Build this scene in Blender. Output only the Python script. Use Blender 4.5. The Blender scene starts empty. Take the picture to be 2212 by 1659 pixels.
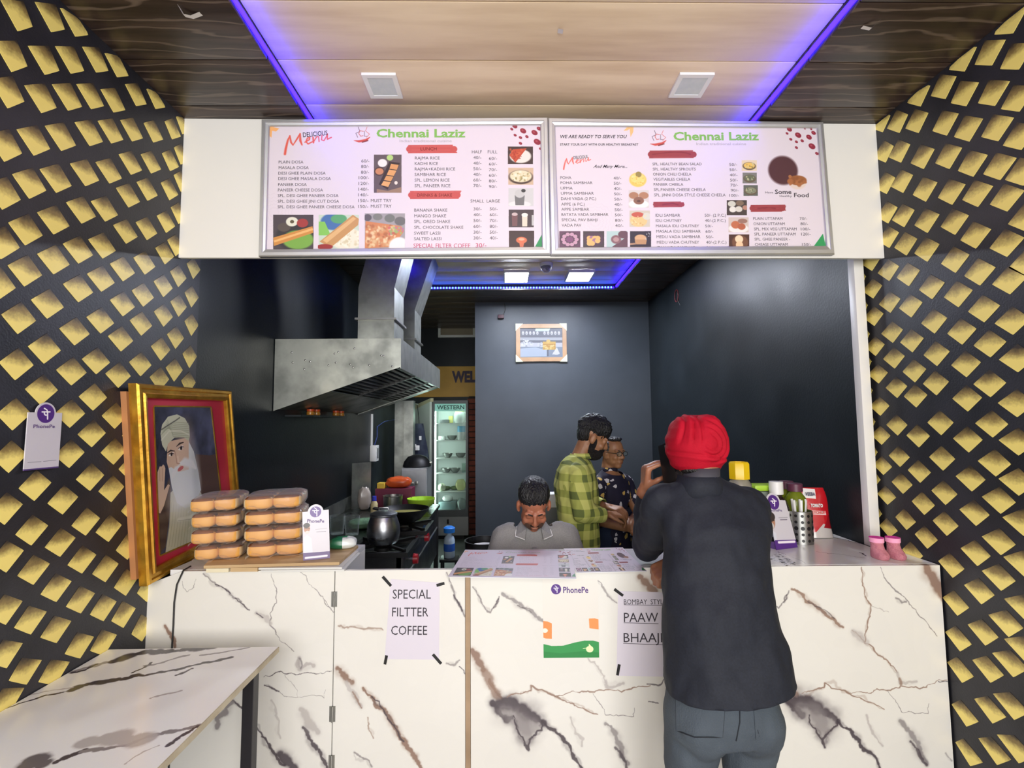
import bpy, bmesh, math, random
import numpy as np
from mathutils import Vector, Matrix, noise
sc = bpy.context.scene
COL = sc.collection
rnd = random.Random(7)
# ------------------------------------------------------------------ camera
F, YAW, PITCH, ROLL = 1071.9, 0.0172, 0.0747, -0.0083
CAM = np.array([0.0, 0.0, 1.6])
def _basis():
    cy, sy, cp, sp = math.cos(YAW), math.sin(YAW), math.cos(PITCH), math.sin(PITCH)
    fw = np.array([sy*cp, cy*cp, sp]); right = np.array([cy, -sy, 0.0]); up = np.cross(right, fw)
    cr, sr = math.cos(ROLL), math.sin(ROLL)
    return right*cr + up*sr, -right*sr + up*cr, fw
RX, UP, FW = _basis()
cam = bpy.data.cameras.new('camera'); camo = bpy.data.objects.new('camera', cam); COL.objects.link(camo)
cam.sensor_width = 36.0; cam.lens = F/2212*36.0; cam.clip_start = 0.02
camo.matrix_world = Matrix(((RX[0], UP[0], -FW[0], CAM[0]), (RX[1], UP[1], -FW[1], CAM[1]), (RX[2], UP[2], -FW[2], CAM[2]), (0, 0, 0, 1)))
sc.camera = camo
# ------------------------------------------------------------------ light
sc.view_settings.view_transform = 'Standard'; sc.view_settings.look = 'None'
sc.view_settings.exposure = 0.0; sc.view_settings.gamma = 1.0; sc.view_settings.use_curve_mapping = False
sc.cycles.use_denoising = True
sc.cycles.max_bounces = 8; sc.cycles.transparent_max_bounces = 40; sc.cycles.caustics_reflective = False; sc.cycles.caustics_refractive = False
sc.cycles.sample_clamp_indirect = 6.0
wd = bpy.data.worlds.new('world'); sc.world = wd; wd.use_nodes = True
wd.node_tree.nodes['Background'].inputs[0].default_value = (0.86, 0.93, 1.0, 1)
wd.node_tree.nodes['Background'].inputs[1].default_value = 0.9
def area(name, loc, rot, sx, sy, power, color):
    l = bpy.data.lights.new(name, 'AREA'); l.shape = 'RECTANGLE'; l.size = sx; l.size_y = sy; l.energy = power; l.color = color
    o = bpy.data.objects.new(name, l); COL.objects.link(o); o.location = loc; o.rotation_euler = rot; return o
area('storefront_daylight', (0.16, -2.3, 1.9), (math.pi/2, 0, 0), 3.0, 2.1, 200, (1.0, 0.975, 0.94))
KITCHEN_LAMP = 185.0      # emission strength of the two lit kitchen panels
LED = 16.0               # emission strength of the blue strip
FRONT_LAMP = 7.0         # emission of the lit panels nearer the street
# ------------------------------------------------------------------ helpers
def ray(px, py): return FW + RX*(px-1106)/F + UP*(829.5-py)/F
def at(px, py, Y): d = ray(px, py); return CAM + d*(Y/d[1])
def atx(px, py, X): d = ray(px, py); return CAM + d*(X/d[0])
def atz(px, py, Z): d = ray(px, py); return CAM + d*((Z-1.6)/d[2])
def lin(c): return tuple((v/255/12.92 if v/255 <= .04045 else ((v/255+.055)/1.055)**2.4) for v in c)
def unit(v): v = np.array(v, float); return v/np.linalg.norm(v)
class Fr:
    """a flat frame: origin, ex, ey, n = ex x ey"""
    def __init__(s, o, ex, ey):
        s.o = np.array(o, float); s.ex = unit(ex); s.n = unit(np.cross(s.ex, ey)); s.ey = np.cross(s.n, s.ex)
    def px(s, x, y):
        d = ray(x, y); t = ((s.o-CAM)@s.n)/(d@s.n); p = CAM+d*t-s.o; return p@s.ex, p@s.ey
    def w(s, u, v, d=0.0): return s.o + s.ex*u + s.ey*v + s.n*d
    def M(s): return Matrix([[s.ex[i], s.ey[i], s.n[i], s.o[i]] for i in range(3)] + [[0, 0, 0, 1]])
WORLD = Matrix.Identity(4)
def link(name, me, parent=None, M=WORLD):
    o = bpy.data.objects.new(name, me); COL.objects.link(o)
    if parent is not None:
        o.parent = parent; o.matrix_local = WM[parent.name_full].inverted() @ M
    else: o.matrix_world = M
    WM[o.name_full] = M.copy(); return o
WM = {}
def thing(name, label, cat, loc=(0, 0, 0), group=None, rotz=0):
    o = bpy.data.objects.new(name, None); COL.objects.link(o); o.empty_display_size = .05
    M = Matrix.Translation(Vector(loc)) @ Matrix.Rotation(rotz, 4, 'Z'); o.matrix_world = M; WM[o.name_full] = M
    return tag(o, label, cat, group)
def tag(o, label, cat, group=None):
    o['label'] = label; o['category'] = cat
    if group: o['group'] = group
    return o
def struct(o): o['kind'] = 'structure'; return o
def dup(root, M, label=None):
    """copy of a thing with its parts and sub-parts, placed by M (applied on top of the root's matrix)"""
    r = root.copy(); COL.objects.link(r); r.matrix_world = M @ WM[root.name_full]; WM[r.name_full] = r.matrix_world.copy()
    if label: r['label'] = label
    for ch in list(root.children):
        c = ch.copy(); COL.objects.link(c); c.parent = r
        for g in list(ch.children):
            d = g.copy(); COL.objects.link(d); d.parent = c
    return r
class MB:
    def __init__(s): s.v = []; s.f = []; s.uv = {}; s.mi = []
    def add(s, vs, fs, mi=0):
        k = len(s.v); s.v.extend([tuple(map(float, p)) for p in vs])
        for f in fs: s.f.append(tuple(i+k for i in f)); s.mi.append(mi)
        return s
    def box(s, x0, x1, y0, y1, z0, z1, b=0.0, M=None, mi=0):
        if b <= 0:
            vs = [(x, y, z) for z in (z0, z1) for y in (y0, y1) for x in (x0, x1)]
            fs = [(0, 2, 3, 1), (4, 5, 7, 6), (0, 1, 5, 4), (2, 6, 7, 3), (0, 4, 6, 2), (1, 3, 7, 5)]
        else:
            bm = bmesh.new(); bmesh.ops.create_cube(bm, size=1.0)
            for v in bm.verts: v.co = Vector(((x0+x1)/2+v.co.x*(x1-x0), (y0+y1)/2+v.co.y*(y1-y0), (z0+z1)/2+v.co.z*(z1-z0)))
            bmesh.ops.bevel(bm, geom=bm.edges[:], offset=b, segments=2, affect='EDGES', profile=.6)
            bm.verts.index_update(); vs = [v.co[:] for v in bm.verts]; fs = [[v.index for v in f.verts] for f in bm.faces]; bm.free()
        if M is not None: vs = [(M @ Vector(p))[:] for p in vs]
        return s.add(vs, fs, mi)
    def loft(s, rings, caps=True, closed=True, mi=0):
        n = len(rings[0]); vs = [p for r in rings for p in r]; fs = []
        for i in range(len(rings)-1):
            for j in range(n if closed else n-1):
                a, b = i*n+j, i*n+(j+1) % n; fs.append((a, b, b+n, a+n))
        if caps:
            fs.append(tuple(range(n-1, -1, -1))); fs.append(tuple(range((len(rings)-1)*n, len(rings)*n)))
        return s.add(vs, fs, mi)
    def tube(s, pts, r, n=10, caps=True, mi=0):
        pts = [np.array(p, float) for p in pts]; m = len(pts); rs = r if hasattr(r, '__len__') else [r]*m
        rings = []; ref = None
        for i, p in enumerate(pts):
            t = unit(pts[min(i+1, m-1)]-pts[max(i-1, 0)])
            if ref is None: ref = np.array([0, 0, 1.0]) if abs(t[2]) < .9 else np.array([1.0, 0, 0])
            a = unit(ref - t*(ref@t)); ref = a; b = np.cross(t, a)
            rings.append([p+rs[i]*(a*math.cos(q)+b*math.sin(q)) for q in np.linspace(0, 2*math.pi, n, endpoint=False)])
        return s.loft(rings, caps, mi=mi)
    def cyl(s, p0, p1, r0, r1=None, n=20, mi=0): return s.tube([p0, p1], [r0, r0 if r1 is None else r1], n, mi=mi)
    def lathe(s, c, prof, n=28, M=None, mi=0):
        rings = []
        for r, z in prof:
            rings.append([(c[0]+max(r, 1e-4)*math.cos(q), c[1]+max(r, 1e-4)*math.sin(q), c[2]+z) for q in np.linspace(0, 2*math.pi, n, endpoint=False)])
        if M is not None: rings = [[(M @ Vector(p))[:] for p in r] for r in rings]
        return s.loft(rings, True, mi=mi)
    def ell(s, c, r, M=None, nu=20, nv=12, fn=None, mi=0):
        vs = [(0, 0, -1)]; fs = []
        for i in range(1, nv):
            t = -math.pi/2+math.pi*i/nv
            for j in range(nu):
                q = 2*math.pi*j/nu; vs.append((math.cos(t)*math.cos(q), math.cos(t)*math.sin(q), math.sin(t)))
        vs.append((0, 0, 1)); L = len(vs)-1
        for j in range(nu):
            fs.append((0, 1+(j+1) % nu, 1+j)); fs.append((L, L-nu+j, L-nu+(j+1) % nu))
            for i in range(nv-2):
                a = 1+i*nu+j; b = 1+i*nu+(j+1) % nu; fs.append((a, b, b+nu, a+nu))
        out = []
        for p in vs:
            k = fn(p) if fn else 1.0
            q = Vector((p[0]*r[0]*k, p[1]*r[1]*k, p[2]*r[2]*k))
            if M is not None: q = M.to_3x3() @ q
            out.append((q.x+c[0], q.y+c[1], q.z+c[2]))
        return s.add(out, fs, mi)
    def cap(s, p0, p1, r0, r1, n=14):
        """tapered capsule"""
        p0 = np.array(p0, float); p1 = np.array(p1, float); t = unit(p1-p0)
        pts, rs = [], []
        for a in (-85, -60, -30): pts.append(p0+t*r0*math.sin(math.radians(a))); rs.append(r0*math.cos(math.radians(a)))
        pts.append(p0); rs.append(r0); pts.append(p1); rs.append(r1)
        for a in (30, 60, 85): pts.append(p1+t*r1*math.sin(math.radians(a))); rs.append(r1*math.cos(math.radians(a)))
        return s.tube(pts, rs, n)
    def chain(s, pts, rs, n=14):
        for i in range(len(pts)-1): s.cap(pts[i], pts[i+1], rs[i], rs[i+1], n)
        return s
    def prism(s, poly, d0, d1, M=None, mi=0):
        n = len(poly); A = [(p[0], p[1], d0) for p in poly]; B = [(p[0], p[1], d1) for p in poly]
        vs = A+B; fs = [tuple(range(n-1, -1, -1)), tuple(range(n, 2*n))]+[(i, (i+1) % n, n+(i+1) % n, n+i) for i in range(n)]
        if M is not None: vs = [(M @ Vector(p))[:] for p in vs]
        return s.add(vs, fs, mi)
    def mesh(s, name, mats, smooth=35, uvf=None):
        me = bpy.data.meshes.new(name); me.from_pydata(s.v, [], s.f)
        for m in (mats if isinstance(mats, (list, tuple)) else [mats]): me.materials.append(m)
        if any(s.mi): me.polygons.foreach_set('material_index', s.mi)
        if uvf is not None:
            ul = me.uv_layers.new(name='UVMap'); co = s.v
            for lp in me.loops: ul.data[lp.index].uv = uvf(co[lp.vertex_index])
        if smooth:
            me.shade_smooth(); me.set_sharp_from_angle(angle=math.radians(smooth))
        me.update(); return me
    def build(s, name, mats, parent=None, M=WORLD, smooth=35, uvf=None, org=None):
        """verts are in the space of M (world by default)"""
        if M is WORLD:
            o = np.array(WM[parent.name_full].translation) if parent is not None else (np.array(org, float) if org is not None else None)
            if o is not None: s.v = [(p[0]-o[0], p[1]-o[1], p[2]-o[2]) for p in s.v]; M = Matrix.Translation(Vector(o)); 
            if parent is not None and abs(WM[parent.name_full].to_euler().z) > 1e-6:
                pass
        return link(name, s.mesh(name, mats, smooth, uvf), parent, M)
# ------------------------------------------------------------------ materials
def mat(name, c, rough=.5, metal=0.0, emit=None, es=0.0, alpha=None, trans=0.0, ior=None, spec=None, sheen=0.0, coat=0.0):
    m = bpy.data.materials.new(name); m.use_nodes = True; b = m.node_tree.nodes['Principled BSDF']
    b.inputs['Base Color'].default_value = (*lin(c), 1); b.inputs['Roughness'].default_value = rough; b.inputs['Metallic'].default_value = metal
    if emit: b.inputs['Emission Color'].default_value = (*lin(emit), 1); b.inputs['Emission Strength'].default_value = es
    if trans: b.inputs['Transmission Weight'].default_value = trans
    if ior: b.inputs['IOR'].default_value = ior
    if spec is not None: b.inputs['Specular IOR Level'].default_value = spec
    if sheen: b.inputs['Sheen Weight'].default_value = sheen
    if coat: b.inputs['Coat Weight'].default_value = coat; b.inputs['Coat Roughness'].default_value = .1
    if alpha is not None: b.inputs['Alpha'].default_value = alpha
    return m
def nd(m, t, **k):
    n = m.node_tree.nodes.new(t)
    for a, v in k.items(): setattr(n, a, v)
    return n
def bsdf(m): return m.node_tree.nodes['Principled BSDF']
def noisy(name, c1, c2, scale=8, rough=.5, metal=0.0, bump=0.0, stretch=(1, 1, 1), detail=6, lo=.35, hi=.65, r2=None, coords='Object', bscale=None, dist=.02, spec=None):
    """two colours mixed by noise, optional bump"""
    m = mat(name, c1, rough, metal, spec=spec); L = m.node_tree.links; b = bsdf(m)
    tc = nd(m, 'ShaderNodeTexCoord'); mp = nd(m, 'ShaderNodeMapping'); mp.inputs['Scale'].default_value = stretch
    no = nd(m, 'ShaderNodeTexNoise'); no.inputs['Scale'].default_value = scale; no.inputs['Detail'].default_value = detail
    L.new(tc.outputs[coords], mp.inputs[0]); L.new(mp.outputs[0], no.inputs['Vector'])
    cr = nd(m, 'ShaderNodeValToRGB'); e = cr.color_ramp.elements
    e[0].position = lo; e[1].position = hi; e[0].color = (*lin(c1), 1); e[1].color = (*lin(c2), 1)
    L.new(no.outputs['Fac'], cr.inputs[0]); L.new(cr.outputs[0], b.inputs['Base Color'])
    if r2 is not None:
        mr = nd(m, 'ShaderNodeMapRange'); mr.inputs['To Min'].default_value = rough; mr.inputs['To Max'].default_value = r2
        mr.inputs['From Min'].default_value = .3; mr.inputs['From Max'].default_value = .7
        L.new(no.outputs['Fac'], mr.inputs[0]); L.new(mr.outputs[0], b.inputs['Roughness'])
    if bump:
        n2 = no
        if bscale:
            n2 = nd(m, 'ShaderNodeTexNoise'); n2.inputs['Scale'].default_value = bscale; n2.inputs['Detail'].default_value = 4; L.new(mp.outputs[0], n2.inputs['Vector'])
        bp = nd(m, 'ShaderNodeBump'); bp.inputs['Strength'].default_value = bump; bp.inputs['Distance'].default_value = dist
        L.new(n2.outputs['Fac'], bp.inputs['Height']); L.new(bp.outputs[0], b.inputs['Normal'])
    return m
def image_mat(name, img, rough=.4, spec=None, coat=0.0):
    m = mat(name, (255, 255, 255), rough, spec=spec, coat=coat)
    t = nd(m, 'ShaderNodeTexImage'); t.image = img; t.extension = 'EXTEND'
    m.node_tree.links.new(t.outputs['Color'], bsdf(m).inputs['Base Color']); return m
def clear_mat(name, tint=(255, 255, 255), gloss=.5, rough=.06, haze=0.0):
    """thin clear film: transparent, shinier towards grazing angles, with an optional milky share"""
    m = mat(name, tint); nt = m.node_tree; b = bsdf(m); b.inputs['Roughness'].default_value = rough; b.inputs['Base Color'].default_value = (.9, .9, .9, 1); b.inputs['Specular IOR Level'].default_value = 1.0
    tr = nd(m, 'ShaderNodeBsdfTransparent'); tr.inputs[0].default_value = (*lin(tint), 1)
    lw = nd(m, 'ShaderNodeLayerWeight'); lw.inputs[0].default_value = .5
    pw = nd(m, 'ShaderNodeMath', operation='POWER'); pw.inputs[1].default_value = 4.0
    ma = nd(m, 'ShaderNodeMath', operation='MULTIPLY_ADD'); ma.inputs[1].default_value = gloss; ma.inputs[2].default_value = .04+haze
    nt.links.new(lw.outputs['Facing'], pw.inputs[0]); nt.links.new(pw.outputs[0], ma.inputs[0])
    mx = nd(m, 'ShaderNodeMixShader'); nt.links.new(ma.outputs[0], mx.inputs[0]); nt.links.new(tr.outputs[0], mx.inputs[1]); nt.links.new(b.outputs[0], mx.inputs[2])
    nt.links.new(mx.outputs[0], nt.nodes['Material Output'].inputs[0]); return m
# ------------------------------------------------------------------ painting of flat prints (done here, no files)
class Cv:
    def __init__(s, fr, u0, u1, v0, v1, ppm, bg):
        """canvas over the rectangle u0..u1, v0..v1 of a frame; drawing coordinates come through s.map"""
        s.fr = fr; s.b = (u0, u1, v0, v1); s.ppm = ppm; s.w = max(4, int((u1-u0)*ppm)); s.h = max(4, int((v1-v0)*ppm))
        s.a = np.empty((s.h, s.w, 3)); s.a[:] = np.array(bg)/255.0; s.map = lambda x, y: (x, y); s.k = 1.0; s.clip = (0, 0, s.w, s.h)
    def p(s, x, y):
        u, v = s.map(x, y); return (u-s.b[0])*s.ppm, (s.b[3]-v)*s.ppm
    def crop(s, ox, oy, sx):
        """drawing coordinates = zoomed crop of the photograph with origin ox, oy and magnification sx"""
        s.map = lambda x, y: s.fr.px(ox+x/sx, oy+y/sx)
        a = s.p(0, 500); b = s.p(1000, 500); s.k = math.hypot(b[0]-a[0], b[1]-a[1])/1000; return s
    def _blend(s, x0, y0, x1, y1, fn, col, alpha):
        x0 = max(s.clip[0], int(x0)); y0 = max(s.clip[1], int(y0)); x1 = min(s.clip[2], int(x1)+2); y1 = min(s.clip[3], int(y1)+2)
        if x1 <= x0 or y1 <= y0: return
        Y, X = np.mgrid[y0:y1, x0:x1]; m = (fn(X+.5, Y+.5)*alpha)[..., None]
        s.a[y0:y1, x0:x1] = s.a[y0:y1, x0:x1]*(1-m)+m*np.array(col)/255.0
    def ell(s, x, y, rx, ry, col, ang=0, soft=.08, alpha=1.0):
        cx, cy = s.p(x, y); rx *= s.k; ry *= s.k; R = max(rx, ry)*(1+soft)+2; ca, sa = math.cos(ang), math.sin(ang)
        def fn(X, Y):
            dx, dy = X-cx, Y-cy; q = np.sqrt(((dx*ca+dy*sa)/max(rx, .3))**2+((-dx*sa+dy*ca)/max(ry, .3))**2)
            return np.clip((1+soft-q)/(2*soft), 0, 1)
        s._blend(cx-R, cy-R, cx+R, cy+R, fn, col, alpha)
    def poly(s, pts, col, alpha=1.0):
        P = [s.p(*q) for q in pts]; xs = [q[0] for q in P]; ys = [q[1] for q in P]
        def fn(X, Y):
            acc = 0
            for ox, oy in ((-.25, -.25), (.25, .25)):
                ins = np.zeros(X.shape, bool); n = len(P)
                for i in range(n):
                    (xa, ya), (xb, yb) = P[i], P[(i+1) % n]
                    c = ((ya > Y+oy) != (yb > Y+oy)); ins ^= c & (X+ox < (xb-xa)*(Y+oy-ya)/((yb-ya) if yb != ya else 1e-9)+xa)
                acc = acc+ins*.5
            return acc
        s._blend(min(xs)-1, min(ys)-1, max(xs)+1, max(ys)+1, fn, col, alpha)
    def rect(s, x0, y0, x1, y1, col, alpha=1.0): s.poly([(x0, y0), (x1, y0), (x1, y1), (x0, y1)], col, alpha)
    def line(s, pts, w, col, alpha=1.0, jit=0.0, wf=None, soft=.5, tex=None):
        """polyline of width w (a number or one per point), optional fractal jitter"""
        P = [s.p(*q) for q in pts]; W = [x*s.k for x in (w if hasattr(w, '__len__') else [w]*len(P))]
        for _ in range(3 if jit else 0):
            Q, V = [P[0]], [W[0]]
            for i in range(len(P)-1):
                (ax, ay), (bx, by) = P[i], P[i+1]; L = math.hypot(bx-ax, by-ay); t = rnd.uniform(.4, .6)
                g = rnd.gauss(0, jit)*L; nx, ny = (-(by-ay)/L, (bx-ax)/L) if L > 0 else (0, 0)
                Q += [(ax+(bx-ax)*t+nx*g, ay+(by-ay)*t+ny*g), P[i+1]]; V += [(W[i]+W[i+1])/2*rnd.uniform(.55, 1.35), W[i+1]]
            P, W = Q, V
        R = max(W)+2; X0 = max(0, int(min(p[0] for p in P)-R)); X1 = min(s.w, int(max(p[0] for p in P)+R)+1)
        Y0 = max(0, int(min(p[1] for p in P)-R)); Y1 = min(s.h, int(max(p[1] for p in P)+R)+1)
        if X1 <= X0 or Y1 <= Y0: return
        m = np.zeros((Y1-Y0, X1-X0))
        for i in range(len(P)-1):
            (ax, ay), (bx, by) = P[i], P[i+1]; r = max(W[i], W[i+1])+2
            x0 = max(X0, int(min(ax, bx)-r)); x1 = min(X1, int(max(ax, bx)+r)+2); y0 = max(Y0, int(min(ay, by)-r)); y1 = min(Y1, int(max(ay, by)+r)+2)
            if x1 <= x0 or y1 <= y0: continue
            Y, X = np.mgrid[y0:y1, x0:x1]; X = X+.5; Y = Y+.5; L2 = (bx-ax)**2+(by-ay)**2+1e-9
            t = np.clip(((X-ax)*(bx-ax)+(Y-ay)*(by-ay))/L2, 0, 1); d = np.hypot(X-ax-t*(bx-ax), Y-ay-t*(by-ay)); hw = (W[i]+(W[i+1]-W[i])*t)/2
            k = np.clip((hw+.6-d)/(1.2+hw*soft), 0, 1)
            sub = m[y0-Y0:y1-Y0, x0-X0:x1-X0]; np.maximum(sub, k, out=sub)
        if tex is not None: m = np.clip((m*1.55-(1-tex[Y0:Y1, X0:X1])*.75)*1.35, 0, 1)*np.minimum(1, m*1.5)
        m = (m*alpha)[..., None]; s.a[Y0:Y1, X0:X1] = s.a[Y0:Y1, X0:X1]*(1-m)+m*np.array(col)/255.0
    def spots(s, x0, y0, x1, y1, n, r, cols, alpha=.8, soft=.4):
        for _ in range(n):
            q = rnd.uniform(.6, 1.4)*r; s.ell(rnd.uniform(x0, x1), rnd.uniform(y0, y1), q, q*rnd.uniform(.5, 1), rnd.choice(cols), rnd.uniform(0, 3), soft, alpha)
    def image(s, name, fade=0.0):
        s.a = s.a*(1-fade)+fade*np.array((.95, .91, .94))
        im = bpy.data.images.new(name, s.w, s.h, alpha=False); buf = np.ones((s.h, s.w, 4), np.float32)
        buf[..., :3] = np.clip(s.a[::-1], 0, 1); im.pixels.foreach_set(buf.ravel()); im.pack(); return im
    def uv(s, c): return ((c[0]-s.b[0])/(s.b[1]-s.b[0]), (c[1]-s.b[2])/(s.b[3]-s.b[2]))
def field(h, w, cells, seed=0, octaves=3):
    rg = np.random.RandomState(seed); out = np.zeros((h, w)); amp = 1.0; tot = 0
    for o in range(octaves):
        cy, cx = max(2, int(cells*h/w)+2)*2**o, (cells+2)*2**o; g = rg.rand(cy+1, cx+1)
        yy = np.linspace(0, cy-1e-3, h); xx = np.linspace(0, cx-1e-3, w); yi = yy.astype(int); xi = xx.astype(int); fy = (yy-yi)[:, None]; fx = (xx-xi)[None]
        fy = fy*fy*(3-2*fy); fx = fx*fx*(3-2*fx)
        a = g[yi][:, xi]*(1-fx)+g[yi][:, xi+1]*fx; b = g[yi+1][:, xi]*(1-fx)+g[yi+1][:, xi+1]*fx
        out += (a*(1-fy)+b*fy)*amp; tot += amp; amp *= .55
    return out/tot
def panel(name, fr, cv, mats, u0, u1, v0, v1, d0, d1, parent=None, smooth=0):
    return MB().box(u0, u1, v0, v1, d0, d1).build(name, mats, parent, fr.M(), smooth, cv.uv if cv else None)
def slab(name, fr, quad, d0, d1, mats, parent=None, uvf=None, smooth=0):
    """thin slab on a frame; quad = polygon of (u, v)"""
    return MB().prism(quad, d0, d1).build(name, mats, parent, fr.M(), smooth, uvf)
# ------------------------------------------------------------------ lettering (built together at the end)
TXT = []
def text(parent, fr, m, s, u0, u1, v, cap, d=.0006, bold=0.0, shear=0.0, rot=0.0, key='lettering'):
    """s written from u0 to u1 (u1 None: natural width) with its baseline at v"""
    TXT.append((parent, fr, m, s, u0, u1, v, cap, d, bold, shear, rot, key))
def text_crop(parent, fr, m, ox, oy, sx, s, x0, x1, yc, capx, **k):
    cap = capx/sx/F*CDEP[0]
    u0, vb = fr.px(ox+x0/sx, oy+(yc+capx/2)/sx); u1, v1 = fr.px(ox+x1/sx, oy+(yc+capx/2)/sx)
    text(parent, fr, m, s, u0, u1, vb, cap, rot=math.atan2(v1-vb, u1-u0)+k.pop('rot', 0.0), **k)
CDEP = [2.2]
def finish_text():
    tmp = []
    def mk(s, bold, shear):
        c = bpy.data.curves.new('t', 'FONT'); c.body = s; c.size = 1.0; c.resolution_u = 2; c.offset = bold; c.shear = shear; c.fill_mode = 'FRONT'
        o = bpy.data.objects.new('t', c); COL.objects.link(o); tmp.append(o); return o
    H = mk('H', 0, 0); objs = [mk(t[3], t[9], t[10]) for t in TXT]
    dg = bpy.context.evaluated_depsgraph_get(); dg.update()
    def ev(o):
        e = o.evaluated_get(dg); me = e.to_mesh(); v = np.array([x.co[:] for x in me.vertices]) if len(me.vertices) else np.zeros((0, 3))
        f = [tuple(p.vertices) for p in me.polygons]; e.to_mesh_clear(); return v, f
    caph = ev(H)[0][:, 1].max(); groups = {}; cache = {}
    for t, o in zip(TXT, objs):
        parent, fr, m, s, u0, u1, v, cap, d, bold, shear, rot, key = t
        k0 = (s, bold, shear)
        if k0 not in cache: cache[k0] = ev(o)
        P, f = cache[k0]
        if not len(P): continue
        P = P.copy(); P *= cap/caph; x0 = P[:, 0].min(); P[:, 0] -= x0
        if u1 is not None: P[:, 0] *= (u1-u0)/P[:, 0].max()
        c, sn = math.cos(rot), math.sin(rot); X = u0+P[:, 0]*c-P[:, 1]*sn; Y = v+P[:, 0]*sn+P[:, 1]*c
        g = groups.setdefault((parent.name_full, m.name, key), (parent, fr, m, key, MB())); g[4].add(np.stack([X, Y, np.full(len(X), d)], 1), f)
    for o in tmp:
        c = o.data; bpy.data.objects.remove(o); bpy.data.curves.remove(c)
    res = {}
    for (pn, mn, key), (parent, fr, m, k, mb) in groups.items():
        o = mb.build(key, m, parent, fr.M(), 0); o['kind'] = 'stuff'; res.setdefault(pn, []).append(o)
    return res
# ------------------------------------------------------------------ skin surfaces: prims merged into one continuous body
def remesh(mb, voxel, smooth=2, name='body'):
    me = bpy.data.meshes.new('tmp'); me.from_pydata(mb.v, [], mb.f); o = bpy.data.objects.new('tmp', me); COL.objects.link(o)
    md = o.modifiers.new('r', 'REMESH'); md.mode = 'VOXEL'; md.voxel_size = voxel; md.use_smooth_shade = True
    if smooth:
        sm = o.modifiers.new('s', 'SMOOTH'); sm.iterations = smooth; sm.factor = .5
    dg = bpy.context.evaluated_depsgraph_get(); out = bpy.data.meshes.new_from_object(o.evaluated_get(dg)); out.name = name
    bpy.data.objects.remove(o); bpy.data.meshes.remove(me); return out
def cut(me, planes):
    """remove what lies on the positive side of each (point, normal[, reach])"""
    bm = bmesh.new(); bm.from_mesh(me)
    for pl in planes:
        p, n = Vector(pl[0]), Vector(pl[1]).normalized(); R = pl[2] if len(pl) > 2 else 1e9
        vs = [v for v in bm.verts if (v.co-p).length < R]; s_ = set(vs)
        es = [e for e in bm.edges if e.verts[0] in s_ and e.verts[1] in s_]; fs = [f for f in bm.faces if all(v in s_ for v in f.verts)]
        bmesh.ops.bisect_plane(bm, geom=vs+es+fs, plane_co=p, plane_no=n)
        bmesh.ops.delete(bm, geom=[v for v in bm.verts if (v.co-p).length < R and (v.co-p).dot(n) > 1e-5], context='VERTS')
    bm.to_mesh(me); bm.free(); return me
def warp(me, fn):
    n = len(me.vertices); co = np.empty(n*3); me.vertices.foreach_get('co', co); co = co.reshape(-1, 3)
    no = np.empty(n*3); me.vertices.foreach_get('normal', no); no = no.reshape(-1, 3)
    me.vertices.foreach_set('co', (co+no*np.array([fn(p) for p in co])[:, None]).ravel()); me.update(); return me
def wrinkle(amp, sx, sy, sz, seed=0):
    o = Vector((seed*3.1, seed*1.7, seed*.9))
    return lambda p: amp*noise.fractal(Vector((p[0]*sx, p[1]*sy, p[2]*sz))+o, .8, 2.0, 3)
def rings(spec, n=28, e=2.4):
    """super-elliptic rings: (cx, cy, cz, rx, ry)"""
    out = []
    for cx, cy, cz, rx, ry in spec:
        r = []
        for q in np.linspace(0, 2*math.pi, n, endpoint=False):
            c, s_ = math.cos(q), math.sin(q); r.append((cx+rx*math.copysign(abs(c)**(2/e), c), cy+ry*math.copysign(abs(s_)**(2/e), s_), cz))
        out.append(r)
    return out
# ------------------------------------------------------------------ the room
XL, XR, XK, H, YB = -1.4534, 1.779, 1.7156, 2.996, 5.749
M_black = noisy('black_paint', (20, 26, 30), (27, 34, 39), 2.5, .36, bump=.06, bscale=90, r2=.46, spec=.32)
M_back = noisy('slate_paint', (46, 53, 62), (54, 61, 70), 2.0, .5, bump=.05, bscale=120)
M_print = noisy('dark_wallpaper', (27, 28, 34), (44, 44, 51), 5, .42, bump=.08, bscale=160, detail=8, stretch=(1, 1, 1))
M_floor = noisy('floor_tile', (206, 203, 196), (216, 213, 207), 3, .35)
M_kfloor = noisy('kitchen_floor', (84, 92, 84), (108, 114, 104), 4, .4)
M_white = mat('white_laminate', (232, 230, 226), .35)
M_dwood = noisy('dark_wood', (42, 31, 27), (74, 58, 51), 2.2, .34, stretch=(.9, 14, 14), detail=9, lo=.4, hi=.72, bump=.05)
M_lwood = noisy('light_wood', (232, 210, 180), (198, 170, 138), 1.7, .42, stretch=(.8, 7, 7), detail=9, lo=.42, hi=.8, bump=.04)
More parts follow.
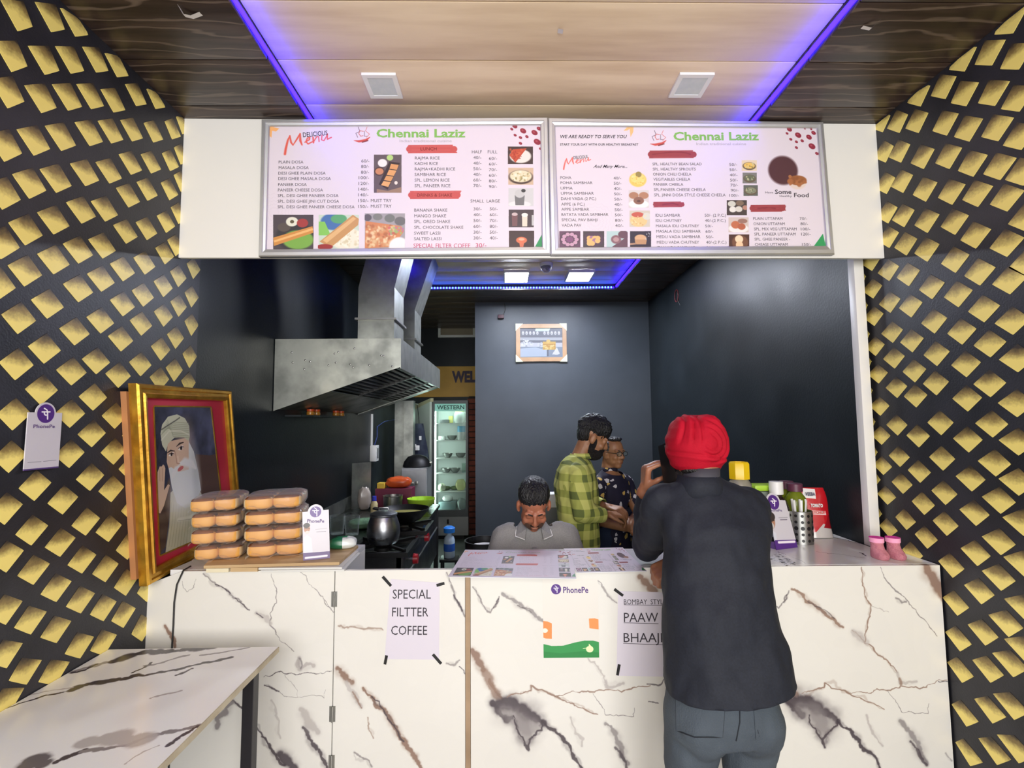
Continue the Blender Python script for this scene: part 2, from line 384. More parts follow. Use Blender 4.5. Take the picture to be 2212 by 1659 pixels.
def wood_rings(m, c, amt):
    nt = m.node_tree; b = bsdf(m); src = b.inputs['Base Color'].links[0].from_socket
    tc = nd(m, 'ShaderNodeTexCoord'); mp = nd(m, 'ShaderNodeMapping'); mp.inputs['Scale'].default_value = (1.1, 5, 5)
    w = nd(m, 'ShaderNodeTexWave', wave_type='RINGS'); w.inputs['Scale'].default_value = 2.2; w.inputs['Distortion'].default_value = 9; w.inputs['Detail'].default_value = 3; w.inputs['Detail Scale'].default_value = .8
    cr = nd(m, 'ShaderNodeValToRGB'); cr.color_ramp.elements[0].position = .9; cr.color_ramp.elements[1].position = 1.0; cr.color_ramp.elements[1].color = (amt, amt, amt, 1)
    mx = nd(m, 'ShaderNodeMix', data_type='RGBA'); mx.inputs['B'].default_value = (*lin(c), 1)
    nt.links.new(tc.outputs['Object'], mp.inputs[0]); nt.links.new(mp.outputs[0], w.inputs['Vector']); nt.links.new(w.outputs['Fac'], cr.inputs[0])
    nt.links.new(cr.outputs[0], mx.inputs['Factor']); nt.links.new(src, mx.inputs['A']); nt.links.new(mx.outputs['Result'], b.inputs['Base Color'])
wood_rings(M_dwood, (120, 104, 92), .6)
floor = struct(MB().box(-1.6, 1.9, -2.4, 2.2, -.05, 0).build('floor', M_floor, smooth=0))
struct(MB().box(-1.6, 1.9, 2.2, 7.6, -.05, 0).build('floor_kitchen', M_kfloor, smooth=0))
wall_left = struct(MB().box(XL-.08, XL, -2.4, 2.361, 0, 3.08).build('wall_left', M_print, smooth=0))
struct(MB().box(XL-.08, XL, 2.361, 7.5, 0, 3.08).build('wall_kitchen_left', M_black, smooth=0))
wall_right = struct(MB().box(XR, XR+.08, -2.4, 2.6, 0, 3.08).build('wall_right', M_print, smooth=0))
struct(MB().box(XK, XR+.08, 2.6, YB, 0, 3.08).box(XK, XR-.004, 2.39, 2.6, 0, 3.08).build('wall_kitchen_right', M_black, smooth=0))
struct(MB().box(-.3285, XR+.08, YB, 7.5, 0, 3.08).build('wall_back', M_back, smooth=0))
struct(MB().box(-1.6, -.3, 7.4, 7.5, 0, 3.08).build('wall_passage', M_black, smooth=0))
struct(MB().box(XK-.001, XK+.047, 2.345, 2.39, 1.0, 2.40, .003).build('trim_1', M_white))
# ceiling: dark planks round a recessed tray of light planks
ceiling = struct(MB().box(-1.6, 1.9, -2.4, 7.6, 3.076, 3.14).build('ceiling', M_dwood, smooth=0))
SL, SR, SY = -.9014, 1.2086, 5.2001
g = .0025
def planks(y0, y1, first, pitch, x0, x1, z0, m):
    k = math.floor((y0-first)/pitch)
    while first+k*pitch < y1:
        a, b = max(y0, first+k*pitch), min(y1, first+(k+1)*pitch)
        if b-a > .01: MB().box(x0, x1, a+g, b-g, z0, 3.0765, .0015).build('ceiling_plank', m, ceiling)
        k += 1
planks(-2.4, SY, 1.83, .28, XL, SL, H, M_dwood); planks(-2.4, SY, 1.83, .28, SR, XR, H, M_dwood)
planks(SY, 7.4, SY, .28, XL, XR, H, M_dwood); planks(-2.4, -2.0, -2.4, .28, SL+.001, SR-.001, H, M_dwood)
planks(-2.0, SY, 2.19, .2832, SL+.001, SR-.001, 3.056, M_lwood)
M_led = mat('led_blue', (40, 40, 120), .4, emit=(28, 10, 255), es=LED)
M_dot = mat('led_dot', (120, 190, 255), .3, emit=(60, 150, 255), es=LED*.8)
tag(MB().box(SL+.0005, SL+.006, -1.95, SY-.02, 3.014, 3.036).build('led_strip', M_led, smooth=0), 'blue LED strip glowing along the left edge of the ceiling recess', 'light strip', 'blue LED strips in the ceiling recess')
tag(MB().box(SR-.006, SR-.0005, -1.95, SY-.02, 3.014, 3.036).build('led_strip', M_led, smooth=0), 'blue LED strip glowing along the right edge of the ceiling recess', 'light strip', 'blue LED strips in the ceiling recess')
ls = MB().box(SL+.02, SR-.02, SY-.006, SY-.0005, 3.012, 3.024).build('led_strip', M_led, smooth=0)
tag(ls, 'blue LED strip with bright dots across the far kitchen end of the ceiling', 'light strip', 'blue LED strips in the ceiling recess')
b = MB()
for i in range(64):
    x = SL+.05+i*(SR-SL-.1)/63; b.box(x-.006, x+.006, SY-.009, SY-.006, 3.010, 3.026)
o = b.build('led', M_dot, ls, smooth=0); o['kind'] = 'stuff'
# ------------------------------------------------------------------ printed wallpaper: yellow patches on the two side walls
FL = Fr((XL, 0, 0), (0, 1, 0), (0, 0, 1)); FRW = Fr((XR, 0, 0), (0, -1, 0), (0, 0, 1))
M_yel = mat('yellow_print', (210, 190, 90), .4); nt = M_yel.node_tree
uvn = nd(M_yel, 'ShaderNodeUVMap'); sp = nd(M_yel, 'ShaderNodeSeparateXYZ'); tc = nd(M_yel, 'ShaderNodeTexCoord')
no = nd(M_yel, 'ShaderNodeTexNoise'); no.inputs['Scale'].default_value = 16; no.inputs['Detail'].default_value = 3
n2 = nd(M_yel, 'ShaderNodeTexNoise'); n2.inputs['Scale'].default_value = 130; n2.inputs['Detail'].default_value = 2
ma = nd(M_yel, 'ShaderNodeMath', operation='MULTIPLY_ADD'); ma.inputs[1].default_value = .5
mb_ = nd(M_yel, 'ShaderNodeMath', operation='MULTIPLY_ADD'); mb_.inputs[1].default_value = .16
cr = nd(M_yel, 'ShaderNodeValToRGB'); E_ = cr.color_ramp.elements
E_[0].position = .54; E_[0].color = (*lin((255, 234, 132)), 1); E_[1].position = 1.2; E_[1].color = (*lin((60, 50, 40)), 1)
E_[1].position = .93; e = E_.new(.74); e.color = (*lin((150, 128, 74)), 1)
nt.links.new(uvn.outputs[0], sp.inputs[0]); nt.links.new(tc.outputs['Object'], no.inputs['Vector']); nt.links.new(tc.outputs['Object'], n2.inputs['Vector'])
nt.links.new(no.outputs['Fac'], ma.inputs[0]); nt.links.new(sp.outputs[1], ma.inputs[2]); nt.links.new(n2.outputs['Fac'], mb_.inputs[0]); nt.links.new(ma.outputs[0], mb_.inputs[2])
sb = nd(M_yel, 'ShaderNodeMath', operation='MULTIPLY'); sb.inputs[1].default_value = .72
nt.links.new(mb_.outputs[0], sb.inputs[0]); nt.links.new(sb.outputs[0], cr.inputs[0]); nt.links.new(cr.outputs[0], bsdf(M_yel).inputs['Base Color'])
KL = {'a': (0, 0, 3.7705), 'b': (0, 420, 3.7705), 'c': (0, 840, 4.1477), 'd': (0, 1200, 3.456)}
PL = {'a': '150,120 420,140 615,185 100,450 368,485 578,485 785,485 955,530 70,745 340,795 555,785 742,780 925,815 1110,770 1270,800 45,1180 280,1140 500,1110 730,1080 905,1065 1075,1055 1250,1070 1405,1050 1490,1010 245,1490 460,1450 695,1405 890,1390 1065,1325 1230,1320 1387,1305 1475,1255 30,1570 1045,1590 1200,1540 1380,1540 1475,1475',
      'b': '213,285 440,205 665,125 855,115 20,390 207,620 440,530 640,450 835,415 1025,300 1195,275 1352,220 1455,150 -15,730 640,765 825,685 1000,605 1178,555 1342,475 1430,410 155,1005 390,890 1000,890 1165,815 1330,740 1452,660 1575,595 365,1255 610,1115 820,1025 1150,1050 1332,980 1455,900 1560,825 135,1380 985,1175 1430,1160 1560,1055 1310,1255 585,1440 785,1355 965,1470 1145,1380 1420,1425 1545,1315 340,1590 760,1650 1300,1500 1535,1530',
      'c': '125,225 835,110 630,220 1030,240 1210,100 825,400 1020,560 90,605 625,580 1200,415 1170,705 810,790 1000,895 315,865 565,995 50,1070 1190,1070 770,1190 975,1250 285,1265 540,1375 1145,1410 60,1500 735,1530 945,1610 300,1620',
      'd': '220,160 20,60 418,240 600,330 785,120 770,390 940,200 920,440 1100,245 1060,540 40,400 225,480 415,550 590,670 770,650 40,730 185,860 400,870 50,1080'}
QL = [('a', (295, 15, 460, 40, 545, 245, 435, 265)), ('a', (690, 390, 815, 385, 885, 570, 795, 588)), ('a', (150, 1045, 320, 1020, 415, 1205, 285, 1265)), ('a', (1168, 995, 1255, 980, 1330, 1135, 1250, 1158)),
      ('a', (578, 1335, 720, 1295, 810, 1480, 695, 1515)), ('b', (70, 235, 240, 165, 355, 335, 217, 403)), ('b', (518, 400, 650, 335, 762, 495, 640, 562)), ('b', (8, 965, 185, 870, 300, 1015, 155, 1132)),
      ('b', (1080, 785, 1170, 715, 1253, 830, 1170, 908)), ('b', (480, 1085, 620, 995, 735, 1135, 610, 1230)), ('b', (1365, 1130, 1440, 1065, 1500, 1165, 1432, 1250)), ('b', (462, 1420, 600, 1325, 707, 1440, 590, 1545)),
      ('b', (0, 1355, 160, 1240, 280, 1385, 125, 1512)), ('c', (703, 410, 825, 280, 948, 395, 828, 517)), ('c', (0, 235, 125, 80, 258, 220, 105, 362)), ('c', (685, 815, 825, 675, 938, 765, 815, 905)),
      ('c', (420, 1020, 590, 855, 712, 965, 560, 1132)), ('c', (865, 1275, 1005, 1110, 1088, 1225, 970, 1370)), ('d', (92, 210, 215, 40, 348, 110, 222, 268)), ('d', (497, 378, 590, 220, 706, 275, 605, 425)),
      ('d', (303, 605, 415, 450, 527, 500, 415, 658)), ('d', (485, 735, 570, 580, 697, 595, 600, 760)), ('d', (825, 495, 905, 345, 1008, 400, 915, 545))]
KR = {'a': (1840, 0, 3.7715), 'b': (1840, 420, 3.7715), 'c': (1840, 840, 4.0457), 'd': (1980, 1220, 3.78)}
PR = {'a': '1290,170 1120,430 1340,460 900,480 745,705 915,760 1150,755 1350,800 545,770 240,990 375,990 530,985 760,1000 945,1045 1180,1040 1370,1110 265,1235 390,1230 575,1275 785,1270 980,1330 1200,1355 1390,1400 275,1490 410,1475 595,1540 810,1560 1020,1575 1260,1610',
      'b': '290,145 420,170 610,210 835,220 1005,330 1260,395 1420,190 300,345 440,400 610,445 840,530 1040,630 1285,700 1430,560 160,540 300,615 460,650 650,750 865,810 1075,930 1310,1030 45,690 170,765 310,875 480,905 670,1030 895,1115 1125,1215 60,920 180,990 330,1120 490,1190 690,1295 930,1380 1350,1335 75,1150 190,1235 345,1330 510,1435 685,1535 1125,1540 90,1370 215,1460 365,1570 100,1600 520,1640 940,1660',
      'c': '110,30 245,150 390,40 560,120 735,10 1000,120 1210,10 1440,125 130,285 255,405 395,315 580,410 775,295 1015,440 1225,305 1450,460 150,545 270,670 415,590 590,720 790,605 1040,780 1250,645 1450,810 175,780 305,930 440,825 625,1000 810,905 1075,1080 1290,970 190,1070 320,1215 470,1140 650,1295 820,1175 1085,1430 1290,1330 1490,1160 530,1430 870,1540 1290,1640 1500,1520',
      'd': '515,210 320,310 340,600 545,545 735,470 880,340 355,855 585,845 770,795 880,680 390,1210 600,1175 775,1140 420,1530 635,1510 810,1490'}
QR = [('a', (1080, 325, 1240, 320, 1130, 525, 985, 530)), ('a', (870, 650, 1013, 680, 910, 865, 800, 815)), ('a', (720, 905, 858, 910, 770, 1100, 648, 1070)), ('a', (750, 1165, 888, 1190, 785, 1370, 670, 1330)),
      ('a', (385, 1140, 477, 1185, 400, 1327, 300, 1285)), ('a', (1170, 1240, 1330, 1285, 1195, 1465, 1065, 1420)), ('b', (1240, 275, 1397, 350, 1265, 503, 1118, 435)), ('b', (870, 705, 985, 775, 870, 915, 752, 835)),
      ('b', (310, 785, 393, 845, 315, 962, 222, 890)), ('b', (478, 810, 570, 890, 485, 1003, 387, 930)), ('b', (920, 1280, 1055, 1360, 935, 1472, 808, 1390)), ('b', (1120, 1420, 1253, 1540, 1125, 1655, 993, 1530)),
      ('c', (558, 15, 662, 125, 565, 228, 460, 120)), ('c', (1010, 320, 1147, 435, 1018, 552, 885, 430)), ('c', (252, 325, 340, 405, 263, 487, 172, 403)), ('c', (610, 905, 730, 1025, 640, 1103, 527, 985)),
      ('c', (1060, 970, 1207, 1100, 1100, 1190, 948, 1060)), ('c', (1095, 1315, 1220, 1455, 1100, 1550, 958, 1390)), ('d', (515, 110, 632, 245, 530, 325, 393, 160)), ('d', (580, 740, 712, 895, 610, 955, 463, 785)),
      ('d', (360, 1105, 495, 1280, 400, 1320, 283, 1140)), ('d', (590, 1395, 770, 1590, 650, 1628, 497, 1405))]
def wallpaper(wall, fr, K, P, Q, umin, umax, zone):
    def loc(k, x, y): ox, oy, s_ = K[k]; return fr.px(ox+x/s_, oy+y/s_)
    feats, offs = [], []
    ft = lambda u, v: [1, u, v, u*u, u*v, v*v, v*v*v, u*v*v]
    for k, q in Q:
        c = [loc(k, q[2*i], q[2*i+1]) for i in range(4)]; m = np.mean(c, 0); feats.append(ft(*m)); offs.append((np.array(c)-m).ravel())
    Wt, *_ = np.linalg.lstsq(np.array(feats), np.array(offs), rcond=None)
    cen = []
    for k, s_ in P.items():
        for t in s_.split():
            x, y = map(float, t.split(',')); c = loc(k, x, y)
            if all(math.hypot(c[0]-d[0], c[1]-d[1]) > .045 for d in cen): cen.append(c)
    def quad(c, pad=0.0):
        o_ = (np.array(ft(min(max(c[0], zone[0]), zone[1]), min(max(c[1], .35), 2.9)))@Wt).reshape(4, 2)*1.02
        pts = []
        for i in range(4):                                   # rounded corners
            a, p, b_ = o_[i-1], o_[i], o_[(i+1) % 4]; r = .14
            pts += [p+(a-p)*r, p*.985+(a+b_)*.0075, p+(b_-p)*r]
        lo_, hi_ = min(q[1] for q in pts), max(q[1] for q in pts)
        P_ = [(min(max(c[0]+q[0], umin), umax), min(c[1]+q[1], 2.99)) for q in pts]
        return P_, c[1]+lo_, hi_-lo_
    def mesh_for(c, mb):
        P_, b0, hgt = quad(c); k = len(mb.v); mb.prism(P_, .0002, .0014)
        for i in range(k, len(mb.v)): UVS[tuple(round(x, 6) for x in mb.v[i])] = (.5, (mb.v[i][1]-b0)/hgt)
    for c in cen:
        UVS = {}; m_ = MB(); mesh_for(c, m_); m_.build('wallpaper_patch', M_yel, wall, fr.M(), 0, lambda q: UVS[tuple(round(x, 6) for x in q)])
    UVS = {}; m_ = MB()                                       # the pattern runs on towards the street
    sgn = 1 if fr is FL else -1
    for i in range(17):
        for j in range(23):
            c = (sgn*((1.37 if fr is FL else 1.64)-.115*i+(.0575 if j % 2 else 0)), .22+j*.12)
            if c[1] < 2.9 and all(math.hypot(c[0]-d[0], c[1]-d[1]) > .115 for d in cen): mesh_for(c, m_)
    o_ = m_.build('wallpaper_print', M_yel, wall, fr.M(), 0, lambda q: UVS.get(tuple(round(x, 6) for x in q), (.5, .3))); o_['kind'] = 'stuff'
wallpaper(wall_left, FL, KL, PL, QL, -3, 2.3605, (1.15, 2.35))
wallpaper(wall_right, FRW, KR, PR, QR, -2.38, 3, (-2.35, -1.62))
# ------------------------------------------------------------------ fascia with the two menu boards
FF = Fr((XL, 2.2002, 0), (1, .0098, 0), (0, 0, 1)); WF = 3.2325
struct(MB().box(0, WF, 2.343, 2.9955, -.02, 0, .002).build('wall_fascia', M_white, None, FF.M(), 0))
def sh(fr, d): return Fr(fr.o+fr.n*d, fr.ex, fr.ey)
M_alu = noisy('brushed_aluminium', (226, 226, 228), (206, 207, 211), 3, .4, .9, stretch=(1, 1, 1), r2=.45)
M_ink = mat('ink_grey', (84, 78, 86), .6); M_dark = mat('ink_dark', (52, 46, 56), .6); M_green = mat('ink_green', (132, 186, 92), .6); M_lg = mat('ink_light', (186, 178, 186), .6)
M_red = mat('ink_red', (214, 78, 66), .6); M_mag = mat('ink_magenta', (196, 66, 110), .6); M_dred = mat('ink_dark_red', (120, 36, 36), .6); M_blk = mat('ink_black', (30, 28, 34), .6); M_pur = mat('ink_purple', (92, 64, 128), .6)
def photo(c, x0, y0, x1, y1, bg, items, n=0, ncols=None, nr=4):
    c.rect(x0, y0, x1, y1, bg); w, h = x1-x0, y1-y0; P_ = [c.p(x, y) for x in (x0, x1) for y in (y0, y1)]
    c.clip = (max(0, int(min(p[0] for p in P_))), max(0, int(min(p[1] for p in P_))), min(c.w, int(max(p[0] for p in P_))), min(c.h, int(max(p[1] for p in P_))))
    if n: c.spots(x0+.1*w, y0+.1*h, x1-.1*w, y1-.1*h, n, nr, ncols, .7)
    for it in items:
        k = it[0]
        if k == 'e': c.ell(x0+it[1]*w, y0+it[2]*h, it[3]*w, it[4]*h, it[5], it[6] if len(it) > 6 else 0)
        elif k == 'p': c.poly([(x0+a*w, y0+b_*h) for a, b_ in it[1]], it[2])
        elif k == 's': c.spots(x0+it[1]*w, y0+it[2]*h, x0+it[3]*w, y0+it[4]*h, it[5], it[6], it[7])
    c.clip = (0, 0, c.w, c.h)
def script_menu(c, x, y, s_, col):
    """the brush-written word Menu, drawn stroke by stroke"""
    P = lambda pts: [(x+a*s_*1.0, y-(b_*.72+a*.10)*s_) for a, b_ in pts]
    c.line(P([(0, -.18), (.03, .1), (.12, .6), (.2, .82)]), [s_*.13, s_*.13, s_*.1, s_*.06], col)
    c.line(P([(.2, .82), (.25, .45), (.33, .28)]), [s_*.08, s_*.1, s_*.06], col)
    c.line(P([(.33, .28), (.5, .62), (.62, .88)]), [s_*.05, s_*.09, s_*.08], col); c.line(P([(.62, .88), (.63, .5), (.7, .24)]), [s_*.08, s_*.13, s_*.07], col)
    c.line(P([(.82, .38), (1.0, .5), (1.02, .62), (.92, .6), (.86, .4), (.95, .26), (1.12, .36)]), s_*.07, col)
    c.line(P([(1.15, .62), (1.17, .3)]), s_*.08, col); c.line(P([(1.17, .35), (1.3, .62), (1.38, .62), (1.4, .34)]), s_*.06, col)
    c.line(P([(1.52, .68), (1.5, .42), (1.6, .36), (1.74, .66)]), s_*.06, col); c.line(P([(1.74, .72), (1.74, .42), (1.9, .5)]), s_*.07, col)
def brush(c, x0, y0, x1, y1, col, col2):
    c.line([(x0, (y0+y1)/2), ((x0+x1)/2, (y0+y1)/2-2), (x1, (y0+y1)/2)], (y1-y0)*.8, col, soft=.08)
    for i in range(7): yy = y0+(y1-y0)*(i+.5)/7; c.line([(x0-rnd.uniform(0, 14), yy), (x1+rnd.uniform(-20, 26), yy-2)], (y1-y0)*.16, col, soft=.2)
    for i in range(5): yy = y0+(y1-y0)*rnd.random(); c.line([(x0+20, yy), (x1-30, yy)], 3, col2, .5)
def logo_cl(c, x, y):
    c.line([(x-58, y+60), (x-20, y+66), (x+30, y+58), (x+62, y+34)], [4, 22, 26, 5], (205, 70, 60)); c.line([(x+5, y+72), (x+45, y+60)], 12, (120, 50, 50))
    c.line([(x-30, y+36), (x-44, y+6), (x-14, y-8), (x-26, y-40)], 5, (90, 70, 80)); c.line([(x+36, y+36), (x+58, y+12), (x+28, y-12), (x+40, y-40)], 5, (214, 110, 100))
    c.line([(x+12, y-8), (x-12, y-14), (x-22, y+8), (x-8, y+28), (x+10, y+24)], 6, (200, 90, 84)); c.line([(x+20, y-10), (x+20, y+28), (x+40, y+28)], 5, (110, 90, 100))
def beans(c, pts, col=(138, 34, 52)):
    for x, y, r in pts: c.ell(x, y, r*1.15, r*.85, col, .6); c.ell(x-r*.2, y-r*.2, r*.4, r*.25, (176, 70, 84), .6)
def mandala(c, x, y):
    for r in (30, 55, 80, 105, 130):
        for i in range(18): a = i*math.pi/9; c.line([(x+r*math.cos(a), y+r*math.sin(a)), (x+(r+12)*math.cos(a+.17), y+(r+12)*math.sin(a+.17)), (x+r*math.cos(a+.34), y+r*math.sin(a+.34))], 3, (214, 202, 214), .8)
FP = sh(FF, .012)
def outer(q): return [FP.px(*p) for p in q]
B1o, B1i = outer([(568, 261.6), (1182.5, 257.2), (1188.5, 551), (561.4, 556)]), outer([(583.7, 274.6), (1167, 271.7), (1170.5, 533.6), (576.8, 539.4)])
B2o, B2i = outer([(1184, 258), (1774.7, 267.4), (1799, 551.5), (1189.5, 552.4)]), outer([(1199, 274.6), (1763, 278), (1783, 532), (1207, 535)])
M_seam = mat('board_back', (120, 120, 124), .5)
def board(name, label, qo, qi, cv, m_print):
    xs = [q[0] for q in qo]; r = thing(name, label, 'menu board', FF.w((min(xs)+max(xs))/2, 2.34, 0), 'wall menu boards')
    slab('back', FF, qo, .0005, .010, M_seam, r)
    us = [q[0] for q in qi]; vs = [q[1] for q in qi]
    MB().box(min(us)-.01, max(us)+.01, min(vs)-.01, max(vs)+.01, .010, .012).build('menu_print', m_print, r, FF.M(), 0, cv.uv)
    for i in range(4):
        j = (i+1) % 4; a, b_, c_, d_ = (np.array(qo[i]), np.array(qo[j]), np.array(qi[j]), np.array(qi[i])); b = MB(); rg = []
        for t, dd in ((0, 0), (0, .024), (.12, .028), (.5, .028), (.55, .024), (.9, .022), (1, .018), (1, .010)):
            p, q = a+(d_-a)*t, b_+(c_-b_)*t; rg.append([(p[0], p[1], dd), (q[0], q[1], dd)])
        b.loft(rg, False, False); b.build('frame_rail', M_alu, r, FF.M(), 25)
    return r
def bounds(q, m=.012): us = [p[0] for p in q]; vs = [p[1] for p in q]; return min(us)-m, max(us)+m, min(vs)-m, max(vs)+m
BG = (226, 215, 226)
# left board
C1 = Cv(FP, *bounds(B1i), 1150, BG).crop(560, 250, 3.456)
mandala(C1, 110, 720)
C1.poly([(78, 80), (150, 95), (125, 118), (96, 112), (92, 165), (78, 150)], (250, 178, 110)); C1.poly([(2060, 975), (2112, 880), (2125, 985)], (40, 140, 80))
script_menu(C1, 192, 262, 182, (226, 88, 74)); logo_cl(C1, 765, 125)
brush(C1, 1120, 218, 1455, 280, (196, 78, 76), (216, 110, 104)); brush(C1, 1135, 560, 1480, 622, (196, 78, 76), (216, 110, 104))
beans(C1, [(1885, 100, 11), (1908, 78, 18), (1970, 113, 22), (2055, 126, 22), (2088, 96, 16), (1910, 145, 11), (1950, 163, 12), (1998, 156, 12), (1950, 206, 12), (2075, 195, 25), (2098, 246, 10)])
WD = (78, 66, 68)
photo(C1, 856, 290, 1062, 574, (92, 80, 82), [('p', [(.1, .9), (.5, .95), (1, .85), (1, 1), (.1, 1)], (150, 120, 100)), ('p', [(.56, .18), (.95, .22), (.5, .92), (.18, .78)], (48, 38, 38)), ('p', [(.62, .24), (.9, .27), (.83, .4), (.56, .37)], (216, 150, 92)), ('p', [(.55, .39), (.82, .42), (.72, .56), (.46, .53)], (222, 158, 98)), ('p', [(.45, .55), (.71, .58), (.62, .7), (.36, .67)], (214, 150, 90)), ('p', [(.35, .69), (.61, .72), (.52, .85), (.26, .8)], (224, 164, 104)), ('e', .31, .22, .17, .11, (236, 232, 226)), ('e', .58, .08, .12, .08, (176, 210, 120)), ('e', .2, .44, .19, .12, (70, 50, 44)), ('e', .2, .44, .15, .09, (196, 130, 90)), ('e', .8, .74, .06, .05, (230, 220, 210))])
photo(C1, 104, 738, 404, 997, (74, 66, 72), [('e', .55, .62, .48, .42, (52, 50, 54)), ('e', .62, .72, .38, .28, (118, 168, 72)), ('e', .27, .36, .16, .13, (84, 76, 70)), ('e', .47, .2, .15, .14, (226, 226, 206)), ('e', .47, .2, .05, .05, (90, 80, 60)), ('e', .73, .24, .14, .13, (160, 60, 60)), ('p', [(0, .66), (.98, .33), (1, .52), (.02, .9)], (206, 138, 70)), ('p', [(.02, .74), (.98, .38), (1, .44), (.03, .8)], (234, 180, 112))])
photo(C1, 444, 738, 744, 995, (196, 214, 196), [('e', .35, .2, .3, .25, (70, 110, 170)), ('e', .5, .12, .2, .14, (90, 160, 110)), ('p', [(0, .2), (.15, .2), (.3, .6), (0, .6)], (130, 196, 90)), ('e', .7, .7, .42, .32, (236, 230, 208)), ('s', .45, .45, 1, .95, 70, 9, [(245, 240, 220), (224, 212, 182), (208, 196, 160)]), ('p', [(.02, .78), (.85, 0), (1, .12), (.98, .3), (.3, .95)], (196, 146, 92)), ('p', [(.1, .74), (.86, .06), (.93, .12), (.2, .82)], (222, 178, 122)), ('e', .15, .93, .2, .08, (150, 50, 50))])
photo(C1, 788, 728, 1088, 990, (158, 154, 156), [('e', .07, .12, .1, .1, (90, 86, 88)), ('e', .32, .1, .12, .1, (120, 122, 114)), ('e', .62, .14, .13, .12, (112, 116, 108)), ('e', .88, .22, .14, .13, (104, 104, 102)), ('p', [(.02, .22), (.9, .36), (.98, .5), (.7, .95), (0, 1)], (206, 130, 80)), ('s', .05, .35, .75, .95, 80, 12, [(238, 214, 170), (206, 150, 100), (222, 190, 140), (170, 100, 60)]), ('s', .6, .4, .95, .6, 24, 10, [(180, 110, 160), (150, 180, 110), (200, 80, 80)]), ('e', .85, .95, .25, .28, (238, 234, 232))])
photo(C1, 1856, 230, 2043, 360, (60, 46, 44), [('e', .5, .55, .44, .42, (232, 226, 216)), ('p', [(.06, .5), (.2, .15), (.75, .1), (.45, .65), (.3, .92)], (190, 72, 50)), ('s', .1, .15, .6, .7, 26, 8, [(206, 90, 60), (160, 50, 40)])])
photo(C1, 1859, 388, 2046, 514, (206, 178, 150), [('e', .5, .55, .5, .44, (60, 44, 40)), ('e', .5, .5, .45, .38, (232, 218, 184)), ('s', .15, .25, .85, .75, 40, 8, [(210, 190, 140), (245, 236, 214), (150, 140, 90)])])
photo(C1, 1860, 540, 2047, 674, (206, 206, 206), [('e', .45, .9, .45, .2, (226, 226, 226)), ('p', [(.25, .4), (.65, .4), (.62, .95), (.28, .95)], (110, 110, 112)), ('e', .45, .3, .2, .25, (196, 196, 196)), ('e', .6, .14, .09, .1, (50, 50, 52))])
photo(C1, 1862, 700, 2049, 832, (66, 56, 62), [('p', [(.12, .3), (.36, .3), (.34, .92), (.14, .92)], (110, 76, 80)), ('p', [(.53, .36), (.75, .36), (.74, .95), (.54, .95)], (226, 214, 196)), ('e', .24, .26, .12, .1, (200, 180, 180)), ('e', .64, .3, .13, .12, (240, 234, 226)), ('p', [(.92, .3), (1, .3), (1, .9), (.92, .9)], (190, 190, 190))])
photo(C1, 1864, 858, 2052, 985, (56, 40, 42), [('p', [(.4, .6), (.62, .6), (.56, 1), (.44, 1)], (210, 110, 80)), ('e', .5, .55, .22, .2, (216, 110, 76)), ('e', .5, .5, .12, .08, (240, 170, 140))])
I1 = image_mat('menu_board_print_left', C1.image('menu_left', .08), .3)
board1 = board('menu_board', 'framed menu board headed Delicious Menu with dosa, lunch and shake prices', B1o, B1i, C1, I1)
F1 = sh(FF, .0122); CDEP[0] = 2.16
def t1(s, x0, x1, yc, cap=24, m=None, **k): text_crop(board1, F1, m or M_ink, 560, 250, 3.456, s, x0, x1, yc, cap, **k)
for s_, x0, x1, y in (('PLAIN DOSA', 145, 330, 345), ('MASALA DOSA', 145, 370, 387), ('DESI GHEE PLAIN DOSA', 143, 496, 428), ('DESI GHEE MASALA DOSA', 142, 535, 469), ('PANEER DOSA', 141, 355, 513), ('PANEER CHEESE DOSA', 140, 476, 554), ('SPL. DESI GHEE PANEER DOSA', 138, 592, 596), ('SPL. DESI GHEE JINI CUT DOSA', 138, 596, 638), ('SPL. DESI GHEE PANEER CHEESE DOSA', 137, 712, 680),
        ('60/-', 762, 822, 337), ('80/-', 761, 820, 378), ('80/-', 760, 820, 421), ('100/-', 743, 820, 462), ('120/-', 742, 819, 505), ('140/-', 741, 817, 548), ('140/-', 740, 815, 590), ('150/-', 739, 815, 633), ('150/-', 738, 813, 677), ('MUST TRY', 833, 988, 633), ('MUST TRY', 833, 988, 675),
        ('HALF', 1588, 1662, 269), ('FULL', 1706, 1777, 269), ('RAJMA RICE', 1162, 1347, 315), ('KADHI RICE', 1161, 1334, 356), ('RAJMA+KADHI RICE', 1161, 1463, 397), ('SAMBHAR RICE', 1160, 1394, 438), ('SPL. LEMON RICE', 1160, 1421, 480), ('SPL. PANEER RICE', 1160, 1427, 522),
        ('SMALL', 1577, 1678, 636), ('LARGE', 1698, 1797, 636), ('BANANA SHAKE', 1158, 1404, 704), ('MANGO SHAKE', 1158, 1395, 747), ('SPL. OREO SHAKE', 1157, 1426, 789), ('SPL. CHOCOLATE SHAKE', 1157, 1523, 832), ('SWEET LASSI', 1156, 1352, 876), ('SALTED LASSI', 1156, 1360, 918)): t1(s_, x0, x1, y)
for i, (a, b_) in enumerate(((40, 60), (40, 60), (50, 70), (40, 60), (60, 80), (70, 90))): t1('%d/-' % a, 1599, 1658, 311+42*i); t1('%d/-' % b_, 1715, 1775, 318+42*i)
for i, (a, b_) in enumerate(((30, 50), (40, 60), (50, 70), (60, 80), (30, 50), (30, 40))): t1('%d/-' % a, 1600, 1660, 695+43.4*i); t1('%d/-' % b_, 1720, 1780, 695+43.4*i)
t1('LUNCH', 1205, 1325, 246, 26, M_dred); t1('DRINKS & SHAKE', 1180, 1440, 592, 24, M_dred)
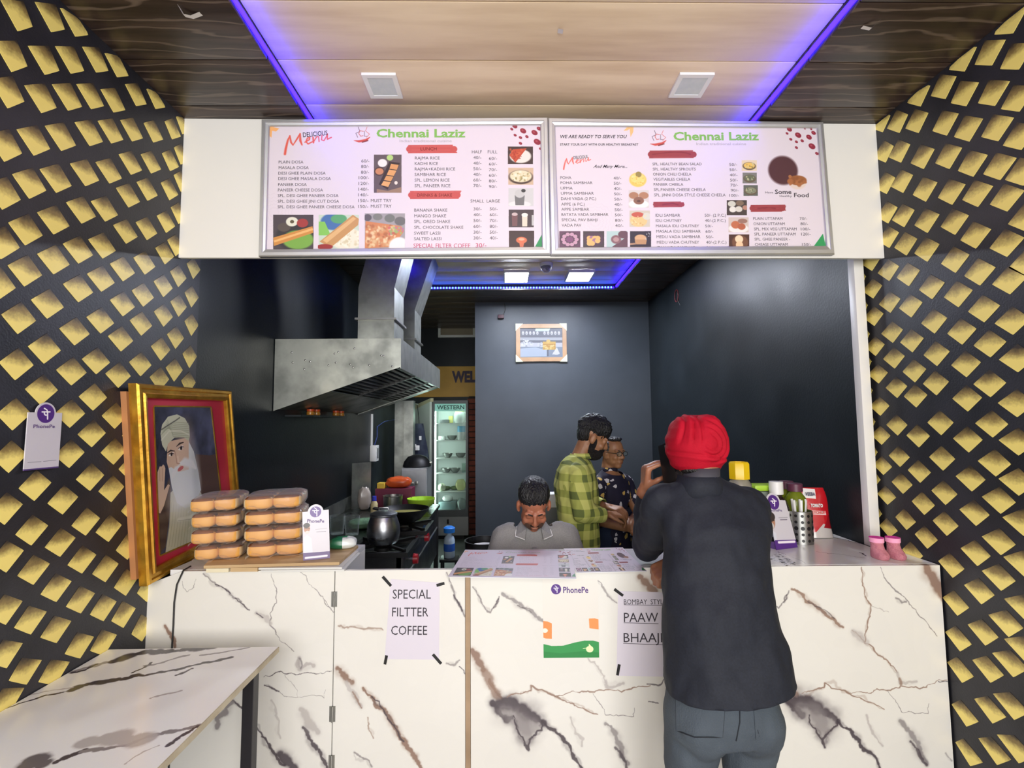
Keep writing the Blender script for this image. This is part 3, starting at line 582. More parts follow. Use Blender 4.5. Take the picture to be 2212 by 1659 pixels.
t1('SPECIAL FILTER COFEE', 1152, 1576, 969, 33, M_mag); t1('30/-', 1616, 1696, 966, 33, M_mag)
t1('Chennai Laziz', 875, 1540, 128, 64, M_green, bold=.028); t1('Indian traditional cuisine', 1048, 1437, 187, 20, M_lg, bold=.01); t1('DELICIOUS', 328, 512, 142, 38, M_dark, bold=.012, rot=.09)
# right board
C2 = Cv(FP, *bounds(B2i), 1150, BG).crop(1170, 250, 3.456)
mandala(C2, 400, 790)
C2.poly([(2020, 990), (2100, 880), (2125, 990)], (40, 150, 80)); C2.poly([(612, 112), (640, 84), (668, 92), (640, 110)], (246, 190, 120)); C2.poly([(655, 80), (686, 84), (684, 120), (664, 160)], (248, 190, 122))
script_menu(C2, 165, 385, 106, (226, 96, 84)); logo_cl(C2, 868, 150)
RB = ((150, 54, 58), (176, 84, 84))
brush(C2, 815, 260, 1135, 318, *RB); brush(C2, 848, 642, 1050, 684, *RB); brush(C2, 1572, 666, 1800, 718, *RB)
for x0, x1, y in ((830, 1110, 288), (905, 1018, 664), (1615, 1745, 692)): C2.line([(x0, y), (x1, y)], 14, (112, 30, 40), .55, .05)
beans(C2, [(1850, 102, 18), (1832, 132, 10), (1915, 145, 22), (1996, 160, 20), (2030, 128, 16), (1860, 176, 11), (1902, 195, 11), (1945, 187, 12), (2018, 228, 24), (1902, 238, 11), (2054, 282, 12), (1965, 98, 6), (2012, 100, 8)])
C2.ell(1802, 408, 112, 112, (74, 42, 46))                                   # plain brown disc and a bowl of food (the cartoon cook is left out)
C2.ell(1910, 505, 64, 46, (226, 206, 196)); C2.ell(1910, 482, 70, 38, (150, 88, 48)); C2.spots(1850, 450, 1970, 510, 16, 20, [(164, 96, 54), (138, 78, 42), (176, 110, 64)], .9, .2)
photo(C2, 648, 402, 788, 540, BG, [('e', .5, .55, .46, .4, (240, 200, 96)), ('e', .5, .5, .38, .3, (246, 214, 120)), ('e', .54, .26, .16, .16, (150, 130, 70)), ('s', .2, .35, .8, .8, 26, 6, [(226, 180, 70), (250, 226, 150)])])
photo(C2, 650, 556, 800, 686, (214, 206, 202), [('e', .5, .8, .5, .25, (240, 238, 236)), ('e', .25, .3, .24, .2, (170, 120, 90)), ('e', .75, .3, .24, .2, (176, 124, 92)), ('e', .5, .6, .26, .22, (134, 92, 74)), ('e', .5, .62, .09, .07, (90, 60, 50))])
photo(C2, 656, 708, 808, 830, (206, 198, 180), [('e', .45, .6, .42, .4, (232, 196, 130)), ('e', .4, .25, .3, .16, (196, 90, 70)), ('e', .85, .35, .2, .22, (214, 214, 200)), ('s', .1, .3, .8, .9, 20, 6, [(240, 214, 160), (206, 160, 96)])])
for i, (x0, bg, c1, c2, n) in enumerate(((132, (92, 60, 84), (196, 150, 176), (120, 70, 110), 12), (310, (60, 52, 56), (226, 180, 110), (160, 110, 140), 12), (485, (178, 206, 206), (130, 90, 96), (96, 66, 76), 5), (660, (44, 40, 42), (212, 166, 120), (186, 140, 96), 0))):
    its = [('e', .5, .5, .46, .46, (70, 50, 66))] if i < 2 else []
    if i == 0: its += [('e', .5+.32*math.cos(a*.628), .5+.32*math.sin(a*.628), .1, .11, c1) for a in range(10)]+[('e', .5, .5, .18, .18, c2)]
    if i == 1: its += [('e', .3+.13*(a % 4), .42+.16*(a // 4), .13, .15, (c1, c2)[a % 5 == 1]) for a in range(10)]
    if i == 2: its += [('p', [(.2, 1), (1, .3), (1, 1)], c2), ('e', .45, .5, .24, .26, c1), ('e', .8, .2, .25, .24, c2), ('e', .45, .5, .14, .14, (176, 140, 140))]
    if i == 3: its += [('e', .5, .42, .28, .22, c1), ('p', [(.22, .5), (.8, .5), (.76, .8), (.26, .8)], c2), ('p', [(0, .72), (.3, .7), (.3, .8), (0, .84)], (170, 130, 100)), ('s', .75, .1, .98, .5, 8, 4, [(200, 200, 200)])]
    photo(C2, x0, 862, x0+157, 985, bg, its)
for x0, y0, x1, y1, bg, cc in ((1494, 332, 1606, 412, (226, 206, 170), (232, 190, 90)), (1500, 425, 1606, 505, (120, 120, 112), (96, 104, 80)), (1507, 518, 1614, 598, (90, 94, 84), (130, 134, 106))):
    photo(C2, x0, y0, x1, y1, bg, [('e', .5, .55, .45, .38, (96, 80, 60)), ('e', .5, .5, .38, .3, cc), ('s', .2, .3, .8, .7, 14, 6, [cc, (200, 196, 150), (80, 90, 60)])])
photo(C2, 1382, 630, 1532, 742, (66, 58, 52), [('e', .25, .25, .2, .2, (206, 206, 190)), ('e', .65, .2, .2, .18, (120, 100, 80)), ('e', .3, .62, .18, .2, (230, 226, 214)), ('e', .6, .6, .18, .2, (214, 210, 196)), ('e', .92, .5, .14, .16, (180, 130, 110))])
photo(C2, 1395, 758, 1545, 870, (206, 190, 180), [('e', .5, .75, .5, .3, (236, 232, 228)), ('e', .35, .5, .22, .26, (190, 104, 70)), ('e', .65, .62, .2, .22, (176, 92, 64)), ('e', .7, .25, .24, .16, (150, 110, 96))])
photo(C2, 1398, 886, 1550, 985, (70, 44, 36), [('e', .55, .6, .4, .55, (110, 70, 50)), ('e', .5, .35, .2, .3, (246, 214, 176)), ('e', .52, .8, .18, .3, (240, 200, 156))])
I2 = image_mat('menu_board_print_right', C2.image('menu_right', .10), .3)
board2 = board('menu_board', 'framed menu board headed We are ready to serve you with breakfast prices', B2o, B2i, C2, I2)
def t2(s, x0, x1, yc, cap=24, m=None, **k): text_crop(board2, F1, m or M_ink, 1170, 250, 3.456, s, x0, x1, yc, cap, **k)
CDEP[0] = 2.2
for s_, x0, x1, y in (('POHA', 140, 222, 462), ('POHA SAMBHAR', 141, 380, 500), ('UPMA', 142, 232, 540), ('UPMA SAMBHAR', 144, 390, 579), ('DAHI VADA (2 PC.)', 145, 408, 619), ('APPE (6 PC.)', 146, 322, 660), ('APPE SAMBAR', 147, 355, 698), ('BATATA VADA SAMBHAR', 148, 498, 737), ('SPECIAL PAV BAHJI', 149, 417, 777), ('VADA PAV', 150, 296, 817),
        ('SPL. HEALTHY BEAN SALAD', 828, 1195, 360), ('SPL. HEALTHY SPROUTS', 830, 1150, 398), ('ONION CHILI CHEELA', 832, 1118, 436), ('VEGITABLES CHEELA', 834, 1110, 474), ('PANEER CHEELA', 836, 1057, 512), ('SPL.PANEER CHEESE CHEELA', 838, 1225, 551), ('SPL. JINNI DOSA STYLE CHEESE CHEELA', 840, 1373, 591),
        ('50/-', 1402, 1458, 364), ('50/-', 1403, 1460, 402), ('40/-', 1405, 1462, 441), ('50/-', 1407, 1464, 480), ('70/-', 1410, 1466, 518), ('90/-', 1413, 1470, 556), ('100/-', 1402, 1472, 594),
        ('IDLI SAMBAR', 850, 1034, 743), ('IDLI CHUTNEY', 852, 1046, 782), ('MASALA IDLI CHUTNEY', 854, 1176, 822), ('MASALA IDLI SAMBHAR', 856, 1188, 862), ('MEDU VADA SAMBHAR', 858, 1186, 903), ('MEDU VADA CHUTNEY', 860, 1176, 944), ('IDLI VADA SAMBHAR', 862, 1150, 984),
        ('50/- (2 P.C.)', 1218, 1376, 743), ('40/-(2 P.C.)', 1220, 1374, 782), ('50/-', 1222, 1278, 823), ('60/-', 1224, 1280, 863), ('50/-', 1226, 1282, 904), ('40/-(2 P.C.)', 1228, 1380, 944), ('80/-', 1230, 1285, 984),
        ('PLAIN UTTAPAM', 1580, 1798, 767), ('ONION UTTAPAM', 1582, 1815, 806), ('SPL. MIX VEG UTTAPAM', 1586, 1904, 845), ('SPL. PANEER UTTAPAM', 1588, 1896, 883), ('SPL. GHEE PANEER -', 1590, 1855, 921), ('CHEASE UTTAPAM', 1592, 1838, 960), ('70/-', 1926, 1982, 767), ('80/-', 1933, 1988, 806), ('100/-', 1936, 2005, 845), ('120/-', 1938, 2008, 883), ('150/-', 1945, 2010, 960)): t2(s_, x0, x1, y, 22)
for i, a in enumerate((40, 50, 40, 50, 50, 40, 50, 50, 80, 40)): t2('%d/-' % a, 537+1.4*i, 593+1.9*i, 465+39.4*i, 22)
t2('WE ARE READY TO SERVE YOU', 140, 637, 155, 25, M_dark, shear=.25, bold=.012); t2('START YOUR DAY WITH OUR HEALTHY BREAKFAST', 137, 722, 214, 18, M_dark, bold=.012)
t2('And Many More...', 385, 638, 377, 24, M_dark, shear=.5, bold=.008); t2('DELICIOUS', 240, 345, 313, 24, M_dark, bold=.008, rot=.09)
t2('Chennai Laziz', 985, 1623, 150, 64, M_green, bold=.028); t2('Indian traditional cuisine', 1155, 1527, 209, 20, M_lg, bold=.01)
t2('Have', 1670, 1728, 572, 16, M_ink); t2('Some', 1742, 1865, 567, 34, M_dark, bold=.012); t2('Healthy', 1777, 1868, 599, 16, M_ink); t2('Food', 1885, 1994, 592, 34, M_dark, bold=.012)
# ------------------------------------------------------------------ service counter
FC = Fr((-1.4534, 2.1011, 0), (1, -.01813, 0), (0, 0, 1)); WC = 3.226
FT = Fr(FC.o+np.array([0, 0, 1.0]), FC.ex, (0.01813, 1, 0))
TX = None
def veins(c, ox, oy, s_, spec, tex):
    c.crop(ox, oy, s_)
    for col, w, a, pts in spec:
        P = [tuple(map(float, q.split(','))) for q in pts.split()]; n = len(P)
        ws = [w*1.35*(.45+.55*math.sin(math.pi*(i+.6)/(n+.2))) for i in range(n)]
        c.line(P, ws, col, a*.92, .085, soft=.75, tex=tex)
        if w > 9: c.line(P, [q*2.0 for q in ws], col, a*.28, .12, soft=1.0, tex=tex)
D, G, BR, LG = (70, 62, 68), (136, 130, 131), (140, 114, 100), (184, 178, 175)
MBG = (226, 224, 218)
CM = Cv(FC, 0, WC, 0, 1.0, 720, MBG); TX = .35+.75*field(CM.h, CM.w, 60, 3, 4); TX = np.clip((TX-.3)*1.6, 0, 1)
CM.a += (field(CM.h, CM.w, 7, 9, 3)[..., None]-.5)*.035
VL = [(G, 5, .8, '1210,110 1215,150 1240,180 1275,160 1290,125 1300,95'), (G, 14, .8, '1350,60 1440,140 1500,165 1545,215 1600,245 1655,300'), (D, 9, .8, '1430,130 1500,165 1530,190'), (D, 9, .7, '1560,220 1610,260 1655,300'), (G, 7, .9, '1800,60 1815,110 1835,160 1830,220 1810,290 1800,350 1790,400 1830,460 1890,520 1950,575'), (LG, 34, .7, '1700,320 1750,345 1795,390'), (D, 7, .7, '1700,320 1745,350'),
      (G, 6, .9, '1995,50 2040,110 2090,160 2150,230 2200,300'), (BR, 26, 1, '1095,405 1120,450 1150,490 1160,545'), (D, 6, .9, '1750,745 1790,740 1830,715 1900,725 1960,730 2040,715 2100,725 2150,720 2200,705'), (D, 10, .8, '1755,800 1800,815 1850,840'), (LG, 40, .9, '1985,620 1990,690 2080,670'), (G, 12, .8, '1985,620 1995,690'),
      (D, 22, .9, '1740,1140 1790,1210 1830,1260 1890,1330'), (D, 70, .9, '1860,1260 1900,1300 1950,1360'), (D, 26, .85, '2010,1080 2050,1150 2100,1220 2150,1300 2170,1345'), (LG, 50, .8, '1995,960 2040,1030 2110,1110'), (D, 16, .8, '1540,900 1580,930 1630,980 1670,1030 1740,1130'), (G, 44, .9, '1540,910 1500,980 1440,1010 1440,1080'), (LG, 16, .6, '1800,900 1830,1000 1860,1150'), (G, 4, .7, '1890,730 1950,800 1975,880'), (G, 5, .7, '1850,840 1900,875 2000,880 2150,885 2160,830')]
VD = [(G, 6, .9, '0,225 30,265 60,300'), (BR, 12, .6, '90,385 150,395 250,405 370,410'), (BR, 46, 1, '85,650 120,690 175,738'), (LG, 40, .7, '140,740 200,830 230,890'), (BR, 12, .7, '180,800 210,850 235,900'), (BR, 30, 1, '245,775 310,840 360,900 420,980 470,1070 520,1150 580,1230 610,1278'), (D, 14, .8, '300,830 380,930 440,1010 500,1110'), (BR, 10, .6, '275,960 280,1030 310,1090'), (G, 12, .8, '190,1180 250,1220 300,1270'), (G, 14, .9, '770,50 800,130 820,200 860,270 890,330'), (D, 12, .8, '815,190 850,250 870,290'), (G, 14, .7, '770,620 820,630 850,600'), (D, 9, .7, '850,640 890,690')]
VC = [(G, 11, .9, '935,140 975,200 1010,270 1045,300 1080,260 1100,200'), (D, 12, .7, '1065,270 1085,240 1095,215'), (G, 24, .8, '1120,180 1190,220 1250,265 1320,310 1380,355'), (D, 12, .5, '1215,255 1260,275 1300,300'), (BR, 46, 1, '930,540 970,610 1000,660'), (BR, 54, .75, '1000,660 1040,740 1080,810 1110,850'), (BR, 18, .9, '1040,720 1080,800 1120,845'),
      (D, 80, 1, '1060,870 1110,880 1190,870 1250,915 1310,950 1380,995'), (D, 36, .9, '1060,880 1100,930 1150,980 1180,960'), (G, 120, .55, '1130,920 1200,960 1280,1020 1330,1020'), (G, 90, .6, '1230,960 1260,1060 1285,1100'), (D, 14, .9, '1190,950 1220,1050 1260,1120 1285,1165 1292,1100 1330,1070 1368,1040 1370,990'), (D, 26, .95, '1370,985 1450,1040 1510,1110 1560,1190 1620,1278'),
      (BR, 10, .9, '1150,835 1220,810 1300,790 1300,760 1400,800 1480,840 1560,870 1640,910 1720,940'), (BR, 9, .9, '1450,830 1520,810 1620,795 1700,800 1780,785 1870,800 1950,770 2050,760'), (G, 5, .9, '1690,810 1740,880 1770,945 1850,950 1945,955 1950,900'), (LG, 24, .9, '1770,730 1780,770 1880,745'), (G, 10, .7, '1720,100 1770,170 1810,220 1840,240'), (LG, 12, .9, '1660,590 1720,640 1760,700 1780,770'), (G, 40, .8, '1770,1000 1830,1060 1870,1150 1910,1250'), (D, 22, .7, '1830,1150 1870,1200 1900,1278'), (LG, 20, .8, '1550,960 1580,1060 1620,1140'), (D, 9, .7, '2030,750 2120,750 2145,700'), (D, 9, .7, '2040,860 2100,870'), (BR, 50, .9, '1985,75 2020,110 2080,165')]
VR = [(G, 9, .9, '850,330 890,360 930,310 960,240'), (D, 10, .6, '925,320 945,270'), (BR, 24, .9, '980,230 1060,270 1100,320 1190,380 1260,430 1330,490'), (D, 10, .5, '1090,315 1150,350 1270,430'), (BR, 10, .9, '1390,510 1440,550 1480,600 1560,670 1640,730 1700,800'), (LG, 60, .7, '1400,520 1450,560 1490,590'), (BR, 10, .9, '1455,80 1460,180 1480,280 1520,340 1500,440 1485,520 1480,590'), (LG, 6, .9, '1520,345 1580,360 1640,385'), (G, 9, .9, '1585,80 1610,150 1680,230 1760,300 1840,400 1920,490 1970,550'), (G, 16, .8, '1690,290 1730,320 1760,315'), (BR, 70, 1, '1900,70 1940,150 1980,210 2030,300'), (BR, 62, .9, '890,860 940,910 1010,965'),
      (D, 84, 1, '950,990 1000,998 1080,985 1140,1030 1210,1070 1290,1130'), (D, 36, .9, '950,1000 990,1050 1050,1100 1060,1080'), (G, 130, .55, '1040,1040 1120,1080 1200,1150 1250,1150'), (G, 90, .6, '1140,1090 1180,1200 1205,1260'), (D, 14, .9, '1100,1090 1140,1180 1180,1250 1205,1310 1212,1225 1250,1190 1290,1160 1290,1120'), (D, 26, .95, '1290,1130 1380,1190 1440,1260 1500,1340 1580,1450'), (BR, 10, .9, '1050,940 1130,920 1200,900 1205,870 1320,920 1400,960 1500,1000 1610,1050'), (BR, 8, .9, '1370,940 1440,930 1520,940 1560,910 1640,920 1720,890 1850,910 1900,900 1920,880 2040,850'), (G, 5, .9, '1630,920 1690,1000 1730,1070 1820,1080 1910,1080 1915,1010'), (LG, 24, .8, '1700,800 1720,870 1830,860'), (BR, 16, .7, '1715,840 1725,880'), (G, 40, .8, '1720,1130 1790,1210 1840,1280 1860,1350 1900,1420'), (D, 24, .7, '1790,1270 1840,1330 1900,1430'), (LG, 20, .8, '1490,1090 1530,1200 1600,1300'), (G, 14, .5, '2030,1350 2070,1400'), (D, 8, .8, '1980,860 2040,860')]
veins(CM, 0, 1220, 3.072, VL, TX); veins(CM, 700, 1220, 2.9105, VD, TX); veins(CM, 700, 1220, 2.9105, VC, TX); veins(CM, 1400, 1200, 3.16, VR, TX)
M_marble = image_mat('marble_laminate', CM.image('marble_front'), .22)
CT = Cv(FT, 0, WC, -.01, .6, 500, (232, 232, 230)); CT.crop(1540, 980, 4.254); TX2 = np.clip((.35+.75*field(CT.h, CT.w, 50, 8, 4)-.3)*1.6, 0, 1)
for col, w, a, pts in ((D, 9, .9, '1060,765 1150,780 1250,800 1350,825'), (G, 4, .9, '960,740 1060,745 1150,740'), (D, 4, .9, '950,900 1060,920 1200,930 1310,950 1400,960'), (D, 12, .9, '1350,910 1380,925 1405,940'), (G, 4, .8, '600,900 700,940 800,980 850,1010'), (G, 8, .8, '1230,730 1300,745'), (D, 14, .8, '500,960 600,990 750,1020')):
    CT.line([tuple(map(float, q.split(','))) for q in pts.split()], w, col, a, .12, tex=TX2)
M_marblet = image_mat('marble_laminate_top', CT.image('marble_top'), .2)
M_strip = noisy('aluminium_strip', (176, 150, 122), (150, 126, 100), 6, .35, .4)
M_steel = noisy('stainless_steel', (176, 176, 172), (150, 150, 148), 5, .28, 1.0, r2=.42)
M_ply = noisy('plywood_edge', (196, 186, 160), (176, 164, 138), 20, .6)
U = lambda x, y: FC.px(x, y)[0]
u1, u2, u3, u4 = U(721.5, 1300), U(723.5, 1300), U(1004.5, 1300), U(1016.5, 1300)
counter = thing('service_counter', 'long service counter clad in white marble-veined laminate below the menu boards', 'counter', FC.w(1.6, 0, -.25))
slab('front_panel', FC, [(.0, 0), (u1, 0), (u1, 1.0), (FC.px(394, 1233)[0], 1.0), (.0, FC.px(318, 1262)[1])], -.02, 0, M_marble, counter, CM.uv)
slab('front_panel', FC, [(u4, 0), (WC, 0), (WC, 1.0), (u4, 1.0)], -.02, 0, M_marble, counter, CM.uv)
door = slab('door', FC, [(u2, .02), (u3, .02), (u3, .998), (u2, .998)], -.02, 0, M_marble, counter, CM.uv)
for y in (1294, 1542, 1648):
    u, v = FC.px(722-(y-1294)*.016, y); MB().cyl((u, v-.03, .003), (u, v+.03, .003), .0045, n=10).box(u-.012, u+.012, v-.03, v+.03, 0, .0015).build('hinge', M_steel, door, FC.M())
MB().box(u3+.0015, u4-.001, 0, .985, -.02, .004, .001).build('edge_strip', M_strip, counter, FC.M(), 0)
slab('countertop', FT, [(.075, .0205), (u1, .0205), (u1, .42), (.075, .42)], -.02, .0005, M_marblet, counter, CT.uv)
slab('countertop', FT, [(u4, .0205), (WC, .0205), (WC, .235), (3.155, .235), (3.155, .56), (2.45, .56), (2.45, .30), (u4, .30)], -.02, .0005, M_marblet, counter, CT.uv)
for a, dd in ((.08, .42), (u1-.02, .42), (u4, .30), (2.45, .56), (3.13, .56)): MB().box(a, a+.02, 0, .98, -dd, -.02).build('side_panel', M_white, counter, FC.M(), 0)
# ------------------------------------------------------------------ paper signs on the counter
M_paper = mat('paper', (216, 210, 222), .6); M_tape = mat('black_tape', (22, 20, 22), .35)
F2 = sh(FC, .0012); CDEP[0] = 2.02
Q3 = lambda x, y: F2.px(780+x/3.253, 1160+y/3.253)
def sign(name, label, quad, tapes):
    c = np.mean(quad, 0); r = thing(name, label, 'sign', FC.w(c[0], min(q[1] for q in quad), 0), 'paper signs on the counter')
    slab('sheet', FC, quad, .0003, .0011, M_paper, r)
    for x0, y0, x1, y1 in tapes:
        a, b_ = np.array(Q3(x0, y0)), np.array(Q3(x1, y1)); t = unit(b_-a); n_ = np.array([-t[1], t[0]])*.0062
        slab('tape', FC, [a-n_, b_-n_*.8, b_+n_, a+n_*.9][::1], .0011, .0016, M_tape, r)
    return r
s1 = sign('paper_sign', 'white paper sign reading Special Filtter Coffee taped to counter', [Q3(165, 858), Q3(548, 862), Q3(552, 322), Q3(208, 296)], [(152, 278, 210, 345), (530, 340, 586, 326), (180, 832, 166, 895), (505, 824, 562, 892)])
def t3(p, s, x0, x1, yc, cap, m=None, **k): text_crop(p, F2, m or M_dark, 780, 1160, 3.253, s, x0, x1, yc, cap, **k)
t3(s1, 'SPECIAL', 222, 490, 402, 62); t3(s1, 'FILTTER', 218, 472, 528, 60); t3(s1, 'COFFEE', 211, 464, 657, 60)
s2 = sign('paper_sign', 'white paper sign reading Bombay Style Paaw Bhaaji partly behind the man in the turban', [Q3(1795, 975), Q3(2260, 985), Q3(2260, 392), Q3(1806, 380)], [(1780, 366, 1840, 414), (1815, 895, 1800, 972)])
t3(s2, 'BOMBAY  STYLE', 1847, 2142, 456, 34); t3(s2, 'PAAW', 1847, 2088, 566, 62); t3(s2, 'BHAAJI', 1845, 2116, 708, 62)
for a, b_ in (((1847, 476), (2142, 482)), ((1845, 603), (2090, 609)), ((1842, 748), (2120, 757))):
    p, q = Q3(*a), Q3(*b_); slab('underline', FC, [(p[0], p[1]-.0009), (q[0], q[1]-.0009), (q[0], q[1]+.0009), (p[0], p[1]+.0009)], .0011, .0014, M_dark, s2)
def pe_logo(c, x, y, r, disc=(84, 48, 130), ink=(250, 248, 252)):
    c.ell(x, y, r, r, disc, soft=.03); L = lambda pts, w: c.line([(x+a*r, y+b_*r) for a, b_ in pts], w*r, ink, soft=.1)
    L([(-.48, -.22), (.5, -.22)], .15); L([(.2, -.22), (.2, .66)], .17); L([(-.2, -.22), (-.2, .02), (-.08, .18), (.2, .18)], .15); L([(.2, -.26), (.1, -.48), (-.2, -.66)], .14)
def q3b(q): us = [p[0] for p in q]; vs = [p[1] for p in q]; return min(us), max(us), min(vs), max(vs)
QP = [Q3(1283, 850), Q3(1670, 846), Q3(1662, 296), Q3(1276, 304)]
CP = Cv(FC, *q3b(QP), 1500, (226, 222, 215)).crop(780, 1160, 3.253)
CP.poly([(1270, 588), (1310, 592), (1340, 606), (1340, 714), (1300, 712), (1270, 702)], (240, 146, 84)); CP.poly([(1600, 572), (1640, 570), (1690, 584), (1690, 650), (1604, 640)], (244, 150, 88)); CP.ell(1292, 656, 20, 15, (250, 236, 222))
CP.poly([(1270, 748), (1340, 764), (1420, 762), (1500, 740), (1570, 726), (1630, 726), (1690, 742), (1690, 870), (1270, 870)], (52, 148, 78)); CP.poly([(1270, 800), (1400, 816), (1560, 800), (1690, 812), (1690, 870), (1270, 870)], (42, 134, 68))
CP.ell(1606, 786, 26, 22, (236, 240, 190)); CP.poly([(1598, 790), (1600, 748), (1632, 780)], (236, 240, 190)); CP.line([(1560, 782), (1600, 776)], 6, (236, 240, 190))
pe_logo(CP, 1370, 366, 35)
pp = tag(MB().box(*q3b(QP), .0003, .0012).build('payment_poster', image_mat('payment_poster', CP.image('payment_poster'), .35), None, FC.M(), 0, CP.uv), 'PhonePe payment poster with a green wave stuck on the counter front', 'poster')
t3(pp, 'PhonePe', 1420, 1597, 372, 40, M_pur, bold=.02)
# laminated menus lying over the counter edge
M_lam = mat('laminate_edge', (240, 240, 244), .15)
def lay_menu(name, label, quad, brd, cv, img, rise):
    """the same printed menu, small, flat on the counter"""
    (a, b_, c_, d_) = [np.array(atz(x, y, 1.0+rise)) for x, y in quad]; o_ = d_; ex = c_-d_; w = np.linalg.norm(ex); fr = Fr(o_, ex, a-d_); h = ((a-d_)@fr.ey)
    r = thing(name, label, 'menu', fr.w(w/2, h/2, -.003), 'laminated menus on the counter')
    MB().box(0, w, 0, h, -.0015, 0, .0004).build('sheet', M_lam, r, fr.M(), 0)
    B = cv.b; sx, sy = w/(B[1]-B[0]), h/(B[3]-B[2])*.97
    T = fr.M() @ Matrix.Translation((-B[0]*sx, -B[2]*sy+h*.02, 0)) @ Matrix.Diagonal((sx, sy, .2, 1))
    LAY.append((r, brd, T, [c for c in brd.children if c.name.startswith('menu_print')][0]))
LAY = []
lay_menu('laminated_menu', 'laminated menu sheet with lunch prices hanging over the counter edge', [(986, 1187), (1224, 1184), (1245, 1250), (967, 1246)], board1, C1, I1, .006)
lay_menu('laminated_menu', 'laminated menu sheet with breakfast prices under the man\'s elbow', [(1226, 1184.5), (1362, 1182), (1398, 1234), (1246, 1237)], board2, C2, I2, .003)
def place_layed(txt):
    for r, brd, T, pr in LAY:
        for src in [pr]+txt.get(brd.name_full, []):
            q = src.copy(); COL.objects.link(q); q.parent = r; q.matrix_parent_inverse = Matrix.Identity(4)
            base = FF.M() if src is pr else F1.M(); flat_ = Matrix.Translation((0, 0, -.0114 if src is pr else 0))
            q.matrix_local = WM[r.name_full].inverted() @ T @ flat_; WM[q.name_full] = T
            if src is not pr: q['kind'] = 'stuff'
# ------------------------------------------------------------------ kitchen: hood, ducts, range
M_zinc = noisy('galvanised_steel', (172, 175, 168), (126, 129, 124), 6, .3, .8, detail=4, r2=.5)
M_slat = noisy('greasy_steel', (72, 72, 72), (46, 46, 46), 9, .32, .9)
M_blackm = mat('black_iron', (20, 20, 21), .45, .3); M_blackp = mat('black_plastic', (18, 18, 20), .35)
M_redp = mat('red_plastic', (180, 30, 44), .35); M_whitep = mat('white_plastic', (232, 232, 230), .35); M_grey = mat('grey_plastic', (120, 122, 122), .45)
M_alum = noisy('spun_aluminium', (190, 192, 196), (160, 162, 168), 4, .25, 1.0, stretch=(1, 1, 8), r2=.38)
M_glass = clear_mat('clear_glass', (240, 246, 243), .6, .03); M_film = clear_mat('clear_film', (252, 249, 245), .75, .12, .05)
x0, x1, zt, zl, zw, Y1, Y2 = XL+.004, -.652, 2.133, 1.951, 1.676, 3.15, 5.10
hood = thing('range_hood', 'big stainless steel range hood on the left kitchen wall', 'range hood', (XL+.4, 4.1, zw))
cap_ = [(x0, zw), (x1, zl), (x1, zt), (x0, zt)]
RX90 = lambda y: Matrix(((1, 0, 0, 0), (0, 0, 1, y), (0, 1, 0, 0), (0, 0, 0, 1)))
for y in (Y1, Y2-.004): MB().prism(cap_, 0, .004, RX90(y)).build('end_panel', M_zinc, hood, smooth=0)
MB().box(x0, x1, Y1+.004, Y2-.004, zt-.004, zt).build('top_panel', M_zinc, hood, smooth=0)
MB().box(x1-.004, x1, Y1+.004, Y2-.004, zl-.01, zt-.004).build('lip_panel', M_zinc, hood, smooth=0)
sl = lambda t: (x1+(x0-x1)*t, zl+(zw-zl)*t)
a, b_ = sl(.57), sl(1.0)
MB().prism([(a[0], a[1]+.006), (a[0], a[1]+.010), (b_[0], b_[1]+.016), (b_[0], b_[1]+.012)][::-1], 0, Y2-Y1-.01, RX90(Y1+.005)).build('gutter_panel', M_zinc, hood, smooth=0)
MB().prism([(sl(.02)[0], sl(.02)[1]+.05), (sl(.02)[0], sl(.02)[1]+.054), (a[0], a[1]+.044), (a[0], a[1]+.04)][::-1], 0, Y2-Y1-.01, RX90(Y1+.005)).build('filter_back', M_slat, hood, smooth=0)
for i in range(11):
    p, q = sl(.025+i*.05), sl(.025+i*.05+.032)
    MB().prism([(p[0], p[1]+.008), (p[0], p[1]+.024), (q[0], q[1]+.03), (q[0], q[1]+.014)][::-1], 0, Y2-Y1-.06, RX90(Y1+.03)).build('filter_slat', M_slat, hood, smooth=0)
for y in (Y1+.66, Y1+1.3): p, q = sl(.015), sl(.565); MB().prism([(p[0], p[1]+.004), (p[0], p[1]+.028), (q[0], q[1]+.028), (q[0], q[1]+.004)][::-1], 0, .018, RX90(y)).build('filter_frame', M_slat, hood, smooth=0)
p, q = sl(.0), sl(1.0); MB().prism([(p[0]-.01, p[1]-.002), (p[0]-.01, p[1]+.006), (q[0]+.01, q[1]+.008), (q[0]+.01, q[1])][::-1], 0, .16, RX90(Y2-.17)).build('end_flange', M_zinc, hood, smooth=0)
b = MB()
for i in range(16): t = rnd.random(); b.ell((x0+.06+rnd.random()*.7, Y1-.0005, zt-.06-rnd.random()*.22*(1-.5*t)), (.006, .002, .006), nu=8, nv=5)
o = b.build('rivet', M_steel, hood); o['kind'] = 'stuff'
def duct(label, Ya, Yb, xa, xb, z0, zb, dx):
    r = thing('exhaust_duct', label, 'duct', ((xa+xb)/2, (Ya+Yb)/2, z0), 'exhaust ducts above the hood')
    R = lambda x0, x1, z: [(x0, Ya, z), (x1, Ya, z), (x1, Yb, z), (x0, Yb, z)]
    MB().loft([R(xa, xb, z0), R(xa, xb, zb), R(xa+dx, xb+dx, 3.054)]).build('duct_wall', M_zinc, r, smooth=0)
    zf = z0+.17; e = .018
    MB().box(xa-e, xb+e, Ya-e, Ya-.0005, zf, zf+.014).box(xb+.0005, xb+e, Ya, Yb+e, zf, zf+.014).box(xa-e, xa-.0005, Ya, Yb+e, zf, zf+.014).build('flange', M_steel, r, smooth=0)
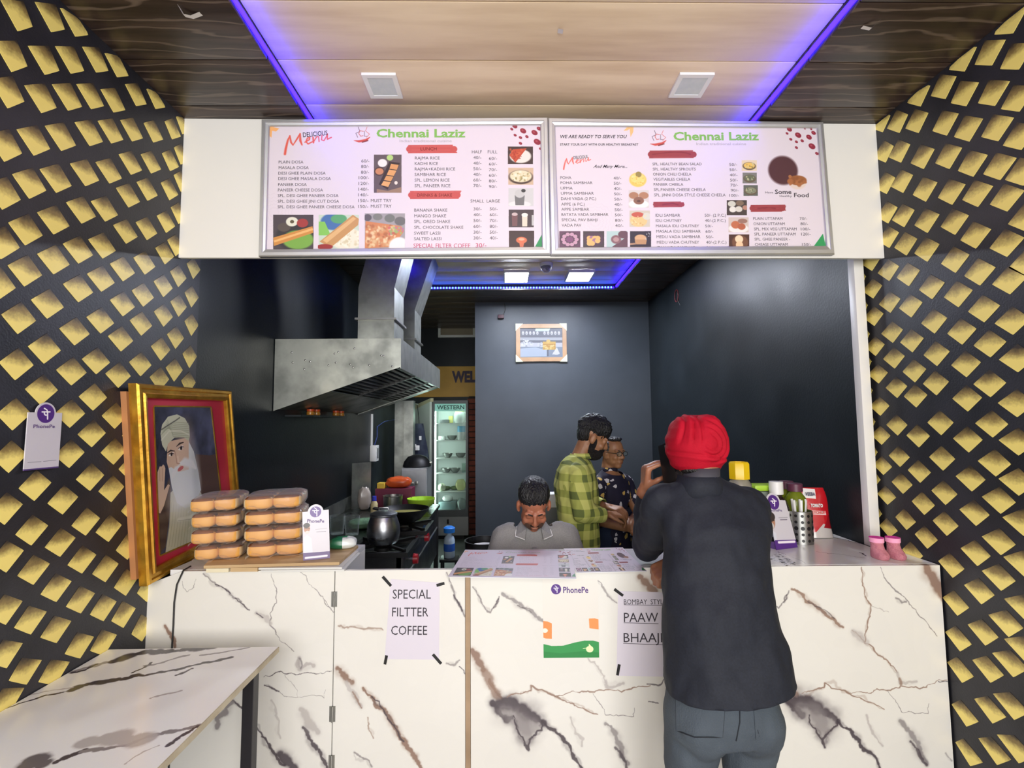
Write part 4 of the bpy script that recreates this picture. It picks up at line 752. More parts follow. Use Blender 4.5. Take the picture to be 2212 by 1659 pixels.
duct('near galvanised duct rising from the hood top', 3.40, 3.72, at(774, 640, 3.40)[0], at(852, 640, 3.40)[0], zt+.001, at(774, 621, 3.4)[2], .125)
duct('far galvanised duct behind the other one, rising from the hood', 4.25, 4.58, at(816, 669, 4.25)[0], at(896, 669, 4.25)[0], zt+.001, at(896, 669, 4.25)[2], .16)
# jars on a ledge under the hood
led = tag(MB().box(XL+.001, XL+.11, 3.32, 4.2, 1.642, 1.654).build('wall_ledge', M_black, smooth=0), 'narrow black ledge on the wall under the hood', 'shelf')
jar = thing('spice_jar', 'spice jar with an orange lid under the hood', 'jar', (0, 0, 0), 'spice jars under the hood')
MB().lathe((0, 0, 0), [(.001, 0), (.026, 0), (.028, .01), (.026, .024), (.022, .028)], 16).build('body', mat('amber_jar', (190, 130, 50), .2), jar); MB().lathe((0, 0, 0), [(.0, .0285), (.026, .0285), (.026, .044), (.0, .045)], 16).build('lid', mat('orange_lid', (206, 80, 36), .4), jar)
for i, (px, lb) in enumerate(((671, 'first spice jar from the left under the hood'), (684, 'second spice jar from the left under the hood'), (726, 'third spice jar from the left under the hood'), (737, 'fourth spice jar from the left under the hood'))):
    p = atx(px, 880, XL+.06); M_ = Matrix.Translation((XL+.06, p[1], 1.6545))
    if i == 0: jar.matrix_world = M_; jar['label'] = lb; first_jar = M_
    else: dup(jar, M_, lb)
# cooking range
zr = .80; pn = atz(879, 1190, zr); pf = atz(946, 1089, zr); xr_ = (pn[0]+pf[0])/2; yn, yf = pn[1], pf[1]
rng = thing('cooking_range', 'long stainless steel cooking range along the left kitchen wall', 'cooking range', ((XL+xr_)/2, (yn+yf)/2, 0))
M_ss = noisy('worktop_steel', (104, 112, 108), (84, 90, 88), 5, .22, 1.0, r2=.34); M_ssd = noisy('dark_steel', (92, 92, 92), (60, 60, 62), 4, .3, .9, r2=.45)
MB().box(XL+.002, xr_, yn, yf, zr-.03, zr, .003).build('worktop', M_ss, rng, smooth=0)
MB().box(XL+.002, XL+.012, yn+.02, yf, zr, zr+.11).build('splashback', M_zinc, rng, smooth=0)
MB().box(XL+.03, xr_-.02, yn+.02, yn+.03, .12, zr-.04).build('end_panel', M_ssd, rng, smooth=0)
MB().box(xr_-.03, xr_-.02, yn+.03, yf-.02, .34, zr-.04).build('front_panel', M_ssd, rng, smooth=0)
MB().box(XL+.03, xr_-.04, yn+.05, yf-.04, .18, .2).build('shelf', M_ssd, rng, smooth=0)
for x in (XL+.05, xr_-.03):
    for y in (yn+.04, yf-.05): MB().box(x-.02, x+.02, y-.02, y+.02, 0, zr-.03).build('leg', M_ssd, rng, smooth=0)
MB().tube([(xr_+.012, yn-.02, zr-.16), (xr_+.012, yf-.3, zr-.16)], .008, 8).build('gas_pipe', M_steel, rng)
for px, py in ((918, 1160), (893, 1207)):
    p = atx(px, py, xr_+.03); k = MB().cyl((xr_-.02, p[1], p[2]), (xr_+.035, p[1], p[2]), .008, n=10).build('valve', M_steel, rng)
    MB().cyl((xr_+.03, p[1], p[2]), (xr_+.06, p[1], p[2]), .034, .03, n=18).build('knob', M_redp, k)
def grate(label, cx, cy, s):
    r = thing('burner_grate', label, 'burner', (cx, cy, zr), 'black burner grates')
    MB().box(-s, s, -s, -s+.03, .0005, .028).box(-s, s, s-.03, s, .0005, .028).box(-s, -s+.03, -s+.03, s-.03, .0005, .028).box(s-.03, s, -s+.03, s-.03, .0005, .028).build('frame', M_blackm, r, Matrix.Translation((cx, cy, zr)), 0)
    for a in range(4): MB().box(.06, s*1.25, -.009, .009, .0285, .044, 0, Matrix.Rotation(math.pi/4+a*math.pi/2, 4, 'Z')).build('prong', M_blackm, r, Matrix.Translation((cx, cy, zr)), 0)
    MB().lathe((0, 0, 0), [(.001, .001), (.055, .001), (.055, .02), (.035, .024), (.001, .024)]).build('burner', M_blackm, r, Matrix.Translation((cx, cy, zr)))
pb = atz(828, 1172, zr+.045); grate('near black burner grate under the aluminium pot', pb[0], pb[1], .19)
pb2 = atz(880, 1135, zr+.045); pb2 = np.array([pb[0]+.02, pb[1]+.58, 0]); grate('far black burner grate under the dark wok', pb2[0], pb2[1], .19)
pot = thing('cooking_pot', 'lidded aluminium cooking pot on the near burner', 'pot', (pb[0], pb[1], zr+.045)); rp = .102*pb[1]/3.3
P0 = Matrix.Translation((pb[0], pb[1], zr+.045))
MB().lathe((0, 0, 0), [(.001, 0), (.85*rp, 0), (.95*rp, .012), (1.04*rp, .06), (1.0*rp, .11), (.86*rp, .15), (.80*rp, .165), (.86*rp, .172), (.86*rp, .176), (.79*rp, .176), (.78*rp, .16), (.001, .15)], 36).build('body', M_alum, pot, P0)
MB().lathe((0, 0, 0), [(.001, .178), (.84*rp, .177), (.86*rp, .182), (.6*rp, .192), (.3*rp, .199), (.001, .2)], 36).build('lid', M_alum, pot, P0); MB().tube([(-.03, 0, .198), (-.028, 0, .216), (.028, 0, .216), (.03, 0, .198)], .004, 8).build('lid_handle', M_alum, pot, P0)
wok = thing('wok', 'large dark wok with yellow-green food on the far burner', 'wok', (pb2[0], pb2[1], zr+.046)); W0 = Matrix.Translation((pb2[0], pb2[1], zr+.046))
MB().lathe((0, 0, 0), [(.001, 0), (.06, .004), (.12, .035), (.17, .09), (.182, .112), (.178, .113), (.165, .092), (.115, .04), (.05, .01), (.001, .008)], 32).build('pan', M_blackm, wok, W0); MB().lathe((0, 0, 0), [(.001, .085), (.06, .082), (.155, .075), (.001, .07)], 24).build('food', noisy('curry', (176, 160, 84), (120, 120, 60), 12, .5, bump=.4), wok, W0)
MB().tube([(-.17, -.03, .1), (-.23, -.02, .115), (-.23, .02, .115), (-.17, .03, .1)], .008, 8).build('handle', M_blackm, wok, W0)
def cup(name, label, cat, x, y, z, prof, m, n=24, group=None, extra=None):
    """a lathed vessel standing at x, y, z, with extra lathed parts"""
    r = thing(name, label, cat, (x, y, z), group); T = Matrix.Translation((x, y, z)); MB().lathe((0, 0, 0), prof, n).build('body', m, r, T)
    for nm, pr, mm in (extra or []): MB().lathe((0, 0, 0), pr, n).build(nm, mm, r, T)
    return r
M_lime = mat('lime_plastic', (172, 214, 60), .35)
p = atz(903, 1102, zr+.001); cup('bowl', 'lime green bowl at the far end of the cooking range', 'bowl', p[0]+.02, p[1]+.05, zr+.0005, [(.001, 0), (.06, 0), (.12, .06), (.13, .1), (.125, .1), (.11, .05), (.05, .01), (.001, .01)], M_lime)
p = atz(872, 1100, zr); cup('steel_tumbler', 'tilted-looking steel vessel behind the wok', 'pot', p[0]-.07, p[1]-.13, zr+.0005, [(.001, 0), (.07, 0), (.08, .02), (.085, .14), (.09, .145), (.08, .145), (.075, .02), (.001, .012)], M_steel)
p = atz(808, 1117, zr); cup('squeeze_bottle', 'cream bottle with a blue cap against the kitchen wall', 'bottle', p[0], p[1], zr+.0005, [(.001, 0), (.028, 0), (.03, .01), (.03, .11), (.016, .135), (.001, .136)], mat('cream_plastic', (214, 200, 150), .4), extra=[('cap', [(.001, .136), (.018, .136), (.017, .175), (.001, .176)], mat('blue_cap', (50, 60, 190), .4))])
def pack(name, label, cat, x, y, z, w, d, h, m, rz=0, n=6, seed=1, group=None, org=None):
    """a soft packet: pillow with crimped noise"""
    me = MB().ell((0, 0, 0), (1, 1, 1), nu=32, nv=18); sg = lambda a, e: math.copysign(abs(a)**e, a)
    me.v = [(w/2*sg(x, .62)*(1+.09*noise.noise(Vector((x*2+seed, y*2, z*2)))), d/2*sg(y, .62)*(1+.09*noise.noise(Vector((x*2, y*2+seed, z*2)))), h/2*(1+sg(z, .8)*(1-.25*max(abs(x), abs(y))**4)*(1 if z < 0 else 1+.3*noise.noise(Vector((x*3+seed, y*3, 5)))))) for x, y, z in me.v]
    zm = min(p[2] for p in me.v); me.v = [(p[0], p[1], p[2]-zm) for p in me.v]
    o = me.build(name, m, None, Matrix.Translation((x, y, z)) @ Matrix.Rotation(rz, 4, 'Z'), 60); return tag(o, label, cat, group)
p = atz(857, 1092, zr); q = at(857, 1066, p[1]+.35)
cr = tag(MB().box(-.17, .17, -.09, .09, 0, .18, .004).build('packet_crate', mat('plum_crate', (110, 24, 60), .5), None, Matrix.Translation((p[0], yf-.12, zr+.0005)), 0), 'dark red crate behind the vessels on the range', 'crate')
pack('food_packet', 'orange food packet lying on the dark red crate', 'packet', p[0]+.03, yf-.12, zr+.181, .24, .15, .1, noisy('orange_pack', (212, 92, 40), (180, 70, 36), 9, .35), 0, seed=3)
tag(MB().box(-.035, .035, -.05, .05, 0, .05, .004).build('yellow_box', mat('yellow_card', (224, 186, 60), .5), None, Matrix.Translation((p[0]-.12, yf-.15, zr+.181)), 0), 'small yellow box beside the orange packet', 'box')
pack('clear_bag', 'crumpled clear bag of pale food by the kitchen wall', 'bag', p[0]-.25, p[1]-.22, zr+.0005, .12, .1, .2, mat('pale_plastic', (170, 160, 152), .2), .4, seed=5)
for i, (px, py, lb) in enumerate(((733, 1160, 'left of two glass tumblers behind the payment card'), (750, 1162, 'right of two glass tumblers behind the payment card'))):
    p = atz(px, py-6, zr+.0); cup('glass_tumbler', lb, 'glass', p[0]+.05*i-.02, p[1]+.01, zr+.0005, [(.001, 0), (.045, 0), (.055, .13), (.052, .13), (.042, .008), (.001, .006)], M_glass, group='glass tumblers on the range')
pack('kitchen_cloth', 'crumpled green cloth beside the aluminium pot', 'cloth', atz(782, 1150, zr)[0]-.04, atz(778, 1150, zr)[1]+.14, zr+.0005, .2, .16, .07, noisy('green_cloth', (110, 146, 112), (84, 116, 90), 18, .9, bump=.8), .3, 3, 9)
tag(MB().box(-.004, .004, -.1, .1, 0, .42).build('steel_sheet', M_zinc, None, Matrix.Translation((XL+.11, atz(815, 1112, zr)[1]+.35, zr+.0005)) @ Matrix.Rotation(-.75, 4, 'Z'), 0), 'upright steel sheet standing against the kitchen wall', 'sheet')
# switch box and conduit on the left kitchen wall
p = atx(802, 962, XL); q = atx(802, 996, XL); t = atx(798, 890, XL); y = p[1]
sb_ = thing('switch_box', 'white switch box on the black kitchen wall below the hood', 'switch box', (XL, y, q[2]))
MB().box(XL+.0005, XL+.07, y-.06, y+.06, q[2], p[2], .006).build('box', M_whitep, sb_); MB().box(XL+.0005, XL+.02, y-.03, y-.012, p[2], 1.69).build('conduit', M_whitep, sb_, smooth=0)
MB().box(XL+.0705, XL+.074, y-.03, y+.03, q[2]+.03, p[2]-.03, .001).build('switch', M_grey, sb_)
b = MB().tube([(XL+.03, y+.02, p[2]+.004), (XL+.05, y+.05, p[2]+.09), (XL+.03, y+.12, p[2]+.2), (XL+.06, y+.35, p[2]+.26), (XL+.1, y+.7, p[2]+.28)], .006, 8)
tag(b.build('cable', mat('blue_cable', (40, 60, 120), .5)), 'thin cable looping up from the white switch box', 'cable')
# steel column, cabinet and what is on it
p = at(853, 866, 5.9); q = at(893, 1010, 5.9)
scol = thing('steel_column', 'tall grey steel column beyond the range', 'column', ((p[0]+q[0])/2, 5.95, 0)); MB().box(p[0], (p[0]+q[0])/2-.0005, 5.9, 6.0, 0, p[2]).build('flange_panel', M_zinc, scol, smooth=0); MB().box((p[0]+q[0])/2, q[0], 5.88, 6.0, 0, p[2]).build('web_panel', M_zinc, scol, smooth=0); MB().tube([(q[0]-.03, 6.0, p[2]-.03), (q[0]+.0, 6.15, p[2]-.03), (at(905, 915, 6.3)[0]-.02, 6.33, p[2]-.03)], .007, 8).build('hook', M_steel, scol); ZHK = p[2]-.037
p = at(866, 1012, 5.35); q = at(921, 1100, 5.35)
cab = thing('steel_cabinet', 'grey steel cabinet at the far end of the range', 'cabinet', ((p[0]+q[0])/2, 5.5, 0)); M_cab = noisy('grey_steel', (168, 170, 174), (150, 152, 156), 5, .4, .5)
MB().box(p[0], q[0], 5.37, 5.75, 0, p[2], .004).build('body', M_cab, cab, smooth=0); dr = MB().box(p[0]+.006, q[0]-.006, 5.352, 5.3695, .1, p[2]-.02, .003).build('door', M_cab, cab, smooth=0)
MB().box(p[0]+.06, p[0]+.14, 5.33, 5.3515, p[2]-.17, p[2]-.14, .003).build('handle', M_steel, dr); MB().box(p[0]+.155, p[0]+.185, 5.335, 5.3515, p[2]-.175, p[2]-.135, .004).build('latch', M_steel, dr)
w2 = thing('black_pan', 'black pan resting on top of the grey steel cabinet', 'pan', ((p[0]+q[0])/2, 5.55, p[2]))
MB().lathe(((p[0]+q[0])/2, 5.55, p[2]), [(.001, 0), (.15, 0), (.155, .01), (.14, .06), (.1, .11), (.04, .13), (.001, .13)], 28).build('pan', M_blackm, w2); MB().box(q[0]-.06, q[0]+.03, 5.53, 5.56, p[2]+.035, p[2]+.055, .005).build('handle', M_steel, w2)
# hanging dark apron with pale print
p = at(905, 915, 6.3); b = MB(); R_ = []
for i in range(9):
    t = i/8; wd_ = .05+.10*t; z = p[2]-.62*t; R_.append([(p[0]+wd_*math.cos(a)*(1+.1*math.sin(5*a+t*3)), 6.3+.05*math.sin(a), z) for a in np.linspace(0, 2*math.pi, 24, endpoint=False)])
ap = thing('hanging_apron', 'dark navy apron with white print hanging beside the fridge', 'apron', (p[0], 6.3, p[2])); b.loft(R_).build('cloth', noisy('navy_cloth', (28, 36, 58), (62, 72, 84), 7, .8), ap)
for (dx, dz, w_, h_) in ((.03, -.18, .03, .05), (-.005, -.3, .05, .06), (-.03, -.27, .02, .03)): MB().box(p[0]+dx-w_/2, p[0]+dx+w_/2, 6.226, 6.232, p[2]+dz-h_/2, p[2]+dz+h_/2, .004).build('print_patch', M_whitep, ap)
MB().tube([(p[0], 6.3, p[2]-.01), (p[0], 6.3, p[2]+.03), (p[0]-.02, 6.3, ZHK)], .004, 6).build('strap', M_blackp, ap)
# fridge
def fx(px, py=1000, Y=6.9): return at(px, py, Y)[0]
def fz(py, px=975, Y=6.9): return at(px, py, Y)[2]
fl, fr_ = fx(934), fx(1011); ft, fb = fz(865), .05
M_fr = mat('fridge_grey', (96, 100, 100), .4); M_fw = mat('fridge_white', (226, 232, 230), .4)
fridge = thing('display_fridge', 'tall lit display fridge with glass door and shelves of food', 'fridge', ((fl+fr_)/2, 7.1, 0))
MB().box(fl, fl+.025, 6.93, 7.36, fb, ft).build('side_panel', M_fw, fridge, smooth=0); MB().box(fr_-.025, fr_, 6.93, 7.36, fb, ft).build('side_panel', M_fw, fridge, smooth=0)
MB().box(fl+.025, fr_-.025, 7.33, 7.36, fb, ft).build('back_panel', M_fw, fridge, smooth=0); MB().box(fl+.025, fr_-.025, 6.93, 7.33, ft-.03, ft).build('top_panel', M_fr, fridge, smooth=0)
zk = fz(1116); MB().box(fl, fr_, 6.925, 6.9295, fb, zk-.005).build('kick_panel', mat('fridge_silver', (176, 178, 176), .4, .2), fridge, smooth=0); MB().box(fl+.2, fl+.225, 6.918, 6.9245, zk-.1, zk-.04, .002).build('lock', M_blackp, fridge)
MB().box(fl+.025, fr_-.025, 6.935, 7.33, zk+.06, zk+.08).build('floor_panel', M_fw, fridge, smooth=0)
MB().box(fl+.06, fr_-.06, 6.95, 7.3, 0, fb).build('plinth', M_blackp, fridge, smooth=0)
zd = zk+.045; dz = fz(868)
dor = thing  # door of the fridge: frame, pane
fdo = MB().box(fl, fl+.03, 6.89, 6.924, zk, ft).box(fr_-.03, fr_, 6.89, 6.924, zk, ft).box(fl+.03, fr_-.03, 6.89, 6.924, ft-.045, ft).box(fl+.03, fr_-.03, 6.89, 6.924, zk, zk+.09).build('door', M_fr, fridge, smooth=0)
MB().box(fl+.03, fr_-.03, 6.900, 6.906, zk+.09, ft-.045).build('door_pane', M_glass, fdo, smooth=0)
hd = MB().box(fl+.03, fr_-.03, 6.908, 6.914, fz(888), ft-.045).build('header', mat('header_print', (170, 214, 206), .4, emit=(150, 210, 200), es=.5), fdo, smooth=0)
HF = Fr((0, 6.899, 0), (1, 0, 0), (0, 0, 1)); text(hd, HF, mat('header_ink', (40, 90, 80), .5), 'WESTERN', fl+.06, fr_-.05, fz(884), .055, bold=.02)
M_tube = mat('fridge_tube', (240, 255, 250), .3, emit=(232, 255, 248), es=38.0)
MB().box(fl+.03, fl+.042, 6.935, 6.95, zk+.1, ft-.1).build('light_tube', M_tube, fridge, smooth=0)
MB().box(fl+.05, fr_-.05, 6.935, 6.95, ft-.062, ft-.05).build('light_tube', M_tube, fridge, smooth=0)
SH = []
for py in (914, 951, 990, 1023, 1063): z = fz(py); SH.append(z); MB().box(fl+.03, fr_-.03, 6.94, 7.32, z-.012, z).build('shelf', M_whitep, fridge, smooth=0)
zb = zk+.081; SH.append(zb)
def steelbowl(lb, px, s): x = fx(px); cup('steel_bowl', lb, 'bowl', x, 7.05, s+.0005, [(.001, 0), (.035, 0), (.062, .03), (.07, .06), (.074, .062), (.066, .06), (.058, .03), (.03, .006), (.001, .006)], M_steel, group='steel bowls in the fridge')
for lb, px, s in (('steel bowl on the left of the third fridge shelf', 964, SH[2]), ('steel bowl on the right of the third fridge shelf', 993, SH[2]), ('steel bowl on the left of the fourth fridge shelf', 961, SH[3]), ('steel bowl at the middle of the fourth fridge shelf', 981, SH[3]), ('steel bowl at the middle of the second fridge shelf', 974, SH[1])): steelbowl(lb, px, s)
M_cream = mat('cream_lid', (226, 214, 130), .4)
cup('storage_jar', 'white jar with yellow lid on the top fridge shelf', 'jar', fx(991), 7.05, SH[0]+.0005, [(.001, 0), (.06, 0), (.078, .03), (.078, .13), (.06, .16), (.001, .16)], M_whitep, extra=[('lid', [(.001, .161), (.066, .161), (.066, .2), (.001, .201)], M_cream)])
tag(MB().box(-.07, .06, -.06, .06, 0, .05, .006).build('food_box', M_fr, None, Matrix.Translation((fx(959), 7.05, SH[0]+.0005))), 'dark food box with pale lid on the top fridge shelf', 'box')
tag(MB().box(-.03, .03, -.05, .05, 0, .1, .01).build('butter_pack', M_cream, None, Matrix.Translation((fx(971), 7.08, SH[0]+.0005))), 'pale yellow pack on the top fridge shelf', 'packet')
cup('milk_jug', 'tall blue and white container on the second fridge shelf', 'container', fx(995), 7.03, SH[1]+.0005, [(.001, 0), (.05, 0), (.055, .01), (.055, .17), (.05, .19), (.001, .19)], M_whitep, extra=[('band', [(.0555, .11), (.0565, .115), (.0565, .185), (.0515, .193), (.001, .194)], mat('sky_blue', (120, 190, 226), .4))])
tag(MB().box(-.045, .045, -.05, .05, 0, .055, .008).build('white_tub', M_whitep, None, Matrix.Translation((fx(952), 7.03, SH[1]+.0005))), 'small white tub on the left of the second fridge shelf', 'tub')
cup('clear_tumbler', 'clear tumbler on the right of the fourth fridge shelf', 'glass', fx(1001), 7.02, SH[3]+.0005, [(.001, 0), (.03, 0), (.034, .13), (.031, .13), (.028, .006), (.001, .006)], M_glass)
M_veg = noisy('green_veg', (62, 84, 44), (92, 110, 60), 14, .45); M_bag = mat('milky_bag', (196, 200, 176), .25)
for px, a, lb in ((961, .1, 'long green gourd on the left of the fifth fridge shelf'), (979, -.1, 'long green gourd on the middle of the fifth fridge shelf')):
    tag(MB().ell((0, 0, 0), (.065, .03, .03), nu=16, nv=10).build('green_gourd', M_veg, None, Matrix.Translation((fx(px), 7.1, SH[4]+.0305)) @ Matrix.Rotation(a, 4, 'Z')), lb, 'vegetable', 'green gourds in the fridge')
pack('produce_bag', 'milky bag of yellow produce on the fifth fridge shelf', 'bag', fx(993), 7.06, SH[4]+.0005, .14, .1, .15, mat('yellowish_bag', (206, 204, 140), .25), 0, 3, 12)
pack('produce_bag', 'clear pale bag lying on the fifth fridge shelf', 'bag', fx(952), 7.02, SH[4]+.0005, .1, .1, .1, M_bag, .5, 3, 13)
tag(MB().box(-.14, .1, -.12, .12, 0, .10, .01).build('fridge_crate', mat('grey_blue_crate', (130, 150, 152), .4), None, Matrix.Translation((fx(968), 7.1, zb+.0005))), 'grey plastic crate at the bottom of the fridge', 'crate')
pack('plastic_bag', 'crumpled white bag on the grey fridge crate', 'bag', fx(964), 7.08, zb+.101, .15, .1, .075, M_whitep, .2, 3, 14)
pack('plastic_bag', 'crumpled pale bag beside the grey fridge crate', 'bag', fx(996), 7.0, zb+.0005, .12, .12, .15, mat('greyish_bag', (170, 180, 178), .3), .2, 3, 15)
# passage: white stair side, sign, vent window, bricks
M_lit = mat('stair_white', (214, 222, 212), .5)
a, c_ = at(933, 900, 6.88), at(884, 900, 7.38); b = MB()
za, zc = at(934, 868, 6.88)[2], at(886, 893, 7.38)[2]
b.loft([[(a[0], a[1], 0), (a[0], a[1], za), (a[0]-.03, a[1], za), (a[0]-.03, a[1], 0)], [(c_[0], c_[1], 0), (c_[0], c_[1], zc), (c_[0]-.03, c_[1], zc), (c_[0]-.03, c_[1], 0)]])
struct(b.build('wall_stair', M_lit, smooth=0))
b = MB(); b.loft([[(a[0]-.02, a[1], za+.002), (a[0]+.02, a[1], za+.002), (a[0]+.02, a[1], za+.05), (a[0]-.02, a[1], za+.05)], [(c_[0]-.02, c_[1], zc+.002), (c_[0]+.02, c_[1], zc+.002), (c_[0]+.02, c_[1], zc+.08), (c_[0]-.02, c_[1], zc+.08)]])
struct(b.build('trim_3', mat('cream_trim', (206, 198, 160), .5), smooth=0))
M_sign = noisy('ochre_board', (222, 170, 66), (206, 156, 60), 3, .5); p = at(880, 792, 7.36); q = at(1026, 857, 7.36)
ws = thing('welcome_sign', 'ochre sign board with dark Welcome lettering above the fridge', 'sign', (-.8, 7.36, q[2])); SF = Fr((0, 7.36, 0), (1, 0, 0), (0, 0, 1))
MB().box(p[0], -.02, q[2], p[2], 0, .02).build('board', M_sign, ws, Matrix(((1, 0, 0, 0), (0, 0, 1, 7.365), (0, 1, 0, 0), (0, 0, 0, 1))), 0)
u_, v_ = SF.px(976, 825); text(ws, SF, mat('sign_ink', (50, 30, 60), .5), 'WELCOME', u_, u_+.82, v_, SF.px(976, 803)[1]-v_, bold=.05, d=.002)
p = at(947, 691, 7.39); q = at(1027, 729, 7.39); e = .035
win = struct(MB().box(p[0], p[0]+e, 7.36, 7.399, q[2], p[2]).box(q[0]-e, q[0], 7.36, 7.399, q[2], p[2]).box(p[0]+e, q[0]-e, 7.36, 7.399, q[2], q[2]+e).box(p[0]+e, q[0]-e, 7.36, 7.399, p[2]-e, p[2]).build('window_1', M_white, smooth=0))
MB().box(p[0]+e, q[0]-e, 7.385, 7.395, q[2]+e, p[2]-e).build('window_pane', mat('beige_pane', (150, 136, 112), .4), win, smooth=0)
bw = struct(MB().box(-.50, -.3285, 7.12, 7.2, 0, 1.96).build('wall_brick', noisy('mortar', (60, 50, 46), (44, 38, 36), 9, .9), smooth=0)); M_br = noisy('brick', (150, 80, 62), (110, 60, 48), 7, .85, bump=.3)
xa = at(1011, 1000, 7.1)[0]
for i in range(24):
    z = .02+i*.08; dx = rnd.uniform(-.008, .01); M2 = M_br if i < 14 or rnd.random() < .3 else M_brg if 'M_brg' in globals() else M_br
    MB().box(xa+dx, -.331, 7.098-rnd.uniform(0, .012), 7.119, z, z+.066, .004).build('brick', M2, bw)
M_tl = mat('tube_lit', (255, 255, 255), .3, emit=(222, 255, 240), es=16.0)
tl = thing('tube_lamp', 'lit tube lamp on the left wall beyond the range hood', 'lamp', (XL, 6.4, 2.2)); MB().box(XL+.0005, XL+.03, 6.05, 6.75, 2.17, 2.23).build('housing', M_whitep, tl, smooth=0); MB().cyl((XL+.05, 6.07, 2.2), (XL+.05, 6.73, 2.2), .014, n=12).build('tube', M_tl, tl); [MB().box(XL+.0301, XL+.06, y, y+.02, 2.18, 2.22).build('holder', M_whitep, tl, smooth=0) for y in (6.045, 6.735)]
# small things behind the counter
st = thing('low_stool', 'low dark stool beside the range with a blue bottle on it', 'stool', (xr_+.13, yf-.35, 0))
MB().box(xr_+.05, xr_+.21, yf-.43, yf-.27, .36, .385, .004).build('seat', M_blackp, st)
for dx in (.06, .185):
    for dy in (-.42, -.29): MB().box(xr_+dx, xr_+dx+.018, yf+dy, yf+dy+.018, 0, .36).build('leg', M_blackp, st, smooth=0)
cup('water_bottle', 'blue and white bottle beside the range', 'bottle', xr_+.13, yf-.35, .3855, [(.001, 0), (.045, 0), (.05, .01), (.05, .15), (.042, .18), (.02, .2), (.02, .22), (.001, .22)], mat('pale_bottle', (170, 190, 206), .3), extra=[('cap', [(.001, .221), (.05, .221), (.052, .26), (.03, .275), (.001, .276)], mat('bright_blue', (40, 120, 210), .35)), ('label', [(.0505, .06), (.0512, .065), (.0512, .12), (.0505, .125)], mat('label_blue', (40, 90, 180), .4))])
p = at(1046, 1168, 3.3)
bn = thing('plastic_drum', 'dark round tub standing behind the seated man', 'tub', (p[0], 3.3, 0)); MB().lathe((p[0], 3.3, 0), [(.001, 0), (.11, 0), (.125, p[2]), (.13, p[2]+.005), (.12, p[2]+.005), (.115, p[2]-.06), (.001, p[2]-.06)], 30).build('body', M_blackp, bn)
cup('dish', 'white dish inside the dark round tub', 'dish', p[0], 3.3, p[2]-.0595, [(.001, 0), (.05, 0), (.08, .03), (.076, .03), (.045, .006), (.001, .006)], M_whitep)
p = at(1194, 1068, 3.9); q = at(1194, 1097, 3.9)
stn = thing('grey_stand', 'grey stand behind the seated man', 'stand', (p[0], 3.98, 0)); MB().box(p[0]-.08, p[0]+.04, 3.91, 4.05, 0, q[2], .004).build('column', M_grey, stn, smooth=0); MB().box(p[0]-.12, p[0]+.1, 3.87, 4.09, 0, .03).build('base', M_grey, stn, smooth=0)
tag(MB().box(p[0]-.09, p[0]+.032, 3.905, 4.05, q[2]+.0005, p[2], .004).build('white_carton', M_whitep, smooth=0), 'white carton on the grey stand behind the seated man', 'box')
tb = thing('prep_table', 'steel table behind the turbaned man against the right kitchen wall', 'table', (1.35, 4.2, 0)); MB().box(.95, 1.70, 3.95, 4.6, .80, .83, .003).build('tabletop', M_ss, tb, smooth=0)
for x in (.98, 1.66):
    for y in (3.98, 4.56): MB().box(x-.02, x+.02, y-.02, y+.02, 0, .80).build('leg', M_ss, tb, smooth=0)
p = at(1400, 1050, 4.15); cup('dark_pan', 'dark rounded pan upturned on the steel table behind the men', 'pan', p[0]+.05, 4.15, .8305, [(.001, 0), (.17, 0), (.175, .06), (.15, .16), (.09, .22), (.001, .24)], M_grey)
# framed picture on the back wall
PF = Fr((0, YB-.0005, 0), (1, 0, 0), (0, 0, 1)); QF = [PF.px(1114, 780), PF.px(1222.5, 781.5), PF.px(1223.5, 702), PF.px(1115.5, 700)]
us = [q[0] for q in QF]; vs = [q[1] for q in QF]; ua, ub, va, vb = min(us)+.005, max(us)-.004, min(vs)+.004, max(vs)-.004; e = .048
pic = thing('wall_picture', 'framed picture of a lakeside golden building on the back wall', 'picture', ((ua+ub)/2, YB, va)); M_pf = noisy('tan_frame', (160, 128, 98), (142, 112, 84), 5, .35)
CB = Cv(PF, ua+e, ub-e, va+e, vb-e, 900, (108, 112, 128)).crop(1100, 690, 15.8)
CB.rect(300, 620, 1900, 720, (190, 192, 204)); CB.rect(300, 800, 1900, 940, (214, 216, 226)); CB.rect(300, 940, 1900, 1320, (150, 162, 182)); CB.poly([(380, 1000), (900, 960), (1300, 1060), (1280, 1260), (380, 1280)], (196, 210, 230)); CB.spots(400, 780, 1140, 930, 40, 30, [(240, 240, 246), (170, 172, 190), (226, 228, 238)], .8)
CB.rect(1140, 760, 1580, 1040, (232, 184, 84)); CB.rect(1150, 850, 1570, 870, (200, 140, 60)); CB.ell(1330, 750, 70, 60, (240, 200, 110)); CB.spots(1150, 880, 1560, 1030, 24, 26, [(250, 226, 150), (206, 150, 70)], .8); CB.rect(1280, 1040, 1340, 1260, (110, 116, 130)); CB.poly([(1460, 1200), (1620, 950), (1720, 1180)], (244, 244, 246)); CB.ell(1600, 1150, 110, 60, (240, 240, 240)); CB.spots(420, 700, 640, 900, 10, 40, [(244, 244, 250)], .9)
for i in range(11):
    x = 470+i*122
    if i != 5: CB.ell(x, 470, 38, 62, (240, 238, 246), soft=.3); CB.ell(x, 480, 14, 20, (150, 150, 166))
CB.poly([(900, 290), (1405, 290), (1350, 410), (880, 410)], (226, 246, 240)); CB.a *= .62
MB().box(ua+e-.002, ub-e+.002, va+e-.002, vb-e+.002, .001, .012).build('print', image_mat('picture_print', CB.image('picture'), .4), pic, PF.M(), 0, CB.uv)
